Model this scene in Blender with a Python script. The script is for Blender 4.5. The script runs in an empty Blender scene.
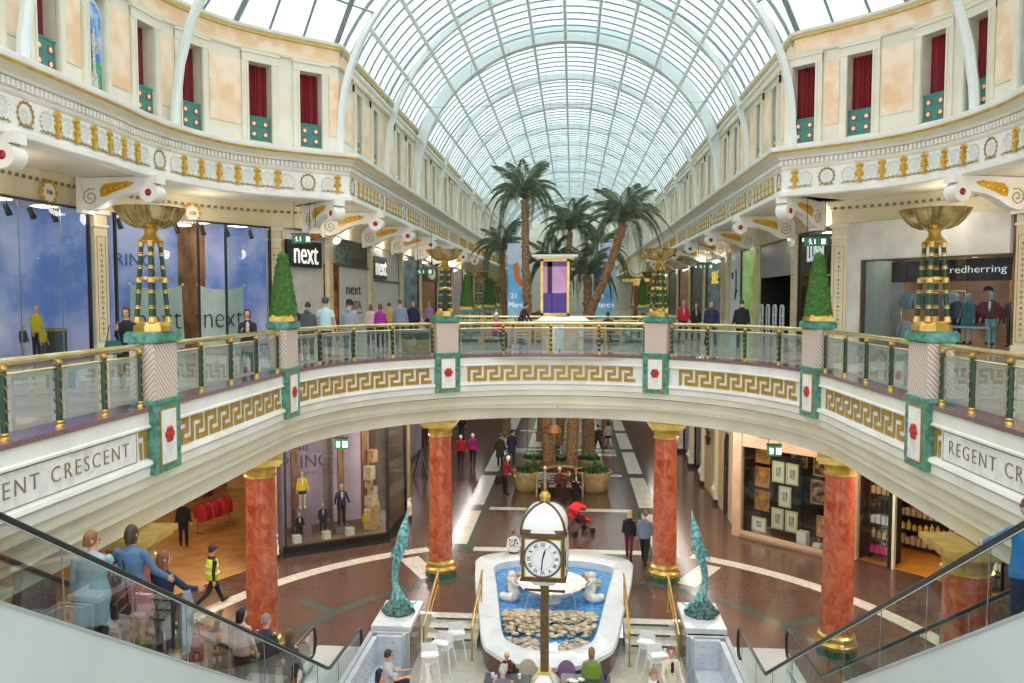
import bpy, math, random
from mathutils import Vector, Matrix
R = random.Random(7)
pi = math.pi
sin, cos = math.sin, math.cos
scene = bpy.context.scene
COL = scene.collection
U = 6.85            # upper floor level
F = -0.55           # food court level

# ---------------------------------------------------------------- materials
def lin(h):
    if isinstance(h, str):
        v = [int(h[i:i+2], 16)/255 for i in (0, 2, 4)]
        return tuple((c/12.92 if c <= .04045 else ((c+.055)/1.055)**2.4) for c in v)
    return tuple(h[:3])
MATS = {}
def M(name, c1, c2=None, rough=.5, metal=0., scale=4., detail=4., pos=(.35, .65), bump=0., kind='noise',
      emit=0., ecol=None, stretch=None, dist=0., coat=0., spec=.5):
    if name in MATS: return MATS[name]
    m = bpy.data.materials.new(name); m.use_nodes = True
    nt = m.node_tree; N = nt.nodes; L = nt.links
    b = N['Principled BSDF']
    b.inputs['Base Color'].default_value = (*lin(c1), 1)
    b.inputs['Roughness'].default_value = rough
    b.inputs['Metallic'].default_value = metal
    b.inputs['Specular IOR Level'].default_value = spec
    if coat: b.inputs['Coat Weight'].default_value = coat; b.inputs['Coat Roughness'].default_value = .08
    if emit:
        b.inputs['Emission Color'].default_value = (*lin(ecol or c1), 1)
        b.inputs['Emission Strength'].default_value = emit
    if c2 is not None:
        tc = N.new('ShaderNodeTexCoord'); mp = N.new('ShaderNodeMapping')
        L.new(tc.outputs['Object'], mp.inputs['Vector'])
        if stretch: mp.inputs['Scale'].default_value = stretch
        if kind == 'noise':
            t = N.new('ShaderNodeTexNoise'); t.inputs['Scale'].default_value = scale; t.inputs['Detail'].default_value = detail
            t.inputs['Distortion'].default_value = dist; fac = t.outputs['Fac']
        elif kind == 'wave':
            t = N.new('ShaderNodeTexWave'); t.inputs['Scale'].default_value = scale; t.inputs['Detail'].default_value = detail
            t.inputs['Distortion'].default_value = dist; t.bands_direction = 'DIAGONAL'; fac = t.outputs['Fac']
        elif kind == 'voro':
            t = N.new('ShaderNodeTexVoronoi'); t.inputs['Scale'].default_value = scale; fac = t.outputs['Distance']
        L.new(mp.outputs['Vector'], t.inputs['Vector'])
        cr = N.new('ShaderNodeValToRGB')
        cr.color_ramp.elements[0].position = pos[0]; cr.color_ramp.elements[1].position = pos[1]
        cr.color_ramp.elements[0].color = (*lin(c1), 1); cr.color_ramp.elements[1].color = (*lin(c2), 1)
        L.new(fac, cr.inputs['Fac']); L.new(cr.outputs['Color'], b.inputs['Base Color'])
        if emit: L.new(cr.outputs['Color'], b.inputs['Emission Color'])
        if bump:
            bp = N.new('ShaderNodeBump'); bp.inputs['Strength'].default_value = bump; bp.inputs['Distance'].default_value = .05
            L.new(fac, bp.inputs['Height']); L.new(bp.outputs['Normal'], b.inputs['Normal'])
    MATS[name] = m
    return m
def glass(name, tint='f2faf8', refl=.06, white=0.0, rough=.0, fm=.5):
    if name in MATS: return MATS[name]
    m = bpy.data.materials.new(name); m.use_nodes = True
    nt = m.node_tree; N = nt.nodes; L = nt.links
    N.remove(N['Principled BSDF'])
    out = N['Material Output']
    tr = N.new('ShaderNodeBsdfTransparent'); tr.inputs['Color'].default_value = (*lin(tint), 1)
    gl = N.new('ShaderNodeBsdfGlossy'); gl.inputs['Roughness'].default_value = rough
    fr = N.new('ShaderNodeLayerWeight'); fr.inputs['Blend'].default_value = .25
    ma = N.new('ShaderNodeMath'); ma.operation = 'MULTIPLY_ADD'
    L.new(fr.outputs['Fresnel'], ma.inputs[0]); ma.inputs[1].default_value = fm; ma.inputs[2].default_value = refl
    mx = N.new('ShaderNodeMixShader')
    L.new(ma.outputs[0], mx.inputs[0]); L.new(tr.outputs[0], mx.inputs[1]); L.new(gl.outputs[0], mx.inputs[2])
    last = mx
    if white:
        df = N.new('ShaderNodeBsdfTranslucent'); df.inputs['Color'].default_value = (*lin(tint), 1)
        m2 = N.new('ShaderNodeMixShader'); m2.inputs[0].default_value = white
        L.new(last.outputs[0], m2.inputs[1]); L.new(df.outputs[0], m2.inputs[2]); last = m2
    L.new(last.outputs[0], out.inputs['Surface'])
    MATS[name] = m
    return m

WHITE = M('white_plaster', 'efeee8', 'e2e0d6', rough=.5, scale=1.2)
IVORY = M('ivory_plaster', 'e6e1d0', 'dad4bf', rough=.5, scale=1.0)
CREAM = M('cream_plaster', 'ddd2b2', 'd0c4a2', rough=.55, scale=1.0)
PEACH = M('peach_plaster', 'e9c49c', 'f2dcc2', rough=.6, scale=1.3, pos=(.4, .6))
PALEG = M('pale_grey_paint', 'd5dad6', rough=.5)
RIBW = M('white_steel', 'e3e9e8', rough=.35)
GREYB = M('grey_glazing_bar', '7f8c8d', rough=.4)
GOLD = M('gold', 'e0c070', 'bf9a48', rough=.3, metal=.75, scale=3)
GILT = M('gilt_ornament', 'd9ac2c', 'c19018', rough=.4, metal=.35, scale=6)
BRASS = M('brass', 'ece0b0', 'd2be80', rough=.22, metal=.85, scale=2)
BRONZE = M('bronze_bowl', 'cbb884', 'a08a54', rough=.2, metal=.9, scale=5)
KEYG = M('greek_key_gold', 'b8973f', 'a98530', rough=.45, metal=.3, scale=6)
GRNM = M('green_marble', '2b6a58', '64a08f', rough=.28, scale=5, detail=8, dist=1.5)
DGRN = M('dark_green_metal', '12301f', '1d4530', rough=.3, scale=6)
TEAL = M('teal_panel', '2f746c', '3a867c', rough=.45, scale=3)
REDM = M('red_marble', 'a43a22', 'cc7c58', rough=.22, scale=3.2, detail=10, dist=1.2, pos=(.32, .75), coat=.3)
WMAR = M('white_marble', 'f0efec', 'd2d2d4', rough=.25, scale=2.5, detail=8, dist=2, pos=(.42, .75))
PMAR = M('pink_veined_marble', 'dccabe', 'a68f86', rough=.25, kind='wave', scale=7, detail=3, dist=3, pos=(.55, 1.0))
PURP = M('mauve_granite', '8a6d72', '6b5358', rough=.15, scale=30, detail=2)
BROWNM = M('brown_granite', '6a4a40', '533730', rough=.15, scale=18, detail=4)
RED = M('red_velvet', '8c1324', '6c0c1a', rough=.7, scale=9, stretch=(6, 6, .3))
JEWEL = M('red_jewel', '9c1a1a', rough=.15)
ROSE = M('red_rose', 'cf3a22', 'a3241a', rough=.5, scale=20)
BLACK = M('black', '141414', rough=.4)
CHAR = M('charcoal', '2b2b2d', rough=.6)
RUBBER = M('handrail_rubber', '26282b', rough=.35)
STEEL = M('steel', 'b9bec0', rough=.25, metal=.9)
GREYP = M('light_grey_panel', 'c6cece', 'bcc5c5', rough=.35, scale=.6)
SGLASS = glass('shop_glass', 'e9f2f2', .05)
RGLASS = glass('railing_glass', 'd6e8ea', .035, white=.08, fm=.3)
EGLASS = glass('escalator_glass', 'e3efeb', .03, fm=.22)
ROOFG = glass('roof_glass', 'd4e8e8', .02, white=.0)
BOARD = M('dark_line', '77715f', rough=.6)

# ---------------------------------------------------------------- mesh builder
class MB:
    def __init__(s): s.v = []; s.f = []; s.m = []; s.mi = 0; s.T = None
    def add(s, vs, fs):
        o = len(s.v)
        if s.T is not None: vs = [s.T @ Vector(p) for p in vs]
        s.v += [tuple(p) for p in vs]; s.f += [tuple(i+o for i in f) for f in fs]; s.m += [s.mi]*len(fs)
        return s
    def box(s, c, d, rz=0., top=1., topy=None):
        x, y, z = d[0]/2, d[1]/2, d[2]/2; ty = top if topy is None else topy
        P = [(-x, -y, -z), (x, -y, -z), (x, y, -z), (-x, y, -z), (-x*top, -y*ty, z), (x*top, -y*ty, z), (x*top, y*ty, z), (-x*top, y*ty, z)]
        cr, sr = cos(rz), sin(rz)
        return s.add([(c[0]+a*cr-b*sr, c[1]+a*sr+b*cr, c[2]+h) for a, b, h in P],
                     [(0, 3, 2, 1), (4, 5, 6, 7), (0, 1, 5, 4), (1, 2, 6, 5), (2, 3, 7, 6), (3, 0, 4, 7)])
    def lathe(s, prof, n=16, c=(0, 0, 0), sx=1., sy=1., cap=True, ribs=0, ra=0.):
        vs = []; fs = []
        for r, z in prof:
            for i in range(n):
                a = 2*pi*i/n; q = r*(1+(ra*cos(ribs*a) if ribs else 0))
                vs.append((c[0]+q*cos(a)*sx, c[1]+q*sin(a)*sy, c[2]+z))
        k = len(prof)
        for j in range(k-1):
            for i in range(n):
                i2 = (i+1) % n; fs.append((j*n+i, j*n+i2, (j+1)*n+i2, (j+1)*n+i))
        if cap:
            fs.append(tuple(range(n-1, -1, -1))); fs.append(tuple((k-1)*n+i for i in range(n)))
        return s.add(vs, fs)
    def tube(s, pts, r, n=8, cap=True, up=None, flat=None):
        pts = [Vector(p) for p in pts]; vs = []; fs = []; k = len(pts)
        rs = r if isinstance(r, (list, tuple)) else [r]*k
        prev = None
        for j, p in enumerate(pts):
            t = (pts[min(j+1, k-1)]-pts[max(j-1, 0)])
            if t.length < 1e-9: t = Vector((0, 0, 1))
            t.normalize()
            if prev is None:
                a = Vector(up) if up else (Vector((0, 0, 1)) if abs(t.z) < .9 else Vector((1, 0, 0)))
            else: a = prev
            a = a-t*a.dot(t)
            if a.length < 1e-6: a = t.orthogonal()
            a.normalize(); b = t.cross(a); prev = a
            fa, fb = flat or (1, 1)
            for i in range(n):
                q = 2*pi*(i+.5)/n; vs.append(p+a*(cos(q)*rs[j]*fa)+b*(sin(q)*rs[j]*fb))
        for j in range(k-1):
            for i in range(n):
                i2 = (i+1) % n; fs.append((j*n+i, j*n+i2, (j+1)*n+i2, (j+1)*n+i))
        if cap:
            fs.append(tuple(range(n-1, -1, -1))); fs.append(tuple((k-1)*n+i for i in range(n)))
        return s.add(vs, fs)
    def prism(s, poly, d0, d1, axis='z'):
        n = len(poly)
        def P(a, b, d): return (a, b, d) if axis == 'z' else ((a, d, b) if axis == 'y' else (d, a, b))
        vs = [P(a, b, d0) for a, b in poly]+[P(a, b, d1) for a, b in poly]
        fs = [tuple(range(n-1, -1, -1)), tuple(range(n, 2*n))]+[(i, (i+1) % n, n+(i+1) % n, n+i) for i in range(n)]
        return s.add(vs, fs)
    def ball(s, c, r, n=10, k=6):
        rx, ry, rz = r if isinstance(r, (tuple, list)) else (r, r, r)
        return s.lathe([(max(sin(pi*j/k), .02), -cos(pi*j/k)*rz) for j in range(k+1)], n, c, rx, ry)
    def rock(s, c, r, n=7, k=4):
        rx, ry, rz = r; o = len(s.v)
        vs = []; fs = []
        for j in range(k+1):
            for i in range(n):
                a = 2*pi*i/n+j*.3; q = max(sin(pi*j/k), .05)*R.uniform(.75, 1.2)
                vs.append((c[0]+rx*q*cos(a), c[1]+ry*q*sin(a), c[2]-cos(pi*j/k)*rz*R.uniform(.8, 1.1)))
        for j in range(k):
            for i in range(n):
                i2 = (i+1) % n; fs.append((j*n+i, j*n+i2, (j+1)*n+i2, (j+1)*n+i))
        fs.append(tuple(range(n-1, -1, -1))); fs.append(tuple(k*n+i for i in range(n)))
        return s.add(vs, fs)
    def quad(s, *p): return s.add(p, [tuple(range(len(p)))])
    def build(s, name, mats, parent=None, smooth=35, loc=None, rz=0.):
        me = bpy.data.meshes.new(name)
        me.from_pydata([tuple(p) for p in s.v], [], s.f); me.update()
        if not isinstance(mats, (list, tuple)): mats = [mats]
        for m in mats: me.materials.append(m)
        if len(mats) > 1: me.polygons.foreach_set('material_index', s.m)
        if smooth:
            me.polygons.foreach_set('use_smooth', [True]*len(s.f))
            me.set_sharp_from_angle(angle=math.radians(smooth))
        o = bpy.data.objects.new(name, me); COL.objects.link(o)
        if parent is not None: o.parent = parent
        if loc: o.location = loc
        if rz: o.rotation_euler = (0, 0, rz)
        return o
def E(name, label, cat, loc=(0, 0, 0), rz=0., group=None, kind=None, scale=None):
    o = bpy.data.objects.new(name, None); COL.objects.link(o); o.empty_display_size = .2
    o.location = loc; o.rotation_euler = (0, 0, rz)
    if scale: o.scale = (scale,)*3 if not isinstance(scale, tuple) else scale
    return tag(o, label, cat, group, kind)
def tag(o, label=None, cat=None, group=None, kind=None):
    if label: o['label'] = label
    if cat: o['category'] = cat
    if group: o['group'] = group
    if kind: o['kind'] = kind
    return o
KIDS = {}
def kids(root):
    return [o for o in bpy.data.objects if o.parent == root]
def dup(root, tree, loc, rz=0., label=None, group=None, scale=None):
    r = root.copy(); COL.objects.link(r); r.location = loc; r.rotation_euler = (0, 0, rz)
    if label: r['label'] = label
    if group: r['group'] = group
    if scale: r.scale = (scale,)*3 if not isinstance(scale, tuple) else scale
    def rec(src, dst):
        for ch in tree.get(src, []):
            c = ch.copy(); COL.objects.link(c); c.parent = dst; rec(ch, c)
    rec(root, r)
    return r
def tree_of(root):
    t = {}
    for o in bpy.data.objects:
        if o.parent: t.setdefault(o.parent, []).append(o)
    return t
def struct(o): o['kind'] = 'structure'; return o
ORD = ['nearest', 'second', 'third', 'fourth', 'fifth', 'sixth', 'seventh', 'eighth', 'ninth', 'tenth', 'eleventh', 'twelfth', 'thirteenth', 'fourteenth', 'fifteenth', 'sixteenth', 'seventeenth', 'eighteenth', 'nineteenth', 'twentieth']

def text(s, size=1., ext=.01, mat=BLACK, name='letters', parent=None, M4=None, sx=1., align='CENTER', bold=0., sp=1.):
    cu = bpy.data.curves.new('tmp', 'FONT'); cu.body = s; cu.size = size; cu.extrude = ext
    cu.align_x = align; cu.align_y = 'CENTER'; cu.offset = bold; cu.resolution_u = 3; cu.space_character = sp
    ob = bpy.data.objects.new('tmp', cu); COL.objects.link(ob)
    dg = bpy.context.evaluated_depsgraph_get()
    me = bpy.data.meshes.new_from_object(ob.evaluated_get(dg))
    bpy.data.objects.remove(ob); bpy.data.curves.remove(cu)
    me.name = name; me.materials.clear(); me.materials.append(mat)
    T = (M4 or Matrix()) @ Matrix.Rotation(pi/2, 4, 'X') @ Matrix.Diagonal((sx, 1, 1, 1))
    me.transform(T)
    o = bpy.data.objects.new(name, me); COL.objects.link(o)
    if parent is not None: o.parent = parent
    return o
def text_mb(s, size=1., ext=.005, sx=1., bold=0.):
    """glyph mesh as (verts, faces) in x,y plane, for mapping onto curved surfaces"""
    cu = bpy.data.curves.new('tmp', 'FONT'); cu.body = s; cu.size = size; cu.extrude = ext
    cu.align_x = 'CENTER'; cu.align_y = 'CENTER'; cu.offset = bold; cu.resolution_u = 3
    ob = bpy.data.objects.new('tmp', cu); COL.objects.link(ob)
    me = bpy.data.meshes.new_from_object(ob.evaluated_get(bpy.context.evaluated_depsgraph_get()))
    bpy.data.objects.remove(ob); bpy.data.curves.remove(cu)
    r = [(v.co.x*sx, v.co.y, v.co.z) for v in me.vertices], [tuple(p.vertices) for p in me.polygons]
    bpy.data.meshes.remove(me)
    return r

# ---------------------------------------------------------------- plan paths
class Path:
    """2-D polyline; inward normal is on the left of travel unless flip"""
    def __init__(s, pts, flip=1):
        s.p = [Vector(p) for p in pts]; s.flip = flip; s.c = [0.]
        for a, b in zip(s.p, s.p[1:]): s.c.append(s.c[-1]+(b-a).length)
        s.L = s.c[-1]
    def seg(s, d):
        d = min(max(d, 0), s.L-1e-6)
        lo, hi = 0, len(s.c)-1
        while hi-lo > 1:
            m = (lo+hi)//2
            if s.c[m] <= d: lo = m
            else: hi = m
        return lo, (d-s.c[lo])/(s.c[lo+1]-s.c[lo])
    def pos(s, d, off=0., z=None):
        i, t = s.seg(d); q = s.p[i].lerp(s.p[i+1], t)
        n = s.nrm(d); q = q+n*off
        return Vector((q.x, q.y)) if z is None else Vector((q.x, q.y, z))
    def tan(s, d):
        i, t = s.seg(d)
        def st(k):
            k = min(max(k, 0), len(s.p)-2); return (s.p[k+1]-s.p[k]).normalized()
        t0 = st(i); tp = st(i-1); tn = st(i+1)
        if t < .5 and tp.dot(t0) > .8: r = (tp+t0).normalized().lerp(t0, t*2)
        elif t >= .5 and tn.dot(t0) > .8: r = t0.lerp((tn+t0).normalized(), t*2-1)
        else: r = t0
        return r.normalized()
    def nrm(s, d):
        t = s.tan(d); return Vector((-t.y, t.x))*s.flip
    def ang(s, d):
        """rotation so local -Y faces along the inward normal"""
        n = s.nrm(d); return math.atan2(n.y, n.x)+pi/2
    def near(s, x, y):
        best = None
        for i, (a, b) in enumerate(zip(s.p, s.p[1:])):
            e = b-a; t = min(max((Vector((x, y))-a).dot(e)/e.length_squared, 0), 1)
            d = (a+e*t-Vector((x, y))).length
            if best is None or d < best[0]: best = (d, s.c[i]+t*e.length)
        return best[1]
    def vn(s, i):
        """mitred normal at vertex"""
        k = len(s.p)
        t1 = (s.p[i]-s.p[i-1]).normalized() if i > 0 else None
        t2 = (s.p[i+1]-s.p[i]).normalized() if i < k-1 else None
        t1 = t1 or t2; t2 = t2 or t1
        n1 = Vector((-t1.y, t1.x))*s.flip; n2 = Vector((-t2.y, t2.x))*s.flip
        m = n1+n2
        return m/(m.length_squared/2)
def sweep(mb, path, prof, mats=None, s0=None, s1=None, close=False):
    """prof: list of (off, z); mats: material index per strip"""
    s0 = 0 if s0 is None else s0; s1 = path.L if s1 is None else s1
    st = [(path.pos(s0), path.nrm(s0+1e-4))]
    for i, c in enumerate(path.c):
        if s0+1e-3 < c < s1-1e-3: st.append((path.p[i], path.vn(i)))
    st.append((path.pos(s1), path.nrm(s1-1e-4)))
    n = len(prof)
    vs = [(p.x+nn.x*o, p.y+nn.y*o, z) for p, nn in st for o, z in prof]
    m0 = mb.mi; base = len(mb.v)
    mb.add(vs, [])
    rng = n if close else n-1
    for k in range(len(st)-1):
        for j in range(rng):
            j2 = (j+1) % n
            mb.f.append((base+k*n+j, base+(k+1)*n+j, base+(k+1)*n+j2, base+k*n+j2)); mb.m.append(mats[j] if mats else m0)
    if close:
        mb.f.append(tuple(base+j for j in range(n))); mb.m.append(m0)
        mb.f.append(tuple(base+(len(st)-1)*n+j for j in range(n-1, -1, -1))); mb.m.append(m0)
def crom(pts, n=6):
    out = []; P = [Vector(p) for p in pts]; k = len(P)
    for i in range(k-1):
        a, b, c, d = P[max(i-1, 0)], P[i], P[i+1], P[min(i+2, k-1)]
        for j in range(n):
            t = j/n
            out.append(.5*((2*b)+(c-a)*t+(2*a-5*b+4*c-d)*t*t+(3*b-a-3*c+d)*t**3))
    out.append(P[-1]); return out
def place(mb, path, s, off=0., z=0.):
    """set mb.T so local x=along, -y=inward, z=up"""
    q = path.pos(s, off); mb.T = Matrix.Translation((q.x, q.y, z)) @ Matrix.Rotation(path.ang(s), 4, 'Z')
VOIDX, VY, VR = 6.43, 17.98, 6.43
void_pts = [(VOIDX, -4), (VOIDX, VY)]+[(VR*cos(a), VY+VR*sin(a)) for a in [pi*i/40 for i in range(1, 40)]]+[(-VOIDX, VY), (-VOIDX, -4)]
VOID = Path(void_pts, 1)
fr_half = crom([(12.4, -2), (12.4, 10), (12.4, 20), (12.5, 22.5), (12.1, 25), (10.9, 27.2), (8.1, 29.4)], 5)
def facade(half, off=0, end=135, side=1):
    pts = [(p[0], p[1]) for p in half]+[(half[-1][0], end)]
    if side < 0: pts = [(-a, b) for a, b in pts]
    return Path(pts, side)
FL, FRT = facade(fr_half, side=-1), facade(fr_half, side=1)
shop_half = crom([(15.2, -2), (15.2, 12), (15.2, 21), (15, 24), (14.2, 27), (12.5, 29.6), (10.5, 31.2)], 5)
SL, SR = facade(shop_half, side=-1), facade(shop_half, side=1)
SIDES = ((-1, 'left', FL, SL), (1, 'right', FRT, SR))
# ---------------------------------------------------------------- floors
def floor_mat(name, c1, c2, size, rough, mortar):
    m = M(name, c1, c2, rough=rough, scale=14, detail=6, pos=(.3, .7), coat=.0)
    nt = m.node_tree; N = nt.nodes; L = nt.links; b = N['Principled BSDF']
    tc = N.new('ShaderNodeTexCoord'); br = N.new('ShaderNodeTexBrick'); br.offset = 0
    br.inputs['Scale'].default_value = 1; br.inputs['Brick Width'].default_value = size; br.inputs['Row Height'].default_value = size
    br.inputs['Mortar Size'].default_value = .008; br.inputs['Color1'].default_value = (1, 1, 1, 1); br.inputs['Color2'].default_value = (.86, .86, .86, 1)
    br.inputs['Mortar'].default_value = (mortar, mortar, mortar, 1)
    L.new(tc.outputs['Object'], br.inputs['Vector'])
    mx = N.new('ShaderNodeMix'); mx.data_type = 'RGBA'; mx.blend_type = 'MULTIPLY'; mx.inputs[0].default_value = 1
    src = b.inputs['Base Color'].links[0].from_socket
    L.new(src, mx.inputs[6]); L.new(br.outputs['Color'], mx.inputs[7]); L.new(mx.outputs[2], b.inputs['Base Color'])
    return m
FLOORM = floor_mat('polished_brown_granite', '684e43', '584038', .9, .17, 1.15)
COURTM = floor_mat('pale_stone_tile', 'cfcdbf', 'b9b8aa', .6, .25, .9)
UPFLM = floor_mat('upper_beige_stone', 'c9bfae', 'b5a898', 1.2, .12, .8)
FOUT = [(-.12, 17.75), (.6, 17.9), (1.2, 18.45), (1.55, 19.1), (1.85, 20.9), (2.15, 22.6), (2.38, 24.4), (2.4, 25.0), (2.15, 25.45), (1.5, 25.8), (.7, 26.0), (-.12, 26.05)]
FOUT = [(-.12, 17.75)]+[(a, b) for a, b in FOUT[1:-1]]+[(-.12, 26.05)]
FOC = crom(FOUT, 4)                     # right half, front to rear, axis x=-.12
def frange(y):
    for a, b in zip(FOC, FOC[1:]):
        if a.y <= y <= b.y and b.y > a.y: return a.x+(b.x-a.x)*(y-a.y)/(b.y-a.y)
    return 0
mb = MB()
mb.quad((-30, 26.05, 0), (30, 26.05, 0), (30, 140, 0), (-30, 140, 0))
ys = [20.9, 21.5, 22.2, 23, 23.8, 24.4, 24.8, 25.1, 25.4, 25.6, 25.8, 25.93, 26.0, 26.05]
for a, b in zip(ys, ys[1:]):
    wa, wb = frange(a)-.1, frange(b)-.1
    if b >= 26.05: wb = 0
    mb.quad((.0+wa, a, 0), (30, a, 0), (30, b, 0), (wb, b, 0))
    mb.quad((-30, a, 0), (-.24-wa, a, 0), (-.24-wb, b, 0), (-30, b, 0))
mb.quad((-30, -6, 0), (-4.3, -6, 0), (-4.3, 20.9, 0), (-30, 20.9, 0))
mb.quad((4.3, -6, 0), (30, -6, 0), (30, 20.9, 0), (4.3, 20.9, 0))
floor = struct(mb.build('floor', FLOORM, smooth=0))
mb = MB(); mb.quad((-4.3, -6, F), (4.3, -6, F), (4.3, 20.9, F), (-4.3, 20.9, F))
struct(mb.build('floor_court', COURTM, smooth=0))
mb = MB()
for s in (-1, 1): mb.box((s*4.33, 7.4, F/2-.05), (.1, 27, -F-.1))
mb.box((-3.1, 20.95, F/2-.05), (2.3, .1, -F-.1)); mb.box((3.1, 20.95, F/2-.05), (2.3, .1, -F-.1))
struct(mb.build('wall_court', GREYP))
# inlays
wi, gi = MB(), MB()
def rectz(m, x0, x1, y0, y1, z): m.quad((x0, y0, z), (x1, y0, z), (x1, y1, z), (x0, y1, z))
def arcz(m, r0, r1, a0, a1, z, cy=17., n=40):
    for i in range(n):
        p, q = [math.radians(a0+(a1-a0)*k/n) for k in (i, i+1)]
        m.quad((r0*cos(p), cy+r0*sin(p), z), (r1*cos(p), cy+r1*sin(p), z), (r1*cos(q), cy+r1*sin(q), z), (r0*cos(q), cy+r0*sin(q), z))
cross = [26.35, 31.6, 37.95, 44.3, 50.6, 57]
for s in (-1, 1):
    xa, xb = (3.25, 3.95)
    rectz(gi, s*(xa-.17), s*(xb+.17), 26, 120, .002)
    for a, b in zip(cross, cross[1:]):
        rectz(wi, s*xa, s*xb, a+.55, b-.35, .006)
        rectz(wi, s*1.35, s*2.1, a+.75, b-.75, .006) if a > 36 else None
for c in cross:
    rectz(gi, -3.3, 3.3, c-.35, c+.4, .003); rectz(wi, -2.95, 2.9, c-.16, c+.26, .006)
for a0, a1 in ((8, 64), (116, 172)):
    arcz(wi, 10.0, 10.5, a0-20 if a0 < 90 else a0, a1 if a0 < 90 else a1+20, .006)
for a0, a1 in ((-25, 71), (109, 205)):
    arcz(gi, 6.95, 7.25, a0, a1, .0035)
for s in (-1, 1):
    for aa in (31, 59):
        c_, s_ = s*cos(math.radians(aa)), sin(math.radians(aa)); n_ = (-s_*.15, c_*.15)
        m_, r0, r1 = (gi, 7.1, 8.6) if aa == 31 else (wi, 7.6, 9.7)
        k = 1 if aa == 31 else 2.2
        gi2 = [(r0*c_+n_[0]*k, 17+r0*s_+n_[1]*k), (r1*c_+n_[0]*k, 17+r1*s_+n_[1]*k), (r1*c_-n_[0]*k, 17+r1*s_-n_[1]*k), (r0*c_-n_[0]*k, 17+r0*s_-n_[1]*k)]
        m_.quad(*[(p[0], p[1], .004) for p in gi2])
INW = M('white_inlay_marble', 'd6d0c6', 'bdb6ac', rough=.15, scale=3, detail=8, dist=2)
INP = M('green_inlay_granite', '3d4a42', '55605a', rough=.12, scale=18)
struct(gi.build('green_inlay', INP, floor, smooth=0)); struct(wi.build('white_inlay', INW, floor, smooth=0))

# upper floor with its voids
def vw(y):
    if y <= VY: return VOIDX
    if y < VY+VR-.35: return math.sqrt(max(VR**2-(y-VY)**2, 0))
    if y < 33: return 0
    if y < 62: return 4.7
    if y < 68: return 0
    return 4.7
ys = [-4, VY]+[VY+VR*sin(pi*i/40) for i in range(1, 20)]+[VY+VR-.02, 33, 33.001, 62, 62.001, 68, 68.001, 135]
up, un = MB(), MB()
for a, b in zip(ys, ys[1:]):
    wa, wb = vw(a+1e-4), vw(b-1e-4)
    if b-a < .01: continue
    for s in (-1, 1):
        for m, z in ((up, U), (un, 5.3)):
            m.quad((s*(wa+.02), a, z), (s*20, a, z), (s*20, b, z), (s*(wb+.02), b, z))
struct(up.build('floor_upper', UPFLM, smooth=0)); struct(un.build('ceiling_lower', IVORY, smooth=0))

# ---------------------------------------------------------------- balcony fascia round the void
prof = [(-.45, 6.97), (.14, 6.97), (.14, 6.9), (.1, 6.88), (.1, 6.68), (.13, 6.66), (.13, 6.63), (.06, 6.62), (.06, 6.12), (.14, 6.1), (.16, 6.04), (.1, 5.98), (.1, 5.84), (.05, 5.82), (.05, 5.66),
        (-.02, 5.63), (-.02, 5.6), (-.1, 5.52), (-.14, 5.44), (-.14, 5.38), (-.22, 5.27), (-.26, 5.1), (-.26, 4.9), (-1.3, 4.9), (-1.3, 5.32)]
mi = [0, 0, 0, 1, 1, 1, 1, 1, 1, 1, 1, 1, 1, 2, 3, 2, 2, 2, 2, 2, 2, 2, 2, 2]
mb = MB(); sweep(mb, VOID, prof, mi)
struct(mb.build('trim_1', [PURP, WHITE, IVORY, BOARD], smooth=30))
v2 = Path([(4.7, 62), (4.7, 33), (-4.7, 33), (-4.7, 62)][::-1], -1)
V2 = Path([(4.7, 62), (4.7, 33), (-4.7, 33), (-4.7, 62)], -1)
mb = MB(); sweep(mb, V2, prof, mi); struct(mb.build('trim_2', [PURP, WHITE, IVORY, BOARD], smooth=30))

def skey(x, y): return VOID.near(x, y)
SP = {}
PIERS = [('P3R', 6.3, 13.5, 'right-hand pier with a lamp beside the carved street name'), ('P2R', 6.2, 19.15, 'right-hand pier topped by a clipped cone topiary'),
         ('P1R', 3.02, VY+VR*.88, 'right of the two central piers of the far balcony'), ('P1L', -3.4, VY+VR*.845, 'left of the two central piers of the far balcony'),
         ('P2L', -6.3, 18.1, 'left-hand pier topped by a clipped cone topiary'), ('P3L', -6.3, 12.3, 'left-hand pier with a lamp beside the carved street name')]
for k, x, y, l in PIERS: SP[k] = skey(x, y)
# greek key
gw, ww = .102, .077
cw = [gw, ww, gw, ww, gw, ww]; rh = [gw, ww, gw, ww, gw]
rows = ['111110', '100010', '101110', '101000', '101111']
CX = [0]
for w in cw: CX.append(CX[-1]+w)
CZ = [0]
for h in rh[::-1]: CZ.append(CZ[-1]+h)
PER = CX[-1]
def key_band(path, s0, s1, flip):
    mb = MB(); n = int((s1-s0-.1)/PER); off = s0+((s1-s0)-n*PER)/2
    for u in range(n):
        for r, row in enumerate(rows):
            z0, z1 = 6.14+CZ[4-r], 6.14+CZ[5-r]
            c = 0
            while c < 6:
                if row[c] == '1':
                    e = c
                    while e+1 < 6 and row[e+1] == '1': e += 1
                    a, b = CX[c], CX[e+1]
                    if flip: a, b = PER-b, PER-a
                    pts = [path.pos(off+u*PER+a, .075), path.pos(off+u*PER+b, .075)]
                    mb.quad((pts[0].x, pts[0].y, z0), (pts[1].x, pts[1].y, z0), (pts[1].x, pts[1].y, z1), (pts[0].x, pts[0].y, z1))
                    c = e+1
                else: c += 1
    return mb
order = ['P3R', 'P2R', 'P1R', 'P1L', 'P2L', 'P3L']
for i, (a, b) in enumerate(zip(order, order[1:])):
    struct(key_band(VOID, SP[a]+.42, SP[b]-.42, True).build('trim_%d' % (3+i), KEYG, smooth=0))
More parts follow.
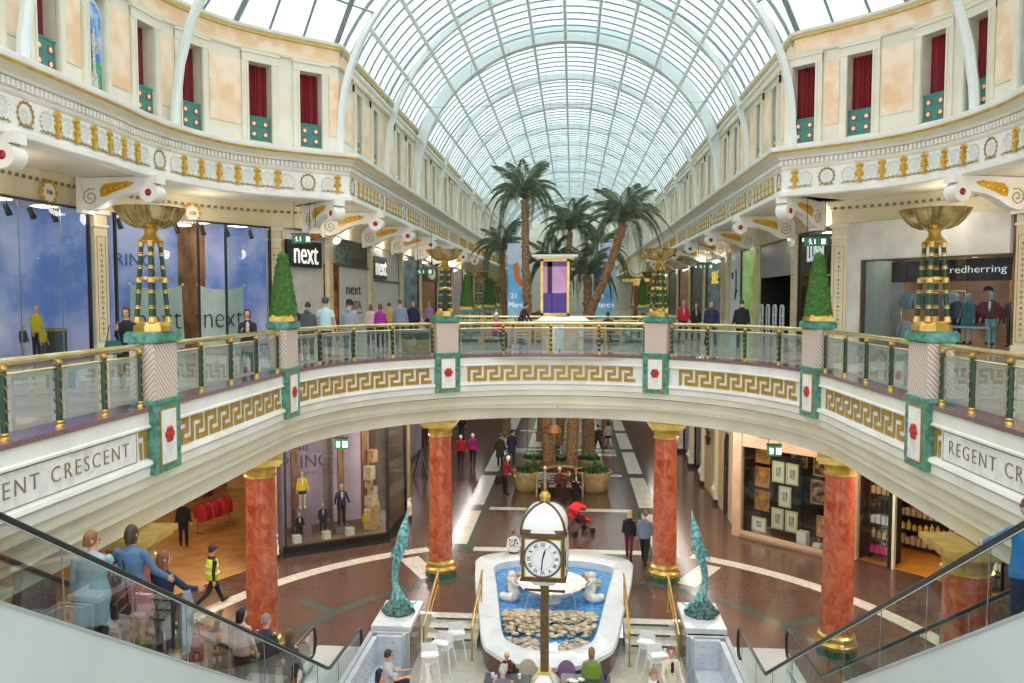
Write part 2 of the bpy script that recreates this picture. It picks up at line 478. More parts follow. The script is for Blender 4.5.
for k, sg in enumerate((-1, 1)):
    mb = MB(); s_ = SP['P3R' if k == 0 else 'P3L']+sg*.42
    for z0, z1, a, b in ((6.14, 6.6, 0, .1), (6.5, 6.6, .1, .27), (6.32, 6.42, .15, .27), (6.14, 6.32, .15, .22)):
        p, q = VOID.pos(s_+sg*a, .075), VOID.pos(s_+sg*b, .075); mb.quad((p.x, p.y, z0), (q.x, q.y, z0), (q.x, q.y, z1), (p.x, p.y, z1))
    struct(mb.build('trim_%d' % (8+k), KEYG, smooth=0))
# carved street-name panels
for nm, key, sg, cen in (('right', 'P3R', -1, 2.64), ('left', 'P3L', 1, 2.64)):
    root = E('name_panel', 'white marble panel carved with the street name on the %s balcony front' % nm, 'sign', (sg*-VOIDX, VOID.pos(SP[key]+sg*cen).y, 6.37), pi/2 if nm == 'left' else -pi/2)
    mb = MB(); mb.box((0, -.066, 0), (3.9, .03, .50)); mb.build('slab', WMAR, root)
    mb = MB()
    for z in (-.23, .23): mb.box((0, -.083, z), (3.78, .006, .012))
    for x in (-1.89, 1.89): mb.box((x, -.083, 0), (.012, .006, .46))
    mb.build('carved_border', BOARD, root)
    for wd_, xx in (('REGENT', -1.02), ('CRESCENT', .78)):
        text(wd_, .31, .004, M('carved_letter_gilt', '8f805a', rough=.4, metal=.2), 'carved_word', root, Matrix.Translation((xx, -.087, 0)), sx=1.0, bold=-.004, sp=1.28)

# ---------------------------------------------------------------- piers, topiaries, lamps
def mk_pier():
    r = E('railing_pier', 'x', 'pier')
    mb = MB(); mb.box((0, 0, .61), (.8, .4, 1.18)); mb.box((0, 0, 1.2), (.86, .46, .06)); mb.build('green_block', GRNM, r)
    mb = MB(); mb.box((0, -.205, .6), (.5, .02, .94)); mb.build('gilt_border', KEYG, r)
    mb = MB(); mb.box((0, -.217, .6), (.44, .012, .88)); mb.build('panel', WMAR, r)
    mb = MB()
    for k in range(6):
        a = k*pi/3; mb.ball((.085*cos(a), -.225, .63+.085*sin(a)), (.062, .03, .062), 8, 5)
    mb.ball((0, -.235, .63), (.06, .03, .06), 8, 5)
    mb.build('rose', ROSE, r)
    mb = MB(); mb.box((0, .02, 1.68), (.7, .42, .92)); mb.build('shaft', PMAR, r)
    mb = MB(); mb.box((0, .02, 2.15), (.73, .45, .03)); mb.box((0, .02, 2.235), (.8, .54, .14)); mb.box((0, .02, 2.32), (.74, .5, .03)); mb.build('cap', GRNM, r)
    return r
pier0 = mk_pier(); TREE = tree_of(pier0)
for i, (k, x, y, l) in enumerate(PIERS):
    q = VOID.pos(SP[k]); a = VOID.ang(SP[k])
    lab = 'veined marble and green %s' % l
    if i == 0:
        pier0.location = (q.x, q.y, 5.83); pier0.rotation_euler = (0, 0, a); pier0['label'] = lab; pier0['group'] = 'balcony piers round the void'
    else: dup(pier0, TREE, (q.x, q.y, 5.83), a, lab, 'balcony piers round the void')
ptop = {}
for k, x, y, l in PIERS:
    q = VOID.pos(SP[k], -.02); ptop[k] = (q.x, q.y, 5.83+2.335)
farp = []
for i, y in enumerate((33.3, 38.5, 43.5, 49, 55)):
    for s in (-1, 1):
        if i == 0: continue
        farp.append((s*4.75, y, i, s))
        dup(pier0, TREE, (s*4.72, y, 5.83), pi/2 if s < 0 else -pi/2, 'green-capped pier on the %s edge of the far opening, %s along it' % ('left' if s < 0 else 'right', ORD[i-1]), 'piers round the far opening')
def mk_lamp():
    r = E('brazier_lamp', 'x', 'lamp')
    mb = MB(); mb.lathe([(.36, 0), (.36, .1)], 8); mb.lathe([(.33, .1), (.31, .16)], 8); mb.build('base', GOLD, r)
    for k in range(4):
        a = math.radians(20+90*k); b0, b1 = .27, .16
        p = lambda t: (cos(a)*(b0+(b1-b0)*t), sin(a)*(b0+(b1-b0)*t), .16+1.46*t)
        mb = MB(); mb.tube([p(0), p(1)], [.048, .04], 10); mb.mi = 1
        mb.tube([p(0), p(.07)], [.075, .055], 10); mb.tube([p(.93), p(1)], [.05, .065], 10)
        for t in (.17, .36, .66, .82):
            mb.tube([p(t), p(t+.02)], .056, 10); mb.tube([p(t+.03), p(t+.04)], .052, 10)
        mb.tube([p(.49), p(.55)], .07, 10)
        mb.build('leg', [DGRN, GOLD], r)
    mb = MB(); mb.lathe([(.2, .93), (.225, .93), (.225, .98), (.2, .98)], 24, cap=False); mb.build('collar', GOLD, r)
    mb = MB(); mb.lathe([(.2, 1.6), (.215, 1.63), (.18, 1.67), (.13, 1.72), (.11, 1.8), (.15, 1.87)], 24); mb.build('crown', GOLD, r)
    P = [(.1, 1.84), (.24, 1.86), (.39, 1.92), (.5, 2.02), (.58, 2.14), (.61, 2.2), (.63, 2.21), (.58, 2.2), (.46, 2.04), (.25, 1.91), (0.02, 1.88)]
    mb = MB(); mb.lathe(P, 48, cap=False, ribs=16, ra=.018)
    for k in range(16):
        a = 2*pi*k/16
        mb.tube([((q+.008)*cos(a), (q+.008)*sin(a), z) for q, z in P[1:6]], .012, 5)
    mb.build('bowl', BRONZE, r)
    return r
lamp0 = mk_lamp(); LT = tree_of(lamp0)
for i, (k, l) in enumerate((('P3R', 'gold bowl lamp on dark green legs on the right pier beside the carved street name'), ('P1R', 'gold bowl lamp on dark green legs on the right of the two central piers'),
                            ('P1L', 'gold bowl lamp on dark green legs on the left of the two central piers'), ('P3L', 'gold bowl lamp on dark green legs on the left pier beside the carved street name'))):
    rz = VOID.ang(SP[k])+(.55, .25, .2, .1)[i]
    if i == 0: lamp0.location = ptop[k]; lamp0.rotation_euler = (0, 0, rz); lamp0.scale = (.87, .87, .91); lamp0['label'] = l; lamp0['group'] = 'brazier lamps on the balcony'
    else: dup(lamp0, LT, ptop[k], rz, l, 'brazier lamps on the balcony')
LEAF = M('clipped_leaf', '2c5a20', '5b8a3c', rough=.7, scale=40, detail=3, bump=.6)
def mk_topiary():
    r = E('topiary_cone', 'x', 'topiary')
    mb = MB(); mb.box((0, 0, .05), (.56, .56, .1)); mb.box((0, 0, .12), (.48, .48, .06)); mb.build('base', GOLD, r)
    mb = MB(); n = 26
    prof = [(.02, .12)]+[(.31-.21*(t**1.25), .13+1.42*t) for t in [j/22 for j in range(23)]]+[(.05, 1.63), (.01, 1.66)]
    vs = []
    mb.lathe(prof, n)
    mb.v = [(x*(1+R.uniform(-.07, .07)), y*(1+R.uniform(-.07, .07)), z+R.uniform(-.015, .015)) for x, y, z in mb.v]
    for k in range(2400):
        t = R.random()**1.2; q = .31-.21*(t**1.25); a = R.uniform(0, 2*pi); z = .14+1.45*t
        c = Vector((q*cos(a), q*sin(a), z)); s_ = .022
        d = Vector((cos(a), sin(a), R.uniform(-.2, .9))).normalized(); t1 = d.orthogonal().normalized(); t1.rotate(Matrix.Rotation(R.uniform(0, 6), 3, d))
        mb.quad(c-t1*s_*.5, c+t1*s_*.5, c+d*s_*1.6)
    mb.build('foliage', LEAF, r, smooth=0)
    return r
top0 = mk_topiary(); TT = tree_of(top0)
top0.location = ptop['P2R']; top0['label'] = 'clipped green cone topiary on the right pier in front of the plastered shopfront'; top0['group'] = 'cone topiaries on the balcony piers'
dup(top0, TT, ptop['P2L'], .2, 'clipped green cone topiary on the left pier in front of the white-lettered sign', 'cone topiaries on the balcony piers')
for x, y, i, s in farp:
    z = 5.83+2.335; sd = 'left' if s < 0 else 'right'
    if i % 2 == 1: dup(top0, TT, (x+s*.05, y, z), 0, 'small dark cone topiary on the %s edge of the far opening, %s along it' % (sd, ORD[i//2]), 'far cone topiaries', scale=1.1)
    else: dup(lamp0, LT, (x+s*.05, y, z), .3*i, 'gold bowl lamp on the %s edge of the far opening, %s along it' % (sd, ORD[i//2-1]), 'far brazier lamps')

# ---------------------------------------------------------------- railings
def railing(path, s0, s1, label, group, n=None, off=-.02):
    mid = path.pos((s0+s1)/2, off, 6.97); n = n or max(2, round((s1-s0)/1.25))
    root = E('glass_railing', label, 'railing', mid, group=group)
    T = Matrix.Translation(-mid)
    ss = [s0+(s1-s0)*i/n for i in range(n+1)]
    fine = [s0+(s1-s0)*i/24 for i in range(25)]
    mb = MB(); mb.T = T; mb.tube([path.pos(s, off, 7.93) for s in fine], .05, 10); mb.build('handrail', BRASS, root)
    mb = MB(); mb.T = T; mb.tube([path.pos(s, off, 7.78) for s in fine], .018, 6); mb.build('lower_rail', BRASS, root)
    for i, s in enumerate(ss):
        s = min(max(s, s0+.07), s1-.07); p = path.pos(s, off)
        mb = MB(); mb.T = T; mb.lathe([(.042, 7.05), (.042, 7.84)], 10, (p.x, p.y, 0)); mb.mi = 1
        mb.lathe([(.058, 6.97), (.058, 6.99), (.045, 7.01), (.052, 7.04), (.043, 7.06)], 10, (p.x, p.y, 0)); mb.lathe([(.045, 7.82), (.06, 7.85), (.045, 7.88), (.05, 7.92)], 10, (p.x, p.y, 0))
        a = path.ang(s); c_, s_ = cos(a), sin(a)
        for k in range(5):
            z = 7.14+k*.145
            for face in (-1, 1):
                tri = [(-.043, z+.05), (.0, z), (.043, z+.05), (.043, z+.078), (0, z+.03), (-.043, z+.078)]
                pts = [(p.x+x*c_-face*.047*s_, p.y+x*s_+face*.047*c_, zz) for x, zz in tri]
                mb.quad(pts[0], pts[1], pts[4], pts[5]); mb.quad(pts[1], pts[2], pts[3], pts[4])
        mb.build('post', [DGRN, GOLD], root)
    for a, b in zip(ss, ss[1:]):
        pa, pb = path.pos(a+.13, off), path.pos(b-.13, off)
        mb = MB(); mb.T = T; mb.quad((pa.x, pa.y, 7.06), (pb.x, pb.y, 7.06), (pb.x, pb.y, 7.76), (pa.x, pa.y, 7.76)); g = mb.build('glass_panel', RGLASS, root, smooth=0)
        mb = MB(); mb.T = T
        e = (pb-pa).normalized(); nn = Vector((-e.y, e.x))*.006; L_ = (pb-pa).length
        def rc(x0, x1, z0, z1):
            q0, q1 = pa+e*x0+nn, pa+e*x1+nn; mb.quad((q0.x, q0.y, z0), (q1.x, q1.y, z0), (q1.x, q1.y, z1), (q0.x, q0.y, z1))
        rc(0, L_, 7.06, 7.12); rc(0, L_, 7.7, 7.76); rc(0, .05, 7.12, 7.7); rc(L_-.05, L_, 7.12, 7.7)
        q = pa+e*(L_/2)+nn; cs = [(q.x+e.x*.085*cos(t), q.y+e.y*.085*cos(t), 7.42+.12*sin(t)) for t in [2*pi*j/14 for j in range(14)]]; mb.quad(*cs)
        mb.build('frosted_border', FROST, g, smooth=0)
    return root
FROST = glass('frosted_glass', 'e2eff0', .05, white=.3, rough=.3)
rl = [('P3R', 'P2R', 'between the right lamp pier and right topiary pier'), ('P2R', 'P1R', 'between the right topiary pier and right central pier'), ('P1R', 'P1L', 'between the two central piers at the middle of the balcony'),
      ('P1L', 'P2L', 'between the left central pier and left topiary pier'), ('P2L', 'P3L', 'between the left topiary pier and left lamp pier')]
for a, b, l in rl:
    railing(VOID, SP[a]+.36, SP[b]-.36, 'brass-topped glass railing '+l, 'glass railings round the void', 4)
railing(VOID, SP['P3R']-7.5, SP['P3R']-.36, 'brass-topped glass railing above the right carved street name, nearest on the right', 'glass railings round the void', 7)
railing(VOID, SP['P3L']+.36, SP['P3L']+7.5, 'brass-topped glass railing above the left carved street name, nearest on the left', 'glass railings round the void', 7)
sa, sb = V2.near(4.7, 33), V2.near(-4.7, 33)
railing(V2, sa+.1, sb-.1, 'brass-topped glass railing across the near end of the far opening behind the kiosk', 'glass railings round the far opening', 7)
for s, l in ((4.7, 'right'), (-4.7, 'left')):
    q = [V2.near(s, y) for y in (33.3, 38.1, 38.9, 43.1, 43.9, 48.6, 49.4, 54.6)]
    for i in range(0, 8, 2):
        a, b = sorted(q[i:i+2]); railing(V2, a, b, 'glass railing on the %s edge of the far opening, %s stretch' % (l, ORD[i//2]), 'glass railings round the far opening', 3)

# ---------------------------------------------------------------- red columns
def mk_col():
    r = E('marble_column', 'x', 'column')
    mb = MB(); mb.lathe([(.55, 0), (.55, .16)], 32); mb.build('plinth', M('dark_green_marble', '1f4a3c', '3a6a58', rough=.25, scale=8), r)
    mb = MB(); mb.lathe([(.53, .16), (.55, .2), (.55, .27), (.49, .31), (.47, .36), (.5, .4), (.49, .46), (.43, .5), (.42, .55)], 32); mb.build('base', GOLD, r)
    mb = MB(); mb.lathe([(.415, .55), (.415, 1.6), (.38, 4.56)], 32); mb.build('shaft', REDM, r)
    mb = MB(); mb.lathe([(.39, 4.55), (.425, 4.57), (.425, 4.6), (.39, 4.62), (.4, 4.72), (.43, 4.79), (.5, 4.84), (.52, 4.88)], 32); mb.box((0, 0, 4.915), (1.06, 1.06, .08)); mb.box((0, 0, 4.995), (1.18, 1.18, .09)); mb.build('capital', M('pale_gold_capital', 'dcc06a', 'bf9c3c', rough=.33, metal=.55, scale=4), r)
    return r
col0 = mk_col(); CT = tree_of(col0)
cols = [(-3.66, 23.85, 'left of the two central red marble columns behind the fountain'), (3.33, 24.0, 'right of the two central red marble columns behind the fountain'),
        (-7.05, 18.0, 'red marble column left of the fountain beside the lit clothes shop'), (6.98, 19.3, 'red marble column right of the fountain beside the picture shop'),
        (-6.75, 12.0, 'red marble column nearest on the left, half hidden behind the escalator riders'), (6.65, 12.5, 'red marble column nearest on the right, seen through the escalator glass')]
for i, (x, y, l) in enumerate(cols):
    a = 0 if i < 2 else 0
    a = (0, 0, .35, -.35, 0, 0)[i]
    if i == 0: col0.location = (x, y, 0); col0['label'] = l; col0['group'] = 'red marble columns'; col0.scale = (.89, .89, .97)
    else: dup(col0, CT, (x, y, 0), a, l, 'red marble columns', (.89, .89, .97))
# ---------------------------------------------------------------- upper frieze, cornice and gallery walls
fprof = [(-2.9, 12.45), (-.25, 12.45), (-.25, 12.4), (.1, 12.4), (.14, 12.44), (.14, 12.56), (.08, 12.6), (.03, 12.62), (.0, 12.66), (.0, 13.36), (.05, 13.4), (.08, 13.46), (.03, 13.5), (.03, 13.72),
         (.16, 13.74), (.2, 13.8), (.32, 13.88), (.42, 13.93), (.43, 14.0), (.47, 14.02), (.5, 14.1), (.5, 14.16), (-.6, 14.2)]
fm = [1, 1, 0, 0, 0, 0, 0, 0, 0, 0, 0, 0, 1, 0, 0, 1, 1, 2, 0, 0, 0, 0]
tn = 10
SOFF = M('soffit_plaster', 'e6ddc6', 'd9ceb2', rough=.6, scale=.5)
for s_, sd, FP, SP_ in SIDES:
    mb = MB(); sweep(mb, FP, fprof, fm)
    sc = FP.near(s_*8.1, 29.4)
    # dentil course
    s = 8.
    while s < FP.L-30:
        q = FP.pos(s, .075); n = FP.ang(s); mb.mi = 0
        mb.box((q.x, q.y, 13.62), (.085, .1, .16), n); s += .16 if s < sc+30 else .32
    trim_ = struct(mb.build('trim_%d' % tn, [WHITE, IVORY, M('cornice_gold_line', 'c9a03a', 'b08828', rough=.4, metal=.3, scale=3)], smooth=25)); tn += 1
    # painted ornament: medallions, wreaths, gilt palmettes
    wr, gl, md, gr = MB(), MB(), MB(), MB()
    def unit(s, kind):
        big = {'w': (wr, .235, .06), 'm': (md, .27, .045)}.get(kind)
        far = s > sc+22
        if big:
            m_, r, w = big; place(m_, FP, s, .012, 13.02)
            k = 12 if far else 20
            for i in range(k):
                a, b = 2*pi*i/k, 2*pi*(i+1)/k
                m_.quad(((r-w)*cos(a), 0, (r-w)*sin(a)*1.1), ((r-w)*cos(b), 0, (r-w)*sin(b)*1.1), (r*cos(b), -.02, r*sin(b)*1.1), (r*cos(a), -.02, r*sin(a)*1.1))
            if not far:
                for i in range(14):
                    a = 2*pi*i/14; m_.ball((r*cos(a), -.015, r*1.1*sin(a)), (.034, .02, .034), 6, 4)
            wr.T = Matrix(m_.T)
            for i in range(8):
                a = 2*pi*i/8; wr.quad((.03*cos(a), -.012, .03*sin(a)), (.1*cos(a+.25), -.02, .11*sin(a+.25)), ((r-w-.02)*cos(a), -.012, (r-w-.02)*sin(a)*1.1), (.1*cos(a-.25), -.02, .11*sin(a-.25)))
            m_.T = None; wr.T = None
        else:
            place(gl, FP, s, .012, 13.0)
            gl.box((0, -.02, 0), (.1, .05, .5)); gl.box((0, -.03, -.27), (.17, .06, .06)); gl.box((0, -.03, .12), (.15, .06, .05))
            for i in range(5):
                a = pi/2+(i-2)*.42; gl.ball((.12*cos(a), -.03, .2+.1*sin(a)), (.05, .03, .06), 6, 4)
            for i in (-1, 1): gl.ball((i*.1, -.03, .0), (.05, .03, .08), 6, 4)
            gl.T = None
        if not far:
            place(gr, FP, s, .012, 12.74)
            gr.ball((0, -.02, .03), (.05, .03, .045), 6, 4)
            for i in (-1, 1):
                gr.tube([(i*.03, -.015, 0), (i*.12, -.02, .03), (i*.2, -.02, -.02), (i*.26, -.02, .02)], [.022, .02, .018, .012], 5)
            gr.T = None
    s0 = FP.near(s_*12.4, 17.55)
    step = .75
    k0 = -14
    k = k0
    while True:
        s = s0+k*step
        if s > sc-.35: break
        unit(s, 'm' if k % 8 == 0 else 'w')
        if k % 8 not in (7, 0) and s+step/2 < sc-.3: unit(s+step/2, 'g')
        k += 1
    s = sc+.45
    while s < sc+95:
        unit(s, 'm')
        for j in range(6): unit(s+.85+j*.6, 'g')
        for j in range(5): unit(s+1.15+j*.6, 'w') if s < sc+24 else None
        s += 4.7
    fr_root = [gl.build('gilt_palmette_band', GILT, smooth=40), wr.build('wreath_band', M('wreath_grey', 'e9e8e2', 'd2d3cd', rough=.5, scale=20), smooth=40),
               md.build('medallion_band', M('medallion_dark', '8a6a4a', 'b79a55', rough=.5, metal=.2, scale=30), smooth=40), gr.build('garland_band', M('garland', 'a9924e', '8c8a5a', rough=.5, metal=.2, scale=30), smooth=40)]
    for o in fr_root: o.parent = trim_
    # shop-level wall cornice with little square dentils
    mb = MB(); cor = [(0, 11.55), (.04, 11.6), (.06, 12.1), (.12, 12.14), (.12, 12.2), (.2, 12.28), (.26, 12.4), (.26, 12.46)]
    sweep(mb, SP_, cor, [0]*7)
    ss = SP_.near(s_*10.5, 31.2)
    s = 12.
    while s < ss:
        q = SP_.pos(s, .12); mb.mi = 1; mb.box((q.x, q.y, 12.17), (.12, .05, .1), SP_.ang(s)); mb.mi = 0; s += .27
    struct(mb.build('trim_%d' % tn, [CREAM, BOARD], smooth=25)); tn += 1

# scroll brackets
def mk_bracket():
    r = E('scroll_bracket', 'x', 'bracket')
    # local: x=0 at wall, +x toward the hall edge; z=0 soffit
    prof = [(0, -.02), (2.5, -.02), (2.5, -.3), (2.3, -.46), (2.0, -.5), (1.5, -.56), (1.05, -.72), (.7, -.92), (.35, -1.02), (.1, -.98), (0, -.86)]
    mb = MB(); mb.prism(prof, -.17, .17, 'y'); mb.box((.08, 0, -.55), (.16, .6, 1.1))
    mb.lathe([(.14, -.22), (.3, -.22), (.3, .22), (.14, .22)], 24); n = len(mb.v)-96
    mb.v[n:] = [(x+2.4, z, -.52+y) for x, y, z in mb.v[n:]]
    mb.box((2.45, 0, -.12), (.5, .42, .26))
    mb.build('console', WHITE, r)
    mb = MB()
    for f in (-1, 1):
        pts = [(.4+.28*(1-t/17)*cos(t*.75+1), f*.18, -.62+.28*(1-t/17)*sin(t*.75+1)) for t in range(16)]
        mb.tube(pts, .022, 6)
    mb.build('volute', M('volute_tan', 'a89c80', rough=.6), r)  # spiral in a plain tan, darker than the console
    mb = MB()
    for f in (-1, 1):
        mb.prism([(.74, -.4), (.76, -.62), (.95, -.6), (1.15, -.5), (1.4, -.42), (1.75, -.32), (1.9, -.2), (1.5, -.18), (.9, -.22)], f*.165, f*.195, 'y')
        for i in range(5): mb.ball((.85+i*.2, f*.19, -.42+i*.045), (.12, .03, .09), 7, 5)
    mb.build('gilt_leaf', GILT, r)
    for f in (-1, 1):
        mb = MB(); mb.ball((2.4, f*.225, -.52), (.11, .05, .11), 12, 6); mb.build('jewel', JEWEL, r)
    return r
br0 = mk_bracket(); BT = tree_of(br0); first = True
for s_, sd, FP, SP_ in SIDES:
    spots = [(FP.near(s_*12.4, 16.9 if s_ < 0 else 18.4), 'rotunda'), (FP.near(s_*12.42, 23.1 if s_ < 0 else 24.9), 'rotunda'), (FP.near(s_*8.4, 29.1), 'corner')]+[(FP.near(s_*8.1, y), 'hall') for y in ((33.4, 40, 46.5, 53.5, 60.5, 67.5) if s_ < 0 else (36.4, 44, 51.6, 59.2, 66.8, 74.4))]
    for i, (s, w) in enumerate(spots):
        q = FP.pos(s, -2.35); a = FP.ang(s)-pi/2
        if w == 'corner': q, e_ = (Vector((-10.2, 30.85)), Vector((-8.35, 28.95))) if s_ < 0 else (Vector((10.0, 31.3)), Vector((8.25, 29.6))); a = math.atan2(e_.y-q.y, e_.x-q.x)
        lab = 'white scroll bracket with red jewel under the %s frieze, %s from the camera' % (sd, ORD[i])
        if first: br0.location = (q.x, q.y, 12.45); br0.rotation_euler = (0, 0, a); br0['label'] = lab; br0['group'] = 'scroll brackets under the frieze'; first = False
        else: dup(br0, BT, (q.x, q.y, 12.45), a, lab, 'scroll brackets under the frieze')

# gallery walls with windows
ZB, ZT = 14.15, 18.45
wall_half = crom([(12.9, -2), (12.9, 10), (12.9, 20), (13, 22.5), (12.6, 25.2), (11.3, 27.6), (8.65, 30)], 5)
WLP, WRP = facade(wall_half, side=-1), facade(wall_half, side=1)
rot_win = {-1: [(-12.9, 19.1), (-12.94, 21.25), (-12.85, 23.7), (-12.4, 25.7), (-10.95, 27.95), (-9.5, 29.25)], 1: [(8.9, 29.75), (10.4, 28.4), (11.95, 26.4), (12.64, 24.95), (12.96, 22.75), (12.9, 20.3)]}
mural_at = {-1: 1, 1: 4}
wn = 1
WTREE = {}
NICHE = M('niche_plaster', 'dcd8c6', 'd2cdb8', rough=.6, scale=2)
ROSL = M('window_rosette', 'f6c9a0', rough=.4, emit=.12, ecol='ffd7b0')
def window(path, s, kind, first=None):
    """recessed gallery window: frame, reveal, back, curtain, low teal panel"""
    global wn
    q = path.pos(s); root = E('window_%d' % wn, None, None, (q.x, q.y, 14.45), path.ang(s), kind='structure'); wn += 1
    if first is not None:
        for ch in WTREE[first]:
            c = ch.copy(); COL.objects.link(c); c.parent = root
            for g in WTREE.get('sub_'+ch.name, []):
                e = g.copy(); COL.objects.link(e); e.parent = c
        return root
    w, h, d = .43, 2.8, .5
    mb = MB()
    mb.quad((-w, 0, 0), (-w, d, 0), (-w, d, h), (-w, 0, h)); mb.quad((w, 0, 0), (w, d, 0), (w, d, h), (w, 0, h)); mb.quad((-w, 0, h), (w, 0, h), (w, d, h), (-w, d, h)); mb.quad((-w, 0, 0), (w, 0, 0), (w, d, 0), (-w, d, 0))
    mb.mi = 1 if kind == 'plain' else 0; mb.quad((-w, d, 0), (w, d, 0), (w, d, h), (-w, d, h)); mb.build('reveal', [NICHE, M('dim_window_back', '8f938c', rough=.5)], root, smooth=0)
    mb = MB()
    for x in (-1, 1): mb.box((x*(w+.13), -.03, h/2+.1), (.26, .1, h+.5)); mb.box((x*(w+.05), -.06, h/2), (.06, .1, h))
    mb.box((0, -.04, h+.18), (2*w+.52, .12, .36)); mb.box((0, -.07, h+.33), (2*w+.6, .16, .08)); mb.build('frame', IVORY, root)
    if kind == 'mural': return root
    if kind == 'curtain':
        mb = MB(); n = 26
        vs = [(-w+2*w*i/n, d-.12+.035*sin(i*1.7), z) for z in (0, h) for i in range(n+1)]
        mb.add(vs, [(i, i+1, n+2+i, n+1+i) for i in range(n)]); mb.build('curtain', RED, root, smooth=60)
    mb = MB(); mb.box((0, .08, .42), (2*w-.02, .06, .84)); mb.box((0, .08, .86), (2*w, .1, .06)); mb.box((0, .08, .02), (2*w, .1, .06)); p = mb.build('balcony_panel', TEAL, root)
    mb = MB()
    for x in (-.22, .22):
        for z in (.25, .62): mb.box((x, .045, z), (.2, .02, .2), 0)
    mb.build('rosette_surround', M('rosette_red', '8a4a40', rough=.5), p)
    mb = MB()
    for x in (-.22, .22):
        for z in (.25, .62): mb.ball((x, .03, z), (.07, .02, .07), 8, 4)
    mb.build('rosette', ROSL, p)
    return root
protos = {}
for s_, sd, FP, SP_ in SIDES:
    WP = WLP if s_ < 0 else WRP
    wins = []
    for i, (x, y) in enumerate(rot_win[s_]): wins.append((WP.near(x, y), 'mural' if i == mural_at[s_] else 'curtain'))
    if s_ < 0: wins.insert(0, (wins[0][0]-2.2, 'curtain'))
    for k in range(13):
        for y in (32.7, 35.4): wins.append((WP.near(s_*8.65, y+7.45*k), 'plain'))
    wins.sort(); ww_ = .43
    mb = MB(); prev = 8.
    def seg(a, b, z0, z1, m, off=0.):
        mb.mi = m; sweep(mb, WP, [(off, z0), (off, z1)], None, a, b)
    sc = WP.near(s_*8.65, 30)
    for s, kind in wins+[(WP.L-.6, None)]:
        a, b = prev, s-ww_
        seg(a, b, 14.45, 17.25, 0)
        if b-a > 1.1:
            # peach panel proud of the white surround
            mb.mi = 1; sweep(mb, WP, [(.02, 14.95), (.025, 14.97), (.025, 17.2), (.02, 17.22)], None, a+.3, b-.3)
        prev = s+ww_
    e0 = 8.
    seg(e0, WP.L, 14.1, 14.45, 0); seg(e0, WP.L, 17.25, 17.62, 0)
    mb.mi = 0; sweep(mb, WP, [(0, 17.6), (.1, 17.64), (.12, 17.72), (.04, 17.76)], None, e0, WP.L)
    seg(e0, WP.L, 17.74, 18.3, 1, .015)
    mb.mi = 2; sweep(mb, WP, [(0, 18.25), (.1, 18.28), (.1, 18.36)], None, e0, WP.L)
    mb.mi = 0; sweep(mb, WP, [(.1, 18.36), (.2, 18.4), (.2, 18.5), (-.5, 18.55)], None, e0, WP.L)
    struct(mb.build('wall_'+sd, [IVORY, PEACH, M('cornice_gilt', 'd6bd74', 'c9ad5c', rough=.5, metal=.2, scale=4)], smooth=25))
    mi_ = 0
    for s, kind in wins:
        r = window(WP, s, kind, kind if kind in protos else None)
        if kind not in protos:
            protos[kind] = 1
            if kind != 'mural':
                WTREE[kind] = [o for o in bpy.data.objects if o.parent == r]
                for o in WTREE[kind]: WTREE['sub_'+o.name] = [g for g in bpy.data.objects if g.parent == o]
            # sub-parts need copying too
        if kind == 'mural':
            del protos['mural']
            t = E('niche_painting', 'arched painting of a pale %s under blue sky in the %s gallery wall' % ('statue' if s_ < 0 else 'tower', sd), 'painting', (0, 0, 0), group='niche paintings')
            q = WP.pos(s, -.09); t.location = (q.x, q.y, 14.5); t.rotation_euler = (0, 0, WP.ang(s))
            arch = [(-.4, 0), (.4, 0), (.4, 2.1)]+[(.4*cos(a), 2.1+.42*sin(a)) for a in [pi*i/12 for i in range(1, 12)]]+[(-.4, 2.1)]
            mb2 = MB(); mb2.prism([(x*1.15, z*1.04) for x, z in arch], 0, .08, 'y'); mb2.build('stone_border', WHITE, t)
            mb2 = MB(); mb2.prism(arch, -.02, .0, 'y')
            mp = M('painted_sky', '2f7fd0', 'cfe6f5', rough=.6, scale=1.6, detail=5, pos=(.45, .7)); mb2.build('painted_sky', mp, t)
            mb2 = MB(); mb2.prism([(-.4, 0), (.4, 0), (.4, .8), (.2, .95), (0, .8), (-.2, 1.0), (-.4, .85)], -.028, -.021, 'y'); mb2.build('painted_hills', M('painted_hills', '2e8a6a', '5aa88a', rough=.6, scale=4), t)
            mb2 = MB(); mb2.box((0, -.04, .25), (.34, .02, .4)); mb2.box((0, -.04, .5), (.24, .02, .1))
            if s_ < 0:
                for z, w_ in ((.62, .1), (.85, .12), (1.1, .13), (1.35, .17), (1.5, .15)): mb2.ball((0, -.04, z), (w_/1.4, .015, .16), 8, 6)
                mb2.ball((0, -.04, 1.72), (.06, .02, .08), 8, 6); mb2.tube([(.1, -.04, 1.5), (.17, -.04, 1.3), (.1, -.04, 1.1)], .03, 5)
            else:
                mb2.box((0, -.04, 1.2), (.3, .02, 1.4)); mb2.box((.1, -.045, 2.0), (.12, .02, .5)); mb2.box((-.1, -.045, 1.9), (.1, .02, .4))
            mb2.build('painted_figure', M('painted_stone', 'd9d6cf', 'a8a59c', rough=.6, scale=14), t)
mb = MB(); mb.quad((-20, 134, 0), (20, 134, 0), (20, 134, 26), (-20, 134, 26)); struct(mb.build('wall_end', IVORY, smooth=0))
for s_, sd in ((-1, 'left'), (1, 'right')):
    mb = MB(); mb.quad((s_*20, -6, 0), (s_*20, 134, 0), (s_*20, 134, 14.2), (s_*20, -6, 14.2)); struct(mb.build('wall_outer_'+sd, CREAM, smooth=0))
mb = MB()
